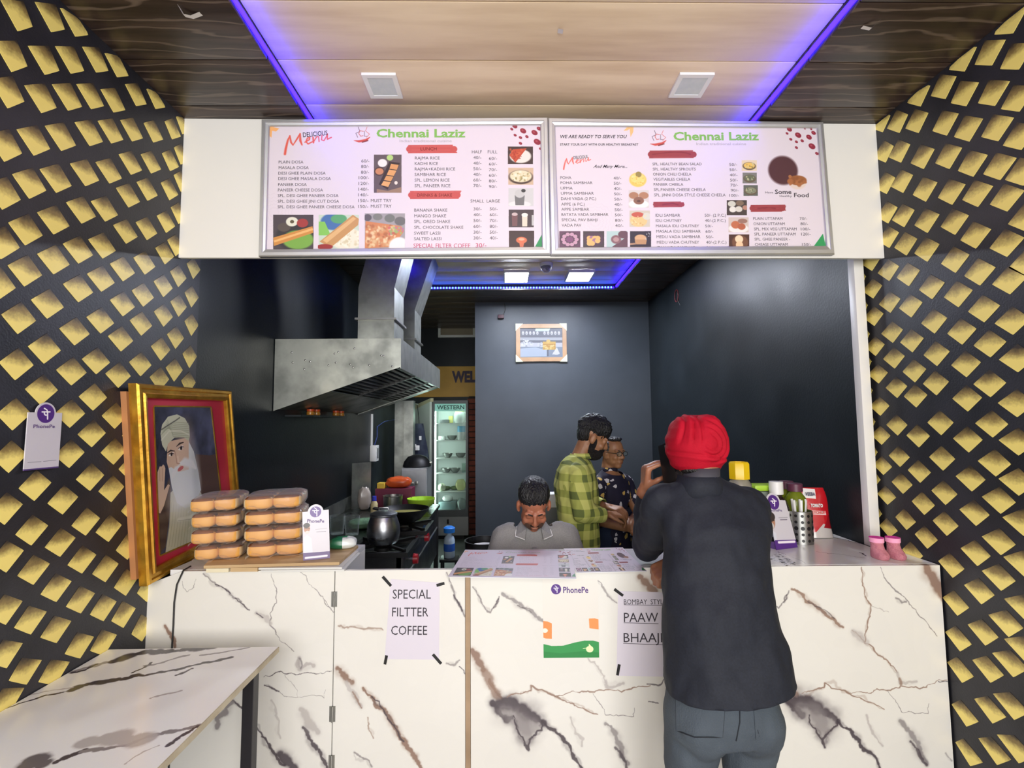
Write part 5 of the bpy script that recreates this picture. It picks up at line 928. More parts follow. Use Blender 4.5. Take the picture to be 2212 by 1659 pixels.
for poly in ([(ua, va), (ub, va), (ub-e, va+e), (ua+e, va+e)], [(ub, va), (ub, vb), (ub-e, vb-e), (ub-e, va+e)], [(ub, vb), (ua, vb), (ua+e, vb-e), (ub-e, vb-e)], [(ua, vb), (ua, va), (ua+e, va+e), (ua+e, vb-e)]): slab('frame_rail', PF, poly, .001, .024, M_pf, pic)
k = .085
for (cx, cy, sx, sy) in ((ua-.004, va-.004, 1, 1), (ub+.004, va-.004, -1, 1), (ub+.004, vb+.004, -1, -1), (ua-.004, vb+.004, 1, -1)):
    poly = [(cx, cy), (cx+sx*k, cy), (cx, cy+sy*k)]; slab('corner_guard', PF, poly if sx*sy > 0 else poly[::-1], .001, .027, mat('cream_card', (188, 194, 166), .6), pic)
# wire stubs, tape scraps, camera dome
p = at(1090, 655, YB-.01); q = at(1085, 683, YB-.02); wr = thing('wire_stub', 'dark wire stub hanging high on the back wall', 'wire', (p[0], YB, p[2])); MB().tube([(p[0], YB-.001, p[2]), (p[0]+.01, YB-.02, (p[2]+q[2])/2), (q[0], YB-.03, q[2])], .004, 8).build('wire', M_blackp, wr); MB().box(q[0]-.05, q[0]+.02, YB-.05, YB-.015, q[2]-.03, q[2]+.015, .006).build('plug', mat('maroon_plug', (60, 20, 36), .5), wr)
p = atx(1460, 628, XK-.01); wr = thing('wire_loop', 'small red wire loop hanging on the right kitchen wall', 'wire', (XK, p[1], p[2])); b = MB().tube([(XK-.006, p[1]+.05*math.sin(a), p[2]-.05+.06*math.cos(a)) for a in np.linspace(0, 6.0, 14)], .004, 8); b.build('wire', mat('red_wire', (130, 50, 56), .5), wr)
MB().tube([(XK-.006, p[1]-.02, p[2]-.1), (XK-.006, p[1]-.1, p[2]-.17)], .003, 6).build('loose_end', M_grey, wr)
p = atz(1180, 575, 3.03); dm = thing('camera_dome', 'small clear camera dome under the kitchen ceiling behind the boards', 'camera', (p[0], p[1]-.05, 2.95)); pz = 3.055
MB().lathe((p[0], p[1], pz), [(.001, 0), (.06, 0), (.06, -.025), (.055, -.03), (.001, -.03)][::-1], 24).build('base', M_whitep, dm); MB().lathe((p[0], p[1], pz), [(.001, -.085), (.025, -.08), (.045, -.06), (.053, -.031)], 24).build('dome', clear_mat('smoke_dome', (206, 202, 214), .6, .05, .1), dm)
MB().ell((p[0]+.01, p[1], pz-.05), (.02, .02, .02)).build('lens', mat('lens_grey', (150, 146, 160), .3), dm)
M_scr = mat('old_tape', (206, 202, 196), .4)
def scrap(lb, pts, w, z0):
    p = [atz(x, y, z0) for x, y in pts]; b = MB(); R_ = []
    for i, q in enumerate(p): R_.append([(q[0], q[1]-w, z0-.001-.012*math.sin(i*1.3)), (q[0], q[1]+w, z0-.001-.010*math.sin(i*1.3))])
    b.loft(R_, False, False); me = b.v[:]; k = len(me); f0 = b.f[:]
    b.v += [(x, y, z-.0006) for x, y, z in me]; b.f += [tuple(i+k for i in f[::-1]) for f in f0]; b.mi += [0]*len(f0)
    tag(b.build('tape_scrap', M_scr), lb, 'tape', 'tape scraps on the ceiling')
scrap('curled scrap of tape on the dark ceiling boards above the left wall', [(386, 12), (398, 26), (415, 33), (443, 30)], .008, 2.994); scrap('short scrap of tape on the dark ceiling boards above the right wall', [(1862, 58), (1880, 56), (1900, 40)], .007, 2.994); scrap('tiny scrap of tape in the middle of the light ceiling', [(1205, 66), (1216, 62)], .011, 3.0545)
# ceiling lamps
def lamp(label, x0, x1, y0, y1, lit, z=3.056, grp='unlit ceiling panels'):
    r = thing('ceiling_lamp', label, 'ceiling lamp', ((x0+x1)/2, (y0+y1)/2, z), grp); e = (x1-x0)*(.13 if not lit else .05); h = .012 if not lit else .03
    MB().box(x0, x0+e, y0, y1, z-h, z-.0005).box(x1-e, x1, y0, y1, z-h, z-.0005).box(x0+e, x1-e, y0, y0+e, z-h, z-.0005).box(x0+e, x1-e, y1-e, y1, z-h, z-.0005).build('frame', M_whitep, r, smooth=0)
    MB().box(x0+e, x1-e, y0+e, y1-e, z-h+.002, z-.002).build('diffuser', M_lamp if lit else M_off, r, smooth=0)
M_off = noisy('diffuser_off', (206, 212, 214), (196, 204, 208), 30, .35); M_lamp = mat('diffuser_lit', (255, 255, 255), .4, emit=(238, 244, 255), es=KITCHEN_LAMP)
lamp('unlit square ceiling panel above the left menu board', -.584, -.441, 1.977, 2.128, False); lamp('unlit square ceiling panel above the right menu board', .750, .897, 1.968, 2.117, False)
lamp('left of the two lit panel lamps on the kitchen ceiling', .01, .262, 4.68, 5.03, True, grp='lit kitchen ceiling panels'); lamp('right of the two lit panel lamps on the kitchen ceiling', .635, .893, 4.68, 5.01, True, grp='lit kitchen ceiling panels')
# ------------------------------------------------------------------ framed portrait on the left wall
QX = [atx(*q, -1.40) for q in ((317.4, 1266.6), (522, 1151), (497.8, 844.4), (293.9, 827.8))]
PFm = Fr((-1.40, 0, 0), (0, 1, 0), (0, 0, 1)); qf = [np.array((q[1], q[2])) for q in QX]
por = thing('framed_portrait', 'gold framed portrait of a white-bearded elder in a turban on the left wall', 'picture', (-1.40, float(np.mean([q[0] for q in qf])), float(min(q[1] for q in qf))))
M_gold = noisy('gilt_frame', (214, 164, 60), (176, 126, 40), 14, .3, .75, bump=.05, bscale=60); M_bat = mat('backing_wood', (176, 120, 76), .6); M_mount = mat('crimson_mount', (190, 36, 62), .5, coat=.2)
def bl(s, t): a = qf[0]+(qf[1]-qf[0])*s; b_ = qf[3]+(qf[2]-qf[3])*s; return a+(b_-a)*t
wq, hq = np.linalg.norm(qf[1]-qf[0]), np.linalg.norm(qf[3]-qf[0]); ew, eh = .055/wq, .055/hq
co = [(0, 0), (1, 0), (1, 1), (0, 1)]; ci = [(ew, eh), (1-ew, eh), (1-ew, 1-eh), (ew, 1-eh)]
for i in range(4):
    j = (i+1) % 4; rg = []
    for t, dd in ((0, -.03), (0, .0), (.1, .008), (.3, .008), (.38, .001), (.62, .001), (.7, .008), (.9, .006), (1, .0), (1, -.012)):
        p = bl(*(np.array(co[i])*(1-t)+np.array(ci[i])*t)); q = bl(*(np.array(co[j])*(1-t)+np.array(ci[j])*t)); rg.append([(p[0], p[1], dd), (q[0], q[1], dd)])
    MB().loft(rg, False, False).build('frame_rail', M_gold, por, PFm.M(), 25)
slab('backing', PFm, [bl(.02, .04), bl(.98, .04), bl(.98, .96), bl(.02, .96)], -.052, -.031, M_bat, por)
for s_ in (.012, .93): slab('batten', PFm, [bl(s_-.03, .04), bl(s_+.03, .04), bl(s_+.03, .96), bl(s_-.03, .96)], -.0525, -.03, M_bat, por)
mu, mv = .155/wq*.9, .12/hq
slab('mount', PFm, [bl(ew, eh), bl(1-ew, eh), bl(1-ew, 1-eh), bl(ew, 1-eh)], -.014, -.012, M_mount, por)
iq = [PFm.px(280+x/3.605, 820+y/3.605) for x, y in ((258, 1365), (755, 1150), (650, 218), (212, 212))]
CPo = Cv(PFm, min(q[0] for q in iq)-.02, max(q[0] for q in iq)+.02, min(q[1] for q in iq)-.02, max(q[1] for q in iq)+.02, 1300, (44, 46, 62)).crop(280, 820, 3.605)
N_ = field(CPo.h, CPo.w, 5, 4, 4)[..., None]; CPo.a += (N_-.45)*np.array([.28, .3, .42])
CPo.poly([(640, 590), (535, 580), (520, 700), (560, 900), (640, 1330), (800, 1330), (780, 560)], (78, 54, 42)); CPo.poly([(240, 1010), (330, 760), (350, 900), (300, 1300), (240, 1380)], (66, 50, 42))
CPo.poly([(340, 880), (420, 800), (560, 850), (620, 980), (640, 1040), (560, 1250), (480, 1330), (300, 1350), (330, 1150)], (190, 188, 162))
for i in range(14): x = 345+i*20; CPo.line([(x, 960+8*i % 60), (x-14+i, 1120), (x-40+2*i, 1300)], 5, (150, 150, 124), .6)
CPo.line([(400, 1090), (480, 1075), (560, 1030), (590, 985)], 22, (214, 212, 190)); CPo.line([(400, 1098), (490, 1086), (570, 1044)], 4, (140, 138, 116), .7)
CPo.poly([(316, 500), (310, 640), (345, 760), (470, 760), (500, 600), (480, 450), (330, 480)], (206, 174, 146)); CPo.ell(440, 560, 60, 120, (220, 190, 162), .1, .5, .6)
CPo.poly([(480, 480), (520, 560), (555, 720), (575, 860), (520, 980), (450, 1000), (390, 960), (350, 840), (325, 690), (345, 680), (400, 720), (480, 700), (480, 620)], (216, 222, 220)); CPo.ell(450, 880, 90, 110, (228, 234, 234), .1, .5, .8); CPo.ell(540, 740, 26, 120, (188, 196, 196), -.15, .6, .6)
CPo.line([(412, 655), (450, 640), (500, 655), (535, 690)], [16, 50, 50, 14], (230, 232, 230)); CPo.line([(405, 672), (380, 700), (360, 740), (352, 775)], [14, 34, 30, 8], (226, 228, 226)); CPo.ell(418, 692, 20, 9, (190, 96, 96), -.3)
CPo.line([(374, 560), (385, 620), (388, 650), (412, 655)], 5, (160, 120, 96), .8); CPo.line([(396, 600), (402, 640)], 14, (232, 206, 180), .7)
CPo.line([(312, 572), (340, 552), (372, 556)], [5, 10, 4], (50, 36, 32)); CPo.line([(386, 520), (410, 498), (440, 488)], [4, 12, 5], (50, 36, 32)); CPo.ell(346, 580, 16, 8, (240, 232, 222), -.3); CPo.ell(348, 580, 7, 8, (40, 28, 24)); CPo.ell(420, 532, 18, 9, (240, 232, 222), -.35); CPo.ell(422, 532, 8, 9, (40, 28, 24)); CPo.line([(326, 582), (346, 570), (366, 578)], 4, (60, 40, 34)); CPo.line([(400, 536), (420, 520), (442, 524)], 4, (60, 40, 34))
CPo.poly([(262, 420), (275, 350), (320, 288), (390, 270), (450, 300), (484, 360), (488, 440), (480, 480), (440, 446), (370, 452), (320, 500), (305, 560), (275, 510)], (196, 200, 172))
for i in range(9): t = i/9; CPo.line([(268+6*i, 430-14*i), (360, 330+14*i), (480, 340+14*i)], 5, (150, 156, 128), .7)
CPo.line([(270, 470), (330, 400), (420, 400), (484, 430)], 8, (220, 222, 198), .8); CPo.line([(272, 388), (320, 356), (380, 318), (410, 296)], 8, (70, 70, 62), .8)
CPo.poly([(238, 1040), (236, 870), (240, 720), (256, 676), (272, 676), (282, 660), (292, 668), (300, 690), (296, 760), (290, 860), (322, 812), (334, 822), (318, 880), (290, 980), (262, 1040)], (206, 176, 148)); CPo.line([(256, 700), (258, 790)], 3, (160, 126, 100)); CPo.line([(276, 690), (276, 790)], 3, (160, 126, 100))
M_port = image_mat('portrait_print', CPo.image('portrait', .08), .15, coat=.5)
slab('portrait_print', PFm, iq, -.012, -.0115, M_port, por, CPo.uv)
for i in range(4):
    a, b_ = np.array(iq[i]), np.array(iq[(i+1) % 4]); t = unit(b_-a); n_ = np.array([t[1], -t[0]])*.006; slab('inner_fillet', PFm, [a, a+n_, b_+n_, b_], -.0119, -.009, M_gold, por)
p = [np.array(atx(q[0], q[1], -1.36)) for q in ((400, 1240),)]
cb = [FC.w(FC.px(402, 1226)[0], 1.012, -.03), FC.w(FC.px(398, 1238)[0], 1.006, .006), FC.w(FC.px(384, 1262)[0], FC.px(384, 1262)[1], .006), FC.w(FC.px(378, 1300)[0], FC.px(378, 1300)[1], .005), FC.w(FC.px(376, 1350)[0], FC.px(376, 1350)[1], .005), FC.w(FC.px(373, 1400)[0], FC.px(373, 1400)[1], .005), FC.w(FC.px(372, 1520)[0], .5, .005), FC.w(FC.px(372, 1520)[0], .02, .006)]
tag(MB().tube(cb, .0032, 8).build('power_cable', M_blackp), 'thin black cable hanging down the left end of the counter', 'cable')
# ------------------------------------------------------------------ bread packets on a wooden board
ZB = 1.0
bq = [atz(*q, ZB+.028) for q in ((440, 1222), (733, 1214), (774, 1178), (470, 1190))]
def flatq(pts): return [(p[0], p[1]) for p in pts]
M_board = noisy('board_wood', (206, 178, 136), (184, 154, 112), 3, .55, stretch=(1, 9, 9)); M_tray = mat('white_tray', (214, 214, 210), .4)
tq = [atz(*q, ZB+.008) for q in ((560, 1234), (742, 1232), (778, 1195), (600, 1200))]
for i, lb in enumerate(('lower white folded tray under the wooden board', 'upper white folded tray under the wooden board')):
    o_ = .012*i; poly = [(p[0]-o_, p[1]+.012+o_*.5) for p in tq]; z = ZB+.001+.0075*i
    t = MB().prism(poly, z, z+.0068); tag(t.build('folded_tray', M_tray, smooth=0), lb, 'tray', 'folded trays under the board')
wb = thing('wooden_board', 'pale wooden board on the left of the counter under the bread packets', 'board', (float(np.mean([p[0] for p in bq])), float(np.mean([p[1] for p in bq])), ZB))
MB().prism(flatq(bq), ZB+.0165, ZB+.028).build('plank', M_board, wb, smooth=0)
a, b_ = np.array(bq[0]), np.array(bq[1]); MB().box(a[0]+.01, a[0]+.1, a[1]+.0, a[1]+.03, ZB+.0007, ZB+.016).build('cleat', mat('cream_cleat', (226, 216, 186), .5), wb, smooth=0); MB().box(a[0]+.105, (a[0]*.6+b_[0]*.4), a[1]+.004, a[1]+.03, ZB+.0007, ZB+.016).build('cleat', M_board, wb, smooth=0)
M_bun = noisy('bun_crust', (236, 180, 92), (208, 146, 66), 9, .5, lo=.3, hi=.75); M_crumb = noisy('bun_side', (226, 206, 170), (206, 178, 136), 12, .6); M_bunt = noisy('bun_top', (140, 84, 44), (104, 60, 34), 9, .4); 
def bun_mesh(w, d, h, sd):
    m = MB().ell((0, 0, 0), (1, 1, 1), nu=24, nv=16); sg = lambda a, e: math.copysign(abs(a)**e, a)
    m.v = [(w/2*sg(x, .55), d/2*sg(y, .55), h/2*(sg(z, .6)+(.12*noise.noise(Vector((x*2+sd, y*2, 1))) if z > 0 else 0))) for x, y, z in m.v]; return m
bpk = thing('bread_packet', '', 'bread', (0, 0, 0), 'clear packets of bread buns')
Wb, Db, Hb = .094, .082, .062
for i in range(2):
    for j in range(3):
        m = bun_mesh(Wb*1.03, Db*1.03, Hb*.94, i*3+j)
        m.v = [((i-.5)*Wb+x, (j-1)*Db+y, Hb*.48+z) for x, y, z in m.v]
        m.mi = [1 if np.mean([m.v[q][2] for q in f]) > Hb*.76 else (2 if np.mean([abs(m.v[q][0]) for q in f]) > Wb*.93 else 0) for f in m.f]
        m.build('bun', [M_bun, M_bunt, M_crumb], bpk)
m = MB().ell((0, 0, 0), (1, 1, 1), nu=44, nv=18); sg = lambda a, e: math.copysign(abs(a)**e, a)
m.v = [((Wb+.007)*sg(x, .45)*(1+.035*noise.noise(Vector((x*4, y*4, z*4)))), (Db*1.5+.010)*sg(y, .45)*(1+.04*noise.noise(Vector((x*5, y*5, z*5+3)))), Hb/2+(Hb/2+.0015)*sg(z, .42)*(1+(.05*noise.noise(Vector((x*6, y*6, 7))) if z > 0 else 0))) for x, y, z in m.v]
m.build('bag', M_film, bpk, smooth=22)
b = MB(); q = [(xx, -Db*1.5-.006, Hb*.22+.010*math.sin(xx*70)) for xx in np.linspace(-Wb, Wb, 11)]; q2 = [(x*.97, y-.020, z-.004+.006*math.cos(x*90)) for x, y, z in q]; b.loft([q, q2], False, False); b.build('bag_flap', M_film, bpk, smooth=25)
first = True; nm4 = ('bottom', 'second', 'third', 'top'); YW = .34
bp0 = at(478, 1200, 2.235)
for k in range(4):
    z = ZB+.0290+k*.0668
    for c in range(2):
        lb = 'clear packet of bread buns, %s in the %s stack on the board' % (nm4[k], ('left', 'right')[c]); sx_ = .96 if c == 0 else 1.22; off = c*.236
        dx, dy = (.0, -.012, -.016, -.022)[k]*(1.0 if c == 0 else .8), (.004, -.004, .003, 0)[k]
        M_ = Matrix.Translation((bp0[0]+off*math.cos(YW)+dx, 2.262+off*math.sin(YW)*.55+dy, z)) @ Matrix.Rotation(YW*.75+.015*math.sin(k*3), 4, 'Z') @ Matrix.Rotation((0, -.008, -.016, -.03)[k]*(1 if c == 0 else .6), 4, 'Y') @ Matrix.Diagonal((sx_, 1, 1, 1))
        if first: bpk.matrix_world = M_; bpk['label'] = lb; WM[bpk.name_full] = Matrix.Identity(4); first = False
        else: dup(bpk, M_, lb)
def card(name, label, fr, ox, oy, s_, body, disc, inner, th=.003, extra=None, base_=None):
    """payment card: body polygon + logo disc in crop coordinates"""
    P = [fr.px(ox+x/s_, oy+y/s_) for x, y in body]; c = fr.px(ox+disc[0]/s_, oy+disc[1]/s_); r = np.linalg.norm(np.array(fr.px(ox+(disc[0]+disc[2])/s_, oy+disc[1]/s_))-c)
    us = [p[0] for p in P]+[c[0]-r, c[0]+r]; vs = [p[1] for p in P]+[c[1]-r, c[1]+r]
    cv = Cv(fr, min(us)-.002, max(us)+.002, min(vs)-.002, max(vs)+.002, 2600, (208, 204, 212)).crop(ox, oy, s_); pe_logo(cv, disc[0], disc[1], disc[2]*.8); inner(cv)
    m = image_mat(name+'_print', cv.image(name), .3); o = thing(name, label, 'payment card', fr.w((us[0]+us[1])/2, min(vs), 0), 'payment cards')
    top = [i for i in range(len(P))]; 
    # outline: body with the disc standing above its top edge (P[0]..P[3] = BL, BR, TR, TL)
    TR, TL = np.array(P[2]), np.array(P[3]); t = unit(TL-TR); arc = []
    d0 = (np.array(c)-TR)@t; hgt = abs(np.cross(t, np.array(c)-TR)); half = math.sqrt(max(r*r-hgt*hgt, 1e-8))
    sgn_up = 1 if np.cross(t, np.array(c)-TR) < 0 else 1
    a1, a2 = TR+t*(d0-half)-np.array(c), TR+t*(d0+half)-np.array(c); A1, A2 = math.atan2(a1[1], a1[0]), math.atan2(a2[1], a2[0])
    while A2 < A1: A2 += 2*math.pi
    for q in np.linspace(A1, A2, 18): arc.append((c[0]+r*math.cos(q), c[1]+r*math.sin(q)))
    slab('card', fr, [P[0], P[1], P[2]]+arc+[P[3]], 0, th, m, o, cv.uv); return o
def figure_print(c, x, y, k):
    """small generic portrait print: grey-haired person in pale clothes"""
    c.poly([(x-38*k, y+300*k), (x-40*k, y+120*k), (x, y+80*k), (x+52*k, y+120*k), (x+70*k, y+300*k)], (214, 216, 226)); c.ell(x, y+10*k, 40*k, 52*k, (176, 128, 104)); c.ell(x-4*k, y-30*k, 44*k, 34*k, (60, 52, 52)); c.ell(x+4*k, y+52*k, 28*k, 22*k, (206, 200, 196)); c.line([(x-30*k, y+4*k), (x+34*k, y+6*k)], 7*k, (70, 50, 46))
CDEP[0] = 2.05
# card standing on the board
z0 = ZB+.0285; BL_, BR_ = atz(655, 1211, z0), atz(713, 1205.6, z0); f1 = Fr(BL_, BR_-BL_, (0, .1, 1))
def in1(c):
    figure_print(c, 1455, 445, 1.0); c.poly([(1408, 745), (1728, 720), (1732, 820), (1405, 850)], (92, 70, 122)); c.line([(1440, 802), (1690, 775)], 36, (246, 240, 248)); c.line([(1556, 462), (1690, 448)], 5, (150, 146, 156)); c.line([(1570, 492), (1680, 484)], 8, (120, 112, 130))
k1 = card('payment_card', 'PhonePe payment card standing on the wooden board beside the bread', f1, 400, 1060, 5.53, [(1410, 835), (1730, 805), (1715, 225), (1400, 255)], (1558, 252, 93), in1)
F1c = Fr(f1.o+f1.n*.0032, f1.ex, f1.ey); text_crop(k1, F1c, M_pur, 400, 1060, 5.53, 'PhonePe', 1455, 1660, 362, 40, bold=.012, rot=0)
# card stuck on the left wall
fw_ = Fr((XL+.006, 0, 0), (0, 1, 0), (0, 0, 1))
def in2(c): c.poly([(203, 722), (515, 694), (515, 720), (203, 745)], (84, 60, 120)); c.line([(240, 660), (360, 652)], 5, (130, 130, 140)); c.line([(380, 650), (495, 638)], 5, (130, 130, 140))
k2 = card('payment_card', 'PhonePe payment card stuck on the yellow patterned left wall', fw_, 0, 840, 4.1477, [(203, 735), (515, 707), (550, 215), (245, 210)], (403, 222, 90), in2)
CDEP[0] = 1.45; text_crop(k2, Fr(fw_.o+fw_.n*.0032, fw_.ex, fw_.ey), M_pur, 0, 840, 4.1477, 'PhonePe', 297, 490, 334, 32, bold=.012)
# leaning card on the right of the counter
BL_, BR_ = atz(1676, 1188, 1.0008), atz(1722, 1182, 1.0008); TLp = at(1655, 1079, BL_[1]+.05); f3 = Fr(BL_, BR_-BL_, TLp-BL_)
def in3(c):
    figure_print(c, 525, 610, 1.0); c.poly([(565, 795), (770, 790), (800, 900), (540, 910)], (84, 48, 130)); c.line([(600, 815), (745, 808)], 22, (246, 240, 248)); c.line([(600, 590), (680, 586)], 5, (150, 146, 156)); c.line([(615, 608), (675, 606)], 8, (120, 112, 130))
k3 = card('payment_card', 'leaning PhonePe payment card beside the steel cutlery holder', f3, 1540, 980, 4.254, [(580, 885), (775, 860), (660, 430), (490, 420)], (552, 447, 64), in3)
CDEP[0] = 2.1; text_crop(k3, Fr(f3.o+f3.n*.0032, f3.ex, f3.ey), M_pur, 1540, 980, 4.254, 'PhonePe', 512, 636, 520, 24, bold=.012)
sp_ = f3.w(.012, 0, -.03); MB().box(.006, np.linalg.norm(BR_-BL_)-.006, .002, .035, -.045, -.0005, .003).build('stand', M_pur, k3, f3.M())
# green and white packet behind the left card
p = atz(738, 1190, ZB+.029); pk = pack('snack_packet', 'green and white plastic packet behind the payment card on the board', 'packet', p[0]-.012, p[1]+.05, ZB+.0285, .125, .075, .05, None if False else mat('pack_green', (40, 112, 76), .25), .25, 3, 21)
pk.data.materials.append(mat('pack_white', (222, 226, 222), .25)); [setattr(f, 'material_index', 1) for f in pk.data.polygons if f.center[0] > .012+.012*math.sin(f.center[1]*60)]
# ------------------------------------------------------------------ right end of the counter
def czp(px, py): p = atz(px, py, 1.0); return p
p = czp(1730, 1172); rc = .056; hc = at(1730, 1103, p[1])[2]-1.0
ch = thing('cutlery_holder', 'perforated steel cutlery holder with white handles in it', 'cutlery holder', (p[0], p[1], 1.0008)); T = Matrix.Translation((p[0], p[1], 1.0008))
MB().lathe((0, 0, 0), [(.001, 0), (rc, 0), (rc, hc), (rc+.002, hc+.001), (rc-.001, hc+.002), (rc-.003, hc), (rc-.003, .003), (.001, .003)], 36).build('cup', M_steel, ch, T)
for a in np.arange(-2.9, .3, .5):
    for i in range(5):
        z = hc*(.12+.19*i); d = Vector((math.cos(a), math.sin(a), 0)); r_ = .007 if i != 2 else .0095
        MB().cyl(d*(rc-.002)+Vector((0, 0, z)), d*(rc+.0006)+Vector((0, 0, z)), r_, n=10).build('hole', M_blackp, ch, T)
sp0 = thing('plastic_cutlery', '', 'cutlery', (0, 0, 0), 'white cutlery handles in the holder')
MB().box(-.0055, .0055, -.002, .002, 0, hc+.05, .001).build('handle', M_whitep, sp0); MB().ell((0, 0, .02), (.012, .003, .018), nu=12, nv=8).build('bowl', M_whitep, sp0)
for i, (dx, dy, tx, ty, rz) in enumerate(((-.03, -.02, -.16, .1, .3), (-.018, .02, -.1, -.1, .1), (-.004, -.03, -.03, .12, -.2), (.006, .01, .04, .0, .2), (.016, -.02, .12, .1, .5), (.03, .015, .2, -.06, -.3), (-.012, -.005, -.2, .05, .7))):
    M_ = Matrix.Translation((p[0]+dx*.6, p[1]+dy*.6, 1.0042)) @ Matrix.Rotation(tx*.55, 4, 'Y') @ Matrix.Rotation(ty*.5, 4, 'X') @ Matrix.Rotation(rz, 4, 'Z'); lb = ('leftmost', 'second', 'third', 'fourth', 'fifth', 'rightmost', 'slanting')[i]+' white plastic cutlery handle in the steel holder'
    if i == 0: sp0.matrix_world = M_; sp0['label'] = lb; WM[sp0.name_full] = Matrix.Identity(4)
    else: dup(sp0, M_, lb)
def bottle(name, label, px, pyb, pyt, Y, prof, m, extra, cat='bottle'):
    b0 = at(px, pyb, Y); h = at(px, pyt, Y)[2]-1.0; sc_ = lambda pr: [(r*h, z*h) for r, z in pr]
    return cup(name, label, cat, b0[0], Y, 1.0008, sc_(prof), m, extra=[(n_, sc_(pr), mm) for n_, pr, mm in extra])
M_gj = mat('green_drink', (132, 146, 40), .12, trans=.35, ior=1.3); M_pcap = mat('plum_cap', (92, 46, 66), .4); M_brn = mat('brown_bottle', (40, 26, 22), .2)
gp = [(.001, 0), (.165, 0), (.18, .03), (.18, .62), (.17, .74), (.10, .84), (.09, .86), (.001, .86)]; gc = [('cap', [(.001, .861), (.125, .861), (.125, .99), (.11, 1.0), (.001, 1.0)], M_pcap)]
bottle('drink_bottle', 'green drink bottle with plum cap, left of the two', 1703, 1150, 1039, 2.57, gp, M_gj, gc); bottle('drink_bottle', 'green drink bottle with plum cap beside the red pouch', 1722, 1152, 1044, 2.495, gp, M_gj, gc)
bottle('sauce_bottle', 'dark brown bottle with a white cap and label', 1681, 1152, 1039, 2.47, [(.001, 0), (.18, 0), (.19, .03), (.19, .55), (.15, .68), (.09, .74), (.09, .78), (.001, .78)], M_brn, [('cap', [(.001, .781), (.11, .781), (.11, .99), (.001, 1.0)], M_whitep), ('label', [(.191, .1), (.194, .12), (.194, .5), (.191, .52)], mat('label_white', (226, 226, 222), .5))])
b0 = at(1660, 1150, 2.54); tag(MB().box(-.07, .06, -.05, .05, 0, .2, .012).build('food_box', M_glass, None, Matrix.Translation((b0[0]-.0, 2.555, 1.0008))), 'clear box under the lime green lid behind the cards', 'box') if False else None
h_ = at(1660, 1060, 2.53)[2]-1.0; lbx = thing('food_box', 'clear food box with a lime green lid behind the turbaned man', 'box', (b0[0], 2.53, 1.0008)); T = Matrix.Translation((b0[0]-.018, 2.55, 1.0008))
MB().box(-.055, .055, -.045, .045, 0, h_, .012).build('body', mat('frosted_box', (176, 190, 176), .3, trans=.4), lbx, T); MB().box(-.06, .06, -.05, .05, h_+.0005, h_+.03, .008).build('lid', M_lime, lbx, T)
pz_ = at(1765, 1150, 2.55); hh = at(1765, 1052, 2.55)[2]-1.0; w_ = .15
# ketchup pouch
kp = thing('ketchup_pouch', 'red ketchup pouch standing at the back of the counter', 'pouch', (pz_[0], 2.47, 1.0008)); KF = Fr((pz_[0], 2.55, 1.0008), (1, -.12, 0), (0, .06, 1))
m = MB(); rg = []
for t in np.linspace(0, 1, 12):
    hw = w_/2*(1.0 if t < .6 else 1-.35*((t-.6)/.4)**2); dp = .04*(1-t)**.6+.002; cx = -.012*math.sin(t*3)
    rg.append([(cx+hw*math.copysign(abs(math.cos(a))**.8, math.cos(a)), t*hh*.98, dp*math.sin(a)*(1+.15*noise.noise(Vector((math.cos(a)*2, t*4, 1))))) for a in np.linspace(0, 2*math.pi, 26, endpoint=False)])
m.loft(rg)
CK = Cv(KF, -.1, .1, -.005, hh+.01, 1600, (190, 24, 34)); CK.map = lambda x, y: (x, y); CK.k = CK.ppm
CK.poly([(-.06, hh*.78), (.0, hh*.76), (.004, hh*.95), (-.055, hh*.97)], (240, 238, 236)); CK.poly([(-.1, -.01), (.1, -.01), (.1, .03), (.02, .07), (-.02, .03), (-.1, .0)], (196, 190, 186)); CK.poly([(.02, .05), (.08, .04), (.08, .1), (.05, .11)], (150, 20, 30)); CK.poly([(-.05, hh*.46), (.04, hh*.44), (.04, hh*.52), (-.05, hh*.54)], (240, 210, 210))
m.build('pouch', image_mat('pouch_print', CK.image('pouch'), .2, coat=.4), kp, KF.M(), 60, CK.uv)
KT = Fr(KF.o+KF.n*.040, KF.ex, KF.ey); text(kp, KT, mat('navy_ink', (40, 44, 80), .5), 'VEEBA', -.052, -.004, hh*.825, .016, bold=.03, d=-.016); text(kp, KT, M_whitep, 'TOMATO', -.034, .024, hh*.60, .016, bold=.04, d=-.008); text(kp, KT, M_red, 'KETCHUP', -.042, .032, hh*.47, .013, bold=.03, d=-.004)
yj = at(1597, 1030, 2.5); zj = at(1597, 998, 2.5)[2]-1.0
yl = thing('tall_jar', 'tall jar with a yellow eight-sided lid behind the turbaned man', 'jar', (yj[0], 2.5, 1.0008)); T = Matrix.Translation((yj[0], 2.5, 1.0008))
MB().lathe((0, 0, 0), [(.001, 0), (.05, 0), (.055, .01), (.055, zj-.11), (.04, zj-.085), (.001, zj-.085)], 28).build('body', mat('jar_clear', (196, 190, 170), .15, trans=.5), yl, T); MB().lathe((0, 0, 0), [(.001, zj-.084), (.05, zj-.084), (.05, zj-.008), (.044, zj), (.036, zj), (.034, zj-.006), (.001, zj-.006)], 8).build('lid', mat('yellow_lid', (238, 200, 20), .3), yl, T)
p = czp(1652, 1178); cup('white_cup', 'small white cup half hidden by the turbaned man', 'cup', p[0], p[1]+.02, 1.0008, [(.001, 0), (.026, 0), (.034, .02), (.036, .06), (.033, .06), (.03, .02), (.001, .006)], M_whitep)
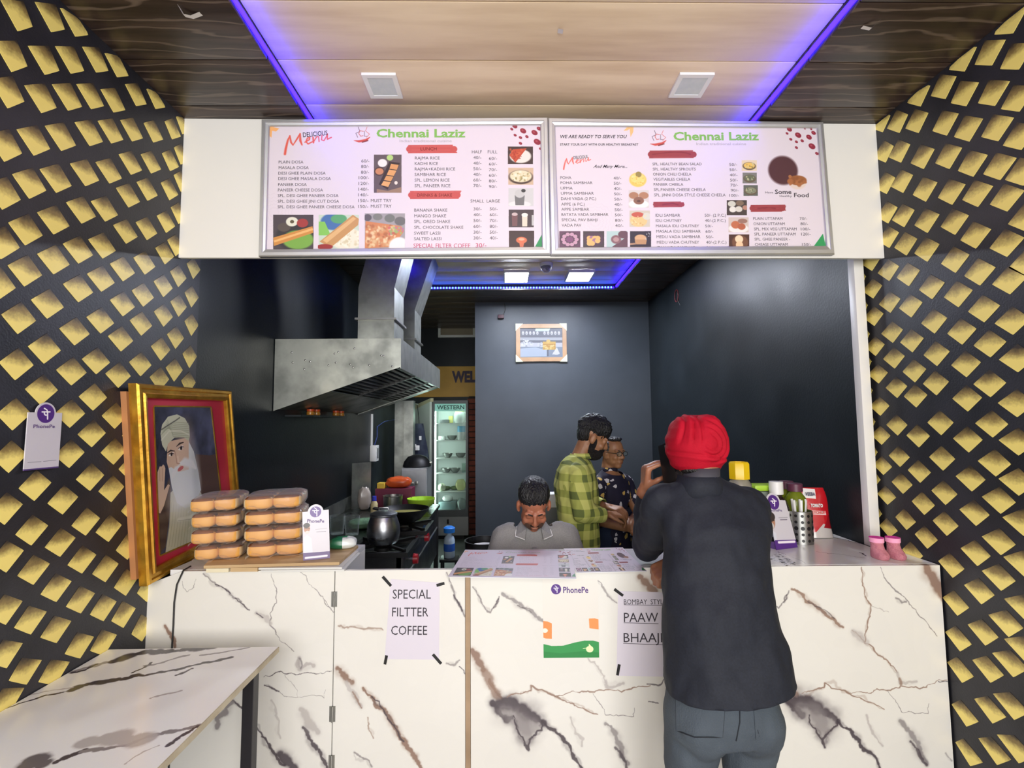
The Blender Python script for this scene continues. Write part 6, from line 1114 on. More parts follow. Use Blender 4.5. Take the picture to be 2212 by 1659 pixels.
cf = FT; cq = [atz(*q, 1.001) for q in ((1660, 1205), (1700, 1222), (1718, 1216), (1684, 1194))]; tag(MB().prism([(q[0], q[1]) for q in cq], 1.0008, 1.002).build('leaflet', noisy('leaflet_print', (226, 226, 228), (70, 70, 76), 60, .5, lo=.5, hi=.6), smooth=0), 'small black and white leaflet lying on the counter', 'leaflet')
# baby booties
M_pk = noisy('pink_knit', (226, 150, 160), (206, 124, 140), 60, .9, bump=.6, bscale=300); M_mag2 = mat('magenta_band', (206, 40, 146), .8); M_ltp = mat('light_pink_band', (246, 168, 200), .8)
def bootie(label, px):
    s0 = czp(px, 1209); k = .030; r = thing('baby_bootie', label, 'shoe', (s0[0], s0[1], 1.0008), 'pair of pink booties'); T = Matrix.Translation((s0[0], s0[1]+.02, 1.0008)) @ Matrix.Rotation(-.12, 4, 'Z')
    m = MB(); rg = []
    for t, cy, rx, ry in ((0, 0, .024, .040), (.004, -.002, .028, .045), (.016, -.004, .029, .047), (.028, .002, .027, .040), (.04, .010, .024, .030), (.055, .014, .023, .025), (.068, .015, .0245, .026)): rg.append([(rx*math.cos(a), cy+ry*math.sin(a), t) for a in np.linspace(0, 2*math.pi, 28, endpoint=False)])
    m.loft(rg); m.build('foot', M_pk, r, T, 60); MB().lathe((0, .015, 0), [(.0255, .064), (.0275, .066), (.0275, .084), (.0225, .084), (.022, .072), (.001, .069)][::1], 28).build('cuff', M_ltp, r, T); MB().lathe((0, .015, 0), [(.0224, .083), (.024, .0855), (.0278, .0852), (.0278, .0842)], 28).build('cuff_trim', M_mag2, r, T)
bootie('left one of the pink knitted baby booties at the counter end', 1908); bootie('right one of the pink knitted baby booties at the counter end', 1944)
# ------------------------------------------------------------------ front table
tx0, tx1, ty1, ty0, tz = XL+.004, -.835, 1.905, .55, .78
table = thing('marble_table', 'marble-topped table with black steel legs standing at the left wall', 'table', ((tx0+tx1)/2, (ty0+ty1)/2, 0))
TF = Fr((0, 0, tz), (1, 0, 0), (0, 1, 0)); CTb = Cv(TF, tx0, tx1, ty0, ty1, 900, (240, 241, 239)).crop(0, 1220, 3.072); TX3 = np.clip((.35+.75*field(CTb.h, CTb.w, 34, 5, 4)-.3)*1.7, 0, 1)
for col, w, a, pts in ((G, 46, .7, '490,710 620,670 760,635 870,600 980,575 1120,570'), (D, 60, .95, '760,640 870,600 980,575 1120,575 1280,560 1420,545'), (D, 20, .9, '480,715 560,700 640,660'), (D, 14, 1, '0,960 200,900 400,850 500,825'), (D, 46, 1, '480,830 620,785 760,765 900,735'), (D, 30, .95, '880,735 1060,712 1200,690 1350,650 1530,615'), (D, 16, .9, '880,715 960,680 1000,650'), (G, 20, .7, '960,670 1100,640 1250,600'), (G, 16, .8, '1330,600 1480,580 1620,555 1730,530'), (D, 20, .8, '1170,732 1220,715 1270,690'), (LG, 14, .8, '100,885 300,840 480,815'), (D, 26, .95, '370,1310 480,1262 560,1230'), (G, 22, .9, '540,1240 700,1222 850,1195 980,1140 1100,1110 1220,1090 1340,1060'), (LG, 80, .8, '560,1180 700,1150 840,1165 980,1150'), (D, 20, .95, '1110,1200 1160,1165 1230,1120 1310,1072'), (D, 70, .7, '170,1345 220,1290 280,1320'), (LG, 10, .8, '830,1320 950,1240 1050,1200'), (LG, 16, .9, '1000,885 1050,870 1200,835')):
    CTb.line([tuple(map(float, q.split(','))) for q in pts.split()], w*1.35, col, min(1, a*1.15), .07, soft=.6, tex=TX3)
MB().box(tx0, tx1, ty0, ty1, tz-.018, tz).build('tabletop', image_mat('marble_tabletop', CTb.image('marble_table'), .2), table, smooth=0, uvf=lambda c: CTb.uv((c[0]+(tx0+tx1)/2, c[1]+(ty0+ty1)/2)))
MB().box(tx1+.0003, tx1+.004, ty0, ty1, tz-.018, tz-.0005).build('edge_band', M_ply, table, smooth=0)
M_leg = mat('black_powder_coat', (24, 22, 28), .4)
for x in (tx0+.03, tx1-.075):
    for y in (ty0+.1, ty1-.10): MB().box(x, x+.038, y, y+.038, 0, tz-.0185, .002).build('leg', M_leg, table, smooth=0)
MB().box(tx0+.03, tx1-.037, ty0+.138, ty1-.101, tz-.05, tz-.0187).build('apron', M_leg, table, smooth=0) if False else [MB().box(x, x+.03, ty0+.139, ty1-.101, tz-.048, tz-.0187).build('rail', M_leg, table, smooth=0) for x in (tx0+.034, tx1-.071)]
# ------------------------------------------------------------------ people
M_skin = noisy('skin_brown', (158, 106, 78), (146, 94, 68), 22, .48); M_skin2 = noisy('skin_tan', (166, 118, 84), (150, 104, 72), 22, .48); M_skin3 = noisy('skin_warm', (176, 112, 84), (160, 98, 74), 22, .48)
M_hair = noisy('black_hair', (12, 11, 12), (26, 25, 27), 60, .38, bump=.7, bscale=150, stretch=(1, 1, .3)); M_grhair = noisy('grey_hair', (84, 82, 82), (40, 38, 38), 80, .5, bump=.5, bscale=160)
M_beard = noisy('dark_beard', (16, 13, 12), (34, 27, 24), 90, .6, bump=.8, bscale=200); M_stub = noisy('stubble', (74, 52, 42), (92, 64, 50), 120, .6); M_lip = mat('lip', (116, 66, 56), .55)
M_eyew = mat('eye_white', (226, 220, 212), .25); M_eyed = mat('eye_dark', (26, 18, 16), .2)
def put(name, me, mats, parent=None, org=(0, 0, 0)):
    o_ = Vector(org); me.transform(Matrix.Translation(-o_)); me.materials.clear()
    for m in (mats if isinstance(mats, list) else [mats]): me.materials.append(m)
    me.shade_smooth(); return link(name, me, parent, Matrix.Translation(o_))
def frame(c, f, up=(0, 0, 1)):
    f = unit(f); x = unit(np.cross(f, up)); z = np.cross(x, f); return Matrix([[x[i], f[i], z[i], c[i]] for i in range(3)]+[[0, 0, 0, 1]])
def tp(M, p): return np.array(M @ Vector(p))
def ellM(mb, M, c, r, **k): mb.ell(tp(M, c), [q for q in r], M.to_3x3().normalized().to_4x4(), **k)
def head(mb, M, ears=True):
    E = lambda c, r: ellM(mb, M, c, r, nu=24, nv=16)
    E((0, -.014, .038), (.077, .097, .088)); E((0, .022, -.03), (.062, .070, .082)); E((0, .010, -.065), (.055, .060, .05)); E((0, .062, -.093), (.026, .024, .022))
    mb.cap(tp(M, (0, .088, .016)), tp(M, (0, .107, -.026)), .0085, .0125); E((.011, .098, -.031), (.009, .011, .008)); E((-.011, .098, -.031), (.009, .011, .008))
    for s in (-1, 1):
        E((s*.030, .080, .026), (.026, .013, .009)); E((s*.038, .066, -.028), (.022, .022, .022)); E((s*.045, .02, -.06), (.018, .05, .026))
        E((s*.031, .076, .004), (.0155, .013, .011))
        if ears: E((s*.079, -.006, -.008), (.010, .021, .033)); E((s*.074, .0, -.03), (.008, .013, .014))
    E((0, .090, -.061), (.022, .011, .0065)); E((0, .088, -.073), (.019, .011, .0075))
def face_parts(M, parent, org, brow=M_hair, closed=False, lips=True):
    for s in (-1, 1):
        b = MB(); ellM(b, M, (s*.031, .0815, .003), (.0095, .0058, .0042 if not closed else .0012)); b.build('eye', M_eyew if not closed else M_hair, parent)
        if not closed: b = MB(); ellM(b, M, (s*.031+.001, .0855, .003), (.0043, .0028, .0042)); b.build('iris', M_eyed, parent)
        MB().tube([tp(M, (s*x, y, z)) for x, y, z in ((.013, .0945, .024), (.028, .0925, .030), (.047, .080, .025))], [.0028, .0036, .002], 8).build('eyebrow', brow, parent)
    if lips: b = MB(); ellM(b, M, (0, .0955, -.067), (.016, .0045, .006), nu=18, nv=10); b.build('lips', M_lip, parent)
def hair(M, parent, c, r, m=M_hair, amp=.09, fr=9, seed=0, spike=None):
    def fn(p):
        k = 1+amp*noise.fractal(Vector((p[0]*fr, p[1]*fr, p[2]*fr*.6+seed)), .7, 2.0, 3)
        return k+(spike(p) if spike else 0)
    b = MB(); ellM(b, M, c, r, nu=56, nv=34, fn=fn); return b.build('hair', m, parent, smooth=60)
def hand(mb, M, curl=(25, 30, 20), side=1, k=1.0, thumb=((.018, .030, -.006), (.052, .056, -.016), (.080, .064, -.026))):
    P = lambda x, y, z: tp(M, (x*k, y*k*side, z*k))
    mb.cap(P(-.05, 0, 0), P(.012, 0, 0), .026*k, .024*k)
    for y, L, kx in ((.031, .95, .088), (.0105, 1.06, .092), (-.0105, 1.0, .088), (-.030, .80, .080)):
        mb.cap(P(.008, y*.55, 0), P(kx, y, 0), .0155*k, .0118*k); p = np.array((kx, y, 0.0)); a = 0
        for (l, c, r0, r1) in ((.043*L, curl[0], .0098, .0090), (.026*L, curl[1], .0090, .0083), (.021*L, curl[2], .0083, .0070)):
            a += math.radians(c); q = p+l*np.array((math.cos(a), .12*y/.03*.3, -math.sin(a))); mb.cap(P(*p), P(*q), r0*k, r1*k, 12); p = q
    (a, b_, c_) = thumb; mb.cap(P(*a), P(*b_), .0145*k, .0115*k, 12); mb.cap(P(*b_), P(*c_), .0112*k, .0092*k, 12)
def surf(me, org, px, py, lift=.0):
    """nearest surface point of a mesh under a line of sight"""
    from mathutils.bvhtree import BVHTree
    bm = bmesh.new(); bm.from_mesh(me); t = BVHTree.FromBMesh(bm); bm.free(); d = Vector(ray(px, py)).normalized()
    h, n, _, _ = t.ray_cast(Vector(CAM)-Vector(org), d); return None if h is None else np.array(h+Vector(org)+n*lift)
def cloth(name, mb, m, parent, org, vox=.008, cuts=(), amp=.004, fr=(9, 9, 5), seed=0, smooth=3, thick=.004, mats=None):
    me = remesh(mb, vox, smooth)
    if amp: warp(me, wrinkle(amp, *fr, seed))
    if cuts: cut(me, cuts)
    o = put(name, me, mats or m, parent, org)
    if thick: s_ = o.modifiers.new('thickness', 'SOLIDIFY'); s_.thickness = thick; s_.offset = -1
    return o
def sil(rows, n=36, e=2.3):
    """rings from (y pixel, left pixel, right pixel, distance, half depth)"""
    out = []
    for py, a, b_, Y, ry in rows:
        p, q = at(a, py, Y), at(b_, py, Y); out.append(((p[0]+q[0])/2, Y, (p[2]+q[2])/2, (q[0]-p[0])/2, ry))
    return rings(out, n, e)
# ---- man in the red turban, seen from behind, leaning on the counter
O1 = np.array((.74, 1.66, 0)); hc_ = at(1503, 982, 1.80); M1 = frame(hc_, (-.25, .95, -.18))
lw = at(1391, 1064, 1.965); le = np.array((at(1402, 1190, 2.10)[0], 2.105, 1.080)); ls_ = at(1428, 1092, 1.83)
rs_ = at(1615, 1092, 1.83); re = np.array((at(1605, 1180, 2.02)[0], 2.06, 1.075)); rw = at(1456, 1214, 1.985)
hipL, hipR = at(1505, 1520, 1.66), at(1612, 1520, 1.66); kx = lambda px, py, Y: at(px, py, Y)
knL, knR = np.array((at(1504, 1640, 1.66)[0], 1.68, .50)), np.array((at(1612, 1640, 1.66)[0], 1.68, .50)); anL, anR = np.array((knL[0]-.01, 1.63, .09)), np.array((knR[0]+.01, 1.63, .09))
b = MB(); head(b, M1); nb = at(1510, 1045, 1.80); b.cap(tp(M1, (0, -.03, -.05)), nb, .056, .062)
b.loft(sil([(1490, 1455, 1658, 1.66, .10), (1400, 1455, 1650, 1.67, .10), (1300, 1458, 1645, 1.69, .10), (1200, 1455, 1640, 1.73, .10), (1130, 1450, 1632, 1.77, .10), (1080, 1440, 1615, 1.80, .09), (1058, 1470, 1575, 1.81, .07)]))
b.chain([ls_, le, lw], [.05, .042, .03]); b.chain([rs_, re, rw], [.05, .042, .03]); b.cap(nb, ls_, .05, .05); b.cap(nb, rs_, .05, .05)
b.chain([hipL, knL, anL], [.085, .058, .04]); b.chain([hipR, knR, anR], [.085, .058, .04]); b.cap(hipL, hipR, .09, .09)
for an in (anL, anR): b.cap(an+np.array((0, 0, -.045)), an+np.array((0, .13, -.055)), .042, .034)
HM = Matrix([[.04, 0, -1, lw[0]+.004], [-.12, -1, 0, lw[1]-.004], [1, -.12, .04, lw[2]+.012], [0, 0, 0, 1]]); hand(b, HM, (64, 16, 14), 1, .98, ((.02, .03, -.008), (.050, .045, -.034), (.062, .040, -.064)))
ux = unit((-.86, .0, -.50)); uz = unit(np.cross(ux, np.cross((.0, -.55, .83), ux))); uy = np.cross(uz, ux); HM2 = Matrix([[ux[i], uy[i], uz[i], rw[i]] for i in range(3)]+[[0, 0, 0, 1]]); hand(b, HM2, (66, 72, 40), 1, .98, ((.02, .03, -.008), (.052, .042, -.024), (.078, .022, -.036)))
man1 = put('person', remesh(b, .0055, 2), M_skin, None, O1); tag(man1, 'person in red turban, navy blazer and grey jeans leaning on the counter with phone', 'person', 'people at the counter')
b = MB(); b.loft(sil([(1500, 1434, 1704, 1.655, .165), (1470, 1434, 1705, 1.66, .162), (1400, 1437, 1687, 1.67, .145), (1300, 1438, 1662, 1.69, .13), (1200, 1437, 1657, 1.73, .13), (1130, 1424, 1652, 1.77, .13), (1090, 1412, 1643, 1.80, .12), (1062, 1428, 1618, 1.81, .10), (1040, 1462, 1568, 1.81, .08), (1026, 1476, 1546, 1.81, .068)], 48))
b.chain([ls_+(0.004, -.01, .0), (ls_+le)/2+(-.01, -.03, .0), le+(0, 0, -.0), lw+(-.003, 0, -.02)], [.078, .072, .068, .041]); b.chain([rs_, re, rw+(.02, 0, 0)], [.075, .062, .042])
zh = at(1560, 1472, 1.66)[2]
jk = cloth('blazer', b, noisy('navy_wool', (13, 18, 31), (20, 26, 40), 160, .78, bump=.06, bscale=400), man1, O1, .008, [((at(1560, 1472, 1.66)[0], 1.66, zh), (.10, 0, -1)), (lw, unit(lw-le), .09), (rw, unit(rw-re), .06)], .014, (6, 6, 5), 3, 3, .006)
b = MB(); b.loft(rings([(nb[0]-.004, 1.800, nb[2]-.05, .092, .096), (nb[0]-.006, 1.790, nb[2]-.005, .078, .086), (nb[0]-.008, 1.788, at(1508, 1031, 1.71)[2], .070, .083)], 30), False); o = b.build('blazer_collar', noisy('navy_collar', (13, 18, 31), (20, 26, 40), 160, .78), man1); o.modifiers.new('t', 'SOLIDIFY').thickness = .008
b = MB(); b.loft(rings([(nb[0]-.008, 1.784, nb[2]-.005, .0680, .078), (nb[0]+.000, 1.782, at(1508, 1012, 1.72)[2], .0600, .076)], 30), False); o = b.build('shirt_collar', mat('shirt_grey', (58, 57, 66), .7), man1); o.modifiers.new('t', 'SOLIDIFY').thickness = .004
b = MB(); b.loft(sil([(1440, 1462, 1660, 1.665, .105), (1480, 1447, 1668, 1.66, .118), (1530, 1440, 1672, 1.655, .135), (1575, 1440, 1670, 1.66, .125)], 44)); b.chain([hipL+(-.004, 0, -.02), knL+(-.012, 0, 0), anL+(-.006, 0, -.02)], [.099, .081, .068]); b.chain([hipR+(.004, 0, -.02), knR+(.012, 0, 0), anR+(.006, 0, -.02)], [.099, .081, .068])
for s_, hp in ((-1, hipL), (1, hipR)): b.ell(hp+np.array((0, -.045, -.03)), (.088, .085, .10))
zt_ = at(1556, 1455, 1.66)[2]
M_jean = noisy('grey_denim', (54, 62, 72), (76, 86, 96), 5, .8, bump=.25, bscale=220, lo=.3, hi=.75)
jn = cloth('jeans', b, M_jean, man1, O1, .008, [((0, 0, zt_), (0, 0, 1)), ((0, 0, .045), (0, 0, -1))], .008, (8, 8, 6), 5, 2, .004)
M_seam2 = mat('denim_seam', (30, 35, 43), .85)
def seam(pts, r=.0018, name='seam', par=None, m=None):
    P = []
    for i in range(len(pts)-1):
        for t in np.linspace(0, 1, 7, endpoint=(i == len(pts)-2)): h = surf(jn.data, O1, pts[i][0]+(pts[i+1][0]-pts[i][0])*t, pts[i][1]+(pts[i+1][1]-pts[i][1])*t, .0012); P += [h] if h is not None else []
    if len(P) > 2: MB().tube(P, r, 6).build(name, m or M_seam2, par or man1)
def pocket(pts):
    c = [surf(jn.data, O1, x, y, .0022) for x, y in pts]; g = []
    for t in np.linspace(0, 1, 9):
        g.append([surf(jn.data, O1, *((1-t)*((1-s_)*np.array(pts[0])+s_*np.array(pts[1]))+t*((1-s_)*np.array(pts[3])+s_*np.array(pts[2]))), .0030) for s_ in np.linspace(0, 1, 9)])
    if all(q is not None for r_ in g for q in r_): return MB().loft(g, False, False).build('back_pocket', M_jean, man1, smooth=60)
pocket([(1461, 1486), (1566, 1520), (1560, 1592), (1462, 1578)]); pocket([(1626, 1512), (1668, 1500), (1666, 1592), (1632, 1596)])
seam([(1461, 1486), (1566, 1520)]); seam([(1461, 1486), (1462, 1578), (1500, 1592), (1560, 1592), (1566, 1520)]); seam([(1626, 1512), (1668, 1500)]); seam([(1626, 1512), (1632, 1560), (1640, 1594)]); seam([(1445, 1462), (1500, 1490), (1598, 1503), (1660, 1480)]); seam([(1598, 1503), (1598, 1560), (1590, 1600)])
b = MB()
def tfold(c):
    """wrapped layers: arcs round a knot on the right of centre, a fan of folds on the left, a crest on top"""
    x, z = c[0]-hc_[0]-.0115, c[2]-hc_[2]-.035-.019; r, a = math.hypot(x, z), math.degrees(math.atan2(z, x)); v = 0
    if c[1] > 1.80: return .002*math.sin(c[2]*120)
    for R, a0, a1, d in ((.030, -150, 95, .006), (.050, -125, 100, .008), (.074, -85, 92, .008), (.096, -60, 88, .006)):
        w = max(0, min(1, (a-a0)/25, (a1-a)/25)); q = r-R+.006*math.sin(math.radians(a)*2); v += w*d*(-math.exp(-(q/.0035)**2)*.8+math.exp(-((q-.010)/.008)**2)*.7)
    for s_, x0, b0 in ((.0, -.022, .25), (.0, -.048, .55), (.0, -.075, .9)):
        q = x-x0+(.06-z)*b0*.35; w = max(0, min(1, (z+.02)/.03)); v += w*.006*(-math.exp(-(q/.0035)**2)+.8*math.exp(-((q+.010)/.008)**2))
    q = z+.055+.12*x; v += .004*(-math.exp(-(q/.004)**2)+math.exp(-((q+.010)/.008)**2))
    crest = math.exp(-((x+.024)/.010)**2)*max(0, (z-.03)/.04); return v-.009*min(crest, 1)
tr = sil([(894, 1480, 1526, 1.80, .04), (899, 1464, 1540, 1.80, .068), (908, 1454, 1550, 1.80, .088), (924, 1445, 1559, 1.80, .105), (946, 1439, 1566, 1.80, .115), (970, 1438, 1568, 1.80, .115), (990, 1443, 1564, 1.80, .108), (1006, 1450, 1556, 1.80, .095), (1016, 1462, 1551, 1.80, .085)], 150, 2.1)
dn = []
for i in range(len(tr)-1):
    for t in np.linspace(0, 1, 10, endpoint=False): dn.append([tuple(np.array(p)*(1-t)+np.array(q)*t) for p, q in zip(tr[i], tr[i+1])])
dn.append(tr[-1]); cc = [np.mean(np.array(r_), 0) for r_ in dn]
dn = [[tuple(np.array(p)+unit(np.array(p)-hc_+np.array((0, 0, -.04)))*(tfold(p)-.004)) for p in r_] for r_ in dn]
b.loft(dn); M_tur = noisy('red_turban', (184, 14, 42), (164, 10, 34), 9, .75, bump=.25, bscale=500, spec=.2); tu = b.build('turban', M_tur, man1, smooth=70)
sm = tu.modifiers.new('s', 'SMOOTH'); sm.factor = .5; sm.iterations = 1
b = MB(); ellM(b, M1, (0, .03, -.075), (.069, .072, .055), nu=30, nv=18, fn=lambda p: 1+.06*noise.noise(Vector((p[0]*9, p[1]*9, p[2]*9)))); b.build('beard', M_beard, man1, smooth=60); b = MB(); b.ell((nb[0]-.01, 1.772, at(1505, 1014, 1.75)[2]), (.064, .062, .030), nu=26, nv=14); b.build('nape_hair', M_hair, man1)
face_parts(M1, man1, O1)
phc = at(1442, 1000, 1.865); PM = Matrix.Translation(Vector(phc)) @ Matrix.Rotation(.10, 4, 'Y') @ Matrix.Rotation(.35, 4, 'Z') @ Matrix.Rotation(-.35, 4, 'X')
ph = thing('mobile_phone', 'dark mobile phone held to the turbaned man\'s ear', 'phone', (0, 0, 0)); ph.matrix_world = PM; WM[ph.name_full] = PM
MB().box(-.0045, .0045, -.036, .036, -.075, .075, .003).build('case', M_blackp, ph, PM); MB().box(-.0056, -.0046, -.030, -.004, .04, .066, .0004).build('camera_bump', mat('phone_silver', (176, 176, 182), .25, .8), ph, PM, 0); MB().box(.0046, .005, -.033, .033, -.07, .07).build('screen', mat('phone_glass', (14, 14, 18), .1), ph, PM, 0)
# ---- seated man looking down
O2 = np.array((.165, 2.80, 0)); h2 = at(1153, 1091, 2.66); M2 = frame(h2, (.02, -.80, -.60)); M2 = M2 @ Matrix.Scale(1.06, 4)
n2_ = np.array((h2[0]+.0, 2.765, at(1155, 1142, 2.76)[2])); sL, sR = at(1090, 1160, 2.77), at(1223, 1158, 2.77); eL, eR = np.array((sL[0]-.055, 2.70, .74)), np.array((sR[0]+.055, 2.70, .74)); wL, wR = np.array((sL[0]+.06, 2.48, .70)), np.array((sR[0]-.06, 2.48, .70))
b = MB(); head(b, M2); b.cap(tp(M2, (0, -.03, -.05)), n2_, .058, .064)
b.loft(rings([(h2[0], 2.80, .46, .17, .12), (h2[0], 2.80, .60, .155, .11), (h2[0], 2.79, .80, .15, .105), (h2[0], 2.78, .92, .165, .105), (h2[0], 2.77, n2_[2]-.06, .15, .085), (h2[0], 2.765, n2_[2]-.01, .08, .06)]))
for s_, S, E_, W_ in ((-1, sL, eL, wL), (1, sR, eR, wR)):
    b.chain([S, E_, W_], [.05, .042, .03]); d_ = unit(W_-E_); x_ = d_; z_ = unit(np.array((0, 0, 1))-x_*x_[2]); y_ = np.cross(z_, x_); hand(b, Matrix([[x_[i], y_[i], z_[i], W_[i]] for i in range(3)]+[[0, 0, 0, 1]]), (30, 35, 25), 1 if s_ < 0 else -1)
    hx = h2[0]+s_*.10; kn = np.array((h2[0]+s_*.14, 2.44, .50)); b.chain([(hx, 2.78, .52), kn, (kn[0], 2.52, .10)], [.085, .06, .042]); b.cap((kn[0], 2.52, .055), (kn[0], 2.40, .045), .042, .034)
man2 = put('person', remesh(b, .0060, 2), M_skin3, None, O2); tag(man2, 'person in a grey polo shirt sitting behind the counter and looking down', 'person', 'people at the counter')
hair(M2, man2, (0, -.024, .060), (.084, .100, .083), amp=.028, fr=7, seed=2); face_parts(M2, man2, O2, closed=True)
b = MB(); ellM(b, M2, (0, .026, -.066), (.0615, .068, .052), nu=30, nv=18); b.build('beard', M_stub, man2); b = MB(); ellM(b, M2, (0, .0905, -.049), (.024, .0095, .006), nu=16, nv=8); b.build('moustache', M_beard, man2)
M_polo = noisy('grey_pique', (150, 148, 147), (138, 136, 136), 200, .85, bump=.2)
b = MB(); b.loft(rings([(h2[0], 2.80, .44, .195, .145), (h2[0], 2.80, .60, .185, .135), (h2[0], 2.79, .80, .178, .13), (h2[0], 2.78, .92, .185, .125), (h2[0], 2.775, n2_[2]-.075, .178, .105), (h2[0], 2.77, n2_[2]-.035, .135, .085), (h2[0], 2.765, n2_[2]+.012, .072, .068), (h2[0], 2.76, n2_[2]+.03, .067, .066)], 44))
b.chain([sL+(.03, 0, .02), sL, eL+(0, .02, .06)], [.066, .072, .066]); b.chain([sR+(-.03, 0, .02), sR, eR+(0, .02, .06)], [.066, .072, .066]); b.cap(n2_+(-.03, .0, -.025), sL, .048, .068); b.cap(n2_+(.03, .0, -.025), sR, .048, .068)
cloth('polo_shirt', b, M_polo, man2, O2, .008, [((n2_[0], 2.765, n2_[2]+.012), (0, .3, 1), .10), (eL+(0, .01, .03), unit(eL-sL), .14), (eR+(0, .01, .03), unit(eR-sR), .14), ((0, 0, .47), (0, 0, -1))], .007, (8, 8, 4), 8, 3, .003)
M_pipe = mat('white_piping', (232, 230, 230), .7)
for s_ in (-1, 1):                                          # collar flaps with white edge
    A = [(s_*.066, 2.775, n2_[2]+.038), (s_*.040, 2.70, n2_[2]+.010), (s_*.050, 2.675, n2_[2]-.040), (s_*.098, 2.705, n2_[2]-.028), (s_*.090, 2.77, n2_[2]+.006)]; A = [(h2[0]+p[0], p[1], p[2]) for p in A]
    A = [(p[0], p[1]-.018, p[2]+.006) for p in A]; B_ = [(p[0], p[1]-.006, p[2]+.001) for p in A]; m = MB().add(A+B_, [(0, 1, 2, 3, 4) if s_ < 0 else (4, 3, 2, 1, 0), (9, 8, 7, 6, 5) if s_ < 0 else (5, 6, 7, 8, 9)]+[(i, (i+1) % 5, 5+(i+1) % 5, 5+i) for i in range(5)]); m.build('collar_flap', M_polo, man2, smooth=0)
    MB().tube([B_[2], B_[3], B_[4]], .0028, 6).build('collar_piping', M_pipe, man2)
MB().box(h2[0]-.012, h2[0]+.012, 2.628, 2.640, .80, n2_[2]-.07, .002).build('placket', noisy('placket_grey', (132, 130, 130), (126, 124, 124), 60, .8), man2)
b = MB()
for s_ in (-1, 1): kn = np.array((h2[0]+s_*.14, 2.44, .50)); b.chain([(h2[0]+s_*.09, 2.79, .54), kn, (kn[0], 2.52, .12)], [.105, .078, .062])
b.cap((h2[0]-.09, 2.8, .55), (h2[0]+.09, 2.8, .55), .11, .11); cloth('trousers', b, mat('black_trousers', (24, 24, 28), .85), man2, O2, .009, [((0, 0, .09), (0, 0, -1))], .004, (8, 8, 8), 2, 2, 0)
stl = thing('plastic_stool', 'dark stool under the seated man in the grey polo', 'stool', (h2[0], 2.86, 0)); MB().lathe((h2[0], 2.86, 0), [(.001, .405), (.15, .405), (.155, .415), (.15, .43), (.001, .43)], 28).build('seat', M_blackp, stl)
for a in range(4): c, s_ = math.cos(a*math.pi/2+.78), math.sin(a*math.pi/2+.78); MB().cyl((h2[0]+.15*c, 2.86+.15*s_, 0), (h2[0]+.11*c, 2.86+.11*s_, .404), .014, n=10).build('leg', M_blackp, stl)
# ---- bearded man in the yellow-green checked shirt, in profile
def person_stand(O, hM, nb, tor, arms, legs, label, skin, vox=.0065):
    b = MB(); head(b, hM); b.cap(tp(hM, (0, -.03, -.05)), nb, .054, .06); b.loft(tor)
    for S, E_, W_, side, curl in arms:
        b.chain([S, E_, W_], [.048, .04, .029]); x_ = unit(W_-E_); z_ = unit(np.array((0, -.3, 1))-x_*(x_@np.array((0, -.3, 1)))); y_ = np.cross(z_, x_); hand(b, Matrix([[x_[i], y_[i], z_[i], W_[i]+x_[i]*.03] for i in range(3)]+[[0, 0, 0, 1]]), curl, side); b.cap(nb+(0, 0, -.04), S, .05, .05)
    for hp, kn, an, toe in legs: b.chain([hp, kn, an], [.085, .058, .04]); b.cap(an+(0, 0, -.04), an+toe+(0, 0, -.05), .04, .034)
    b.cap(legs[0][0], legs[1][0], .09, .09)
    return tag(put('person', remesh(b, vox, 2), skin, None, O), label, 'person', 'people at the counter')
Y3 = 3.32; cx3 = at(1246, 1080, Y3)[0]; O3 = np.array((cx3, Y3, 0)); h3 = at(1281, 946, Y3); M3 = frame(h3, (.86, -.06, -.42)); nb3 = np.array((at(1252, 990, Y3)[0], Y3, at(1252, 990, Y3)[2]))
zz = lambda py: at(1246, py, Y3)[2]; xx = lambda px, py: at(px, py, Y3)[0]
T3 = lambda g: rings([(cx3+.0, Y3, zz(1200), .105+g, .165+g), (cx3-.0, Y3, zz(1150), .11+g, .165+g), (cx3, Y3, zz(1100), .108+g, .165+g), (cx3-.005, Y3, zz(1050), .112+g, .175+g), (cx3-.005, Y3, zz(1015), .10+g, .165+g), (cx3+.0, Y3, zz(998), .075+g, .12+g), (cx3+.012, Y3, zz(985), .05+g, .06+g)], 40)
s3n, s3f = np.array((cx3+.0, Y3-.17, zz(1020))), np.array((cx3+.0, Y3+.17, zz(1020))); e3n, e3f = np.array((xx(1248, 1092), Y3-.22, zz(1094))), np.array((xx(1262, 1092), Y3+.22, zz(1092))); w3n, w3f = np.array((xx(1294, 1104), Y3-.16, zz(1101))), np.array((xx(1310, 1100), Y3+.08, zz(1098)))
L3 = [(np.array((cx3, Y3+s_*.09, .88)), np.array((cx3+.02, Y3+s_*.10, .48)), np.array((cx3-.01, Y3+s_*.10, .085)), np.array((.14, 0, 0))) for s_ in (-1, 1)]
man3 = person_stand(O3, M3, nb3, T3(-.012), [(s3n, e3n, w3n, -1, (35, 40, 30)), (s3f, e3f, w3f, 1, (35, 40, 30))], L3, 'bearded person in a yellow-green checked shirt standing in profile in the kitchen', M_skin2)
hair(M3, man3, (0, -.018, .064), (.086, .112, .086), amp=.10, fr=6, seed=5, spike=lambda p: .16*max(0, p[2])*max(0, .55+p[1]*.5)); face_parts(M3, man3, O3, lips=False); hair(M3, man3, (0, -.055, .022), (.074, .062, .086), amp=.05, fr=8, seed=3).name = 'back_hair'
b = MB(); ellM(b, M3, (0, .038, -.083), (.066, .066, .056), nu=32, nv=20, fn=lambda p: 1+.08*noise.noise(Vector((p[0]*8, p[1]*8, p[2]*8)))); ellM(b, M3, (0, .092, -.050), (.028, .013, .010)); 
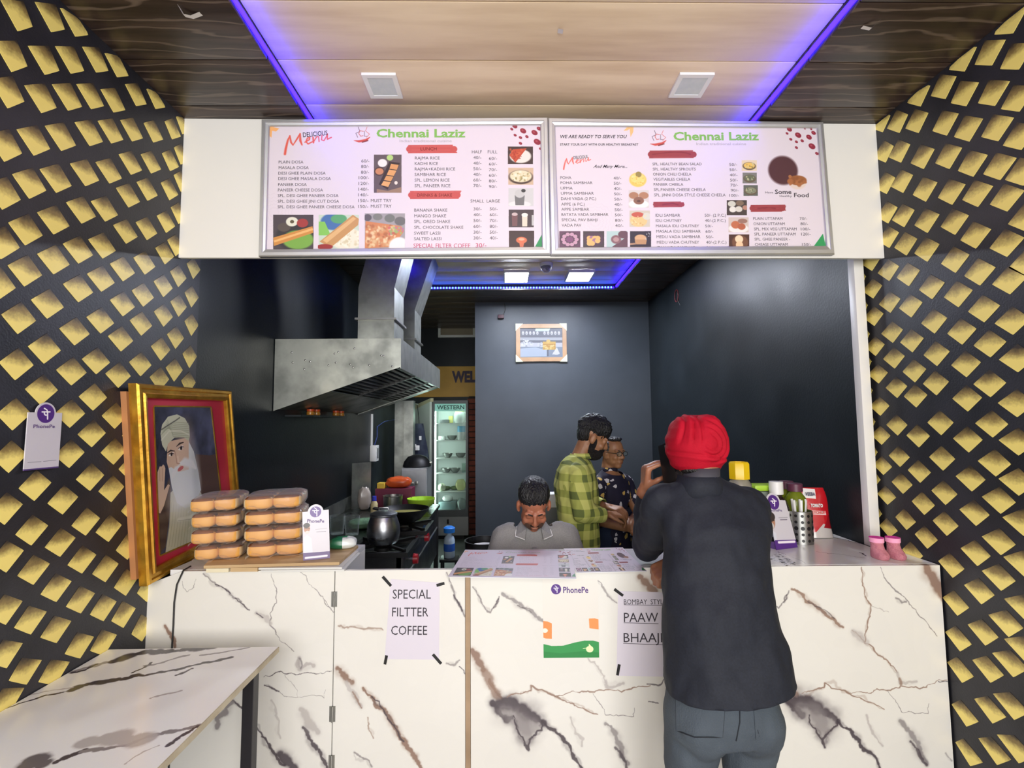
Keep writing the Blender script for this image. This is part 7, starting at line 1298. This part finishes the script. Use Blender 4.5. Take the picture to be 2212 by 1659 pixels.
for s_ in (-1, 1): ellM(b, M3, (s_*.064, .012, -.045), (.014, .022, .05))
o = b.build('beard', M_beard, man3, smooth=60)
M_plaid = mat('checked_cotton', (190, 190, 80), .85); nt = M_plaid.node_tree; tc = nd(M_plaid, 'ShaderNodeTexCoord'); sx = nd(M_plaid, 'ShaderNodeSeparateXYZ'); nt.links.new(tc.outputs['Object'], sx.inputs[0])
def mth(m, op, a, b_=None, v=None):
    n = nd(m, 'ShaderNodeMath', operation=op); m.node_tree.links.new(a, n.inputs[0])
    if b_ is not None: m.node_tree.links.new(b_, n.inputs[1])
    if v is not None: n.inputs[1].default_value = v
    return n.outputs[0]
hx_ = mth(M_plaid, 'ADD', sx.outputs[0], mth(M_plaid, 'MULTIPLY', sx.outputs[1], v=.8)); sxx = mth(M_plaid, 'GREATER_THAN', mth(M_plaid, 'SINE', mth(M_plaid, 'MULTIPLY', hx_, v=70.0)), v=.15); szz = mth(M_plaid, 'GREATER_THAN', mth(M_plaid, 'SINE', mth(M_plaid, 'MULTIPLY', sx.outputs[2], v=62.0)), v=.15)
sm_ = mth(M_plaid, 'MULTIPLY', mth(M_plaid, 'ADD', sxx, szz), v=.5); cr = nd(M_plaid, 'ShaderNodeValToRGB'); cr.color_ramp.interpolation = 'CONSTANT'; E_ = cr.color_ramp.elements; E_[0].color = (*lin((208, 210, 116)), 1); E_[1].position = .75; E_[1].color = (*lin((104, 116, 58)), 1); e_ = E_.new(.25); e_.color = (*lin((172, 178, 88)), 1)
nt.links.new(sm_, cr.inputs[0]); nt.links.new(cr.outputs[0], bsdf(M_plaid).inputs['Base Color'])
b = MB(); b.loft(T3(.022)); b.chain([s3n+(0, .02, .0), e3n, w3n+(-.01, 0, 0)], [.076, .068, .050]); b.chain([s3f+(0, -.02, 0), e3f, w3f+(-.01, 0, 0)], [.076, .068, .050]); b.cap(nb3+(0, 0, -.02), s3n, .06, .066); b.cap(nb3+(0, 0, -.02), s3f, .06, .066); b.cap(nb3+(-.01, 0, -.02), nb3+(.005, 0, .012), .066, .062)
cloth('checked_shirt', b, M_plaid, man3, O3, .009, [(nb3+(.0, 0, .012), unit((.35, 0, 1)), .16), (w3n, unit(w3n-e3n), .1), (w3f, unit(w3f-e3f), .1), ((cx3, Y3, zz(1186)), (.25, 0, -1))], .014, (8, 8, 5), 4, 2, .004)
b = MB(); b.loft(rings([(nb3[0]+.012, Y3, nb3[2]+.0, .068, .066), (nb3[0]+.018, Y3, nb3[2]+.035, .064, .060)], 26), False); o = b.build('shirt_collar', M_plaid, man3); o.modifiers.new('t', 'SOLIDIFY').thickness = .005
b = MB()
for hp, kn, an, toe in L3: b.chain([hp, kn, an], [.088, .078, .065])
b.cap(L3[0][0]+(0, .02, .03), L3[1][0]+(0, -.02, .03), .092, .092); cloth('trousers', b, mat('black_denim', (20, 20, 24), .85), man3, O3, .010, [((0, 0, .05), (0, 0, -1))], .006, (8, 8, 8), 6, 2, 0)
# ---- older man in glasses and a navy spotted shirt
Y4 = 3.78; cx4 = at(1322, 1080, Y4)[0]; O4 = np.array((cx4, Y4, 0)); h4 = at(1323, 979, Y4); M4 = frame(h4, (.55, -.80, -.04)) @ Matrix.Scale(.95, 4); nb4 = np.array((at(1316, 1016, Y4)[0], Y4+.02, at(1316, 1018, Y4)[2]))
z4 = lambda py: at(1322, py, Y4)[2]; ax = unit((.80, .55, 0)); 
def ring4(g):
    out = []
    for py, rx, ry in ((1210, .165, .125), (1160, .165, .13), (1110, .16, .125), (1065, .165, .115), (1040, .16, .10), (1025, .11, .085), (1014, .06, .06)):
        r_ = []
        for q in np.linspace(0, 2*math.pi, 40, endpoint=False): c, s_ = math.cos(q), math.sin(q); a, d = (rx+g)*c, (ry+g)*s_; r_.append((cx4-.005+a*.80-d*.55*.9, Y4+a*.55+d*.80, z4(py)))
        out.append(r_)
    return out
s4n, s4f = np.array((cx4-.125, Y4-.10, z4(1045))), np.array((cx4+.125, Y4+.10, z4(1045))); e4n, e4f = np.array((at(1288, 1105, Y4-.2)[0], Y4-.19, z4(1112))), np.array((cx4+.20, Y4+.02, z4(1112))); w4n, w4f = np.array((at(1352, 1110, Y4-.3)[0], Y4-.30, z4(1122))), np.array((at(1366, 1098, Y4-.25)[0]+.02, Y4-.2, z4(1108)))
L4 = [(np.array((cx4+s_*.07, Y4+s_*.05, .80)), np.array((cx4+s_*.08+.02, Y4+s_*.06-.02, .44)), np.array((cx4+s_*.08, Y4+s_*.06, .085)), np.array((.08, -.11, 0))) for s_ in (-1, 1)]
man4 = person_stand(O4, M4, nb4, ring4(-.02), [(s4n, e4n, w4n, -1, (40, 40, 30)), (s4f, e4f, w4f, 1, (40, 40, 30))], L4, 'older person in glasses and a navy spotted shirt standing in the kitchen', M_skin2)
hair(M4, man4, (0, -.030, .040), (.0822, .104, .084), M_grhair, .012, 9, 7); b = MB(); ellM(b, M4, (0, .022, .112), (.058, .05, .022), nu=24, nv=14, fn=lambda p: 1+.12*noise.noise(Vector((p[0]*7, p[1]*7, p[2]*7)))); b.build('front_hair', M_hair, man4); face_parts(M4, man4, O4, M_grhair)
gl = thing('spectacles', 'dark-rimmed spectacles worn by the older man', 'glasses', tp(M4, (0, .1, 0)))
for s_ in (-1, 1):
    MB().tube([tp(M4, (s_*.033+.026*math.copysign(abs(math.cos(a))**.6, math.cos(a)), .104, .004+.016*math.copysign(abs(math.sin(a))**.7, math.sin(a)))) for a in np.linspace(0, 2*math.pi, 22)], .0022, 6).build('rim', M_blackp, gl)
    MB().tube([tp(M4, (s_*.060, .102, .008)), tp(M4, (s_*.079, .06, .010)), tp(M4, (s_*.083, -.01, .012))], .002, 6).build('temple', M_blackp, gl)
    m = MB(); m.cyl(tp(M4, (s_*.033, .1035, .004)), tp(M4, (s_*.033, .1045, .004)), .020, n=16); m.build('lens', M_glass, gl)
MB().tube([tp(M4, (-.008, .105, .008)), tp(M4, (.008, .105, .008))], .002, 6).build('bridge', M_blackp, gl)
M_spot = mat('spotted_shirt', (26, 22, 44), .8); nt = M_spot.node_tree; tc = nd(M_spot, 'ShaderNodeTexCoord'); vo = nd(M_spot, 'ShaderNodeTexVoronoi'); vo.inputs['Scale'].default_value = 17.0; vo.inputs['Randomness'].default_value = .75; no = nd(M_spot, 'ShaderNodeTexNoise'); no.inputs['Scale'].default_value = 30
va_ = nd(M_spot, 'ShaderNodeVectorMath', operation='MULTIPLY_ADD'); va_.inputs[1].default_value = (.035, .035, .035); nt.links.new(tc.outputs['Object'], no.inputs['Vector']); nt.links.new(no.outputs['Color'], va_.inputs[0]); nt.links.new(tc.outputs['Object'], va_.inputs[2]); nt.links.new(va_.outputs[0], vo.inputs['Vector'])
lt = mth(M_spot, 'LESS_THAN', vo.outputs['Distance'], v=.30); sc_ = nd(M_spot, 'ShaderNodeSeparateColor'); nt.links.new(vo.outputs['Color'], sc_.inputs[0]); pick = mth(M_spot, 'GREATER_THAN', sc_.outputs[0], v=.55)
m1 = nd(M_spot, 'ShaderNodeMix', data_type='RGBA'); m1.inputs['A'].default_value = (*lin((216, 212, 216)), 1); m1.inputs['B'].default_value = (*lin((214, 178, 96)), 1); nt.links.new(pick, m1.inputs['Factor']); m2 = nd(M_spot, 'ShaderNodeMix', data_type='RGBA'); m2.inputs['A'].default_value = (*lin((26, 22, 46)), 1); nt.links.new(lt, m2.inputs['Factor']); nt.links.new(m1.outputs['Result'], m2.inputs['B']); nt.links.new(m2.outputs['Result'], bsdf(M_spot).inputs['Base Color'])
b = MB(); b.loft(ring4(.012)); b.chain([s4n, e4n, e4n+(w4n-e4n)*.15], [.066, .058, .055]); b.chain([s4f, e4f, e4f+(w4f-e4f)*.15], [.066, .058, .055]); b.cap(nb4+(0, 0, -.02), s4n, .055, .06); b.cap(nb4+(0, 0, -.02), s4f, .055, .06); b.cap(nb4+(0, 0, -.03), nb4+(0, 0, .01), .062, .058)
cloth('spotted_shirt', b, M_spot, man4, O4, .009, [(nb4+(0, 0, .012), unit((.2, -.25, 1)), .16), (e4n+(w4n-e4n)*.2, unit(w4n-e4n), .12), (e4f+(w4f-e4f)*.2, unit(w4f-e4f), .12), ((0, 0, z4(1200)), (0, 0, -1))], .006, (8, 8, 5), 9, 2, .004)
b = MB(); b.loft(rings([(nb4[0]+.0, nb4[1], nb4[2]-.005, .066, .064), (nb4[0]+.004, nb4[1]-.004, nb4[2]+.03, .060, .058)], 26), False); o = b.build('shirt_collar', M_spot, man4); o.modifiers.new('t', 'SOLIDIFY').thickness = .005
b = MB()
for hp, kn, an, toe in L4: b.chain([hp, kn, an], [.10, .08, .065])
b.cap(L4[0][0]+(0, 0, .05), L4[1][0]+(0, 0, .05), .11, .11); cloth('trousers', b, mat('blue_denim', (28, 40, 66), .85), man4, O4, .010, [((0, 0, .05), (0, 0, -1))], .006, (8, 8, 8), 7, 2, 0)
MB().tube([w4n+.030*(np.array((0, math.cos(a), 0))+np.array((0, 0, math.sin(a)))) for a in np.linspace(0, 2*math.pi, 18)], .0035, 6).build('bracelet', mat('brown_thread', (70, 40, 30), .7), man4)
_t = finish_text(); place_layed(_t)
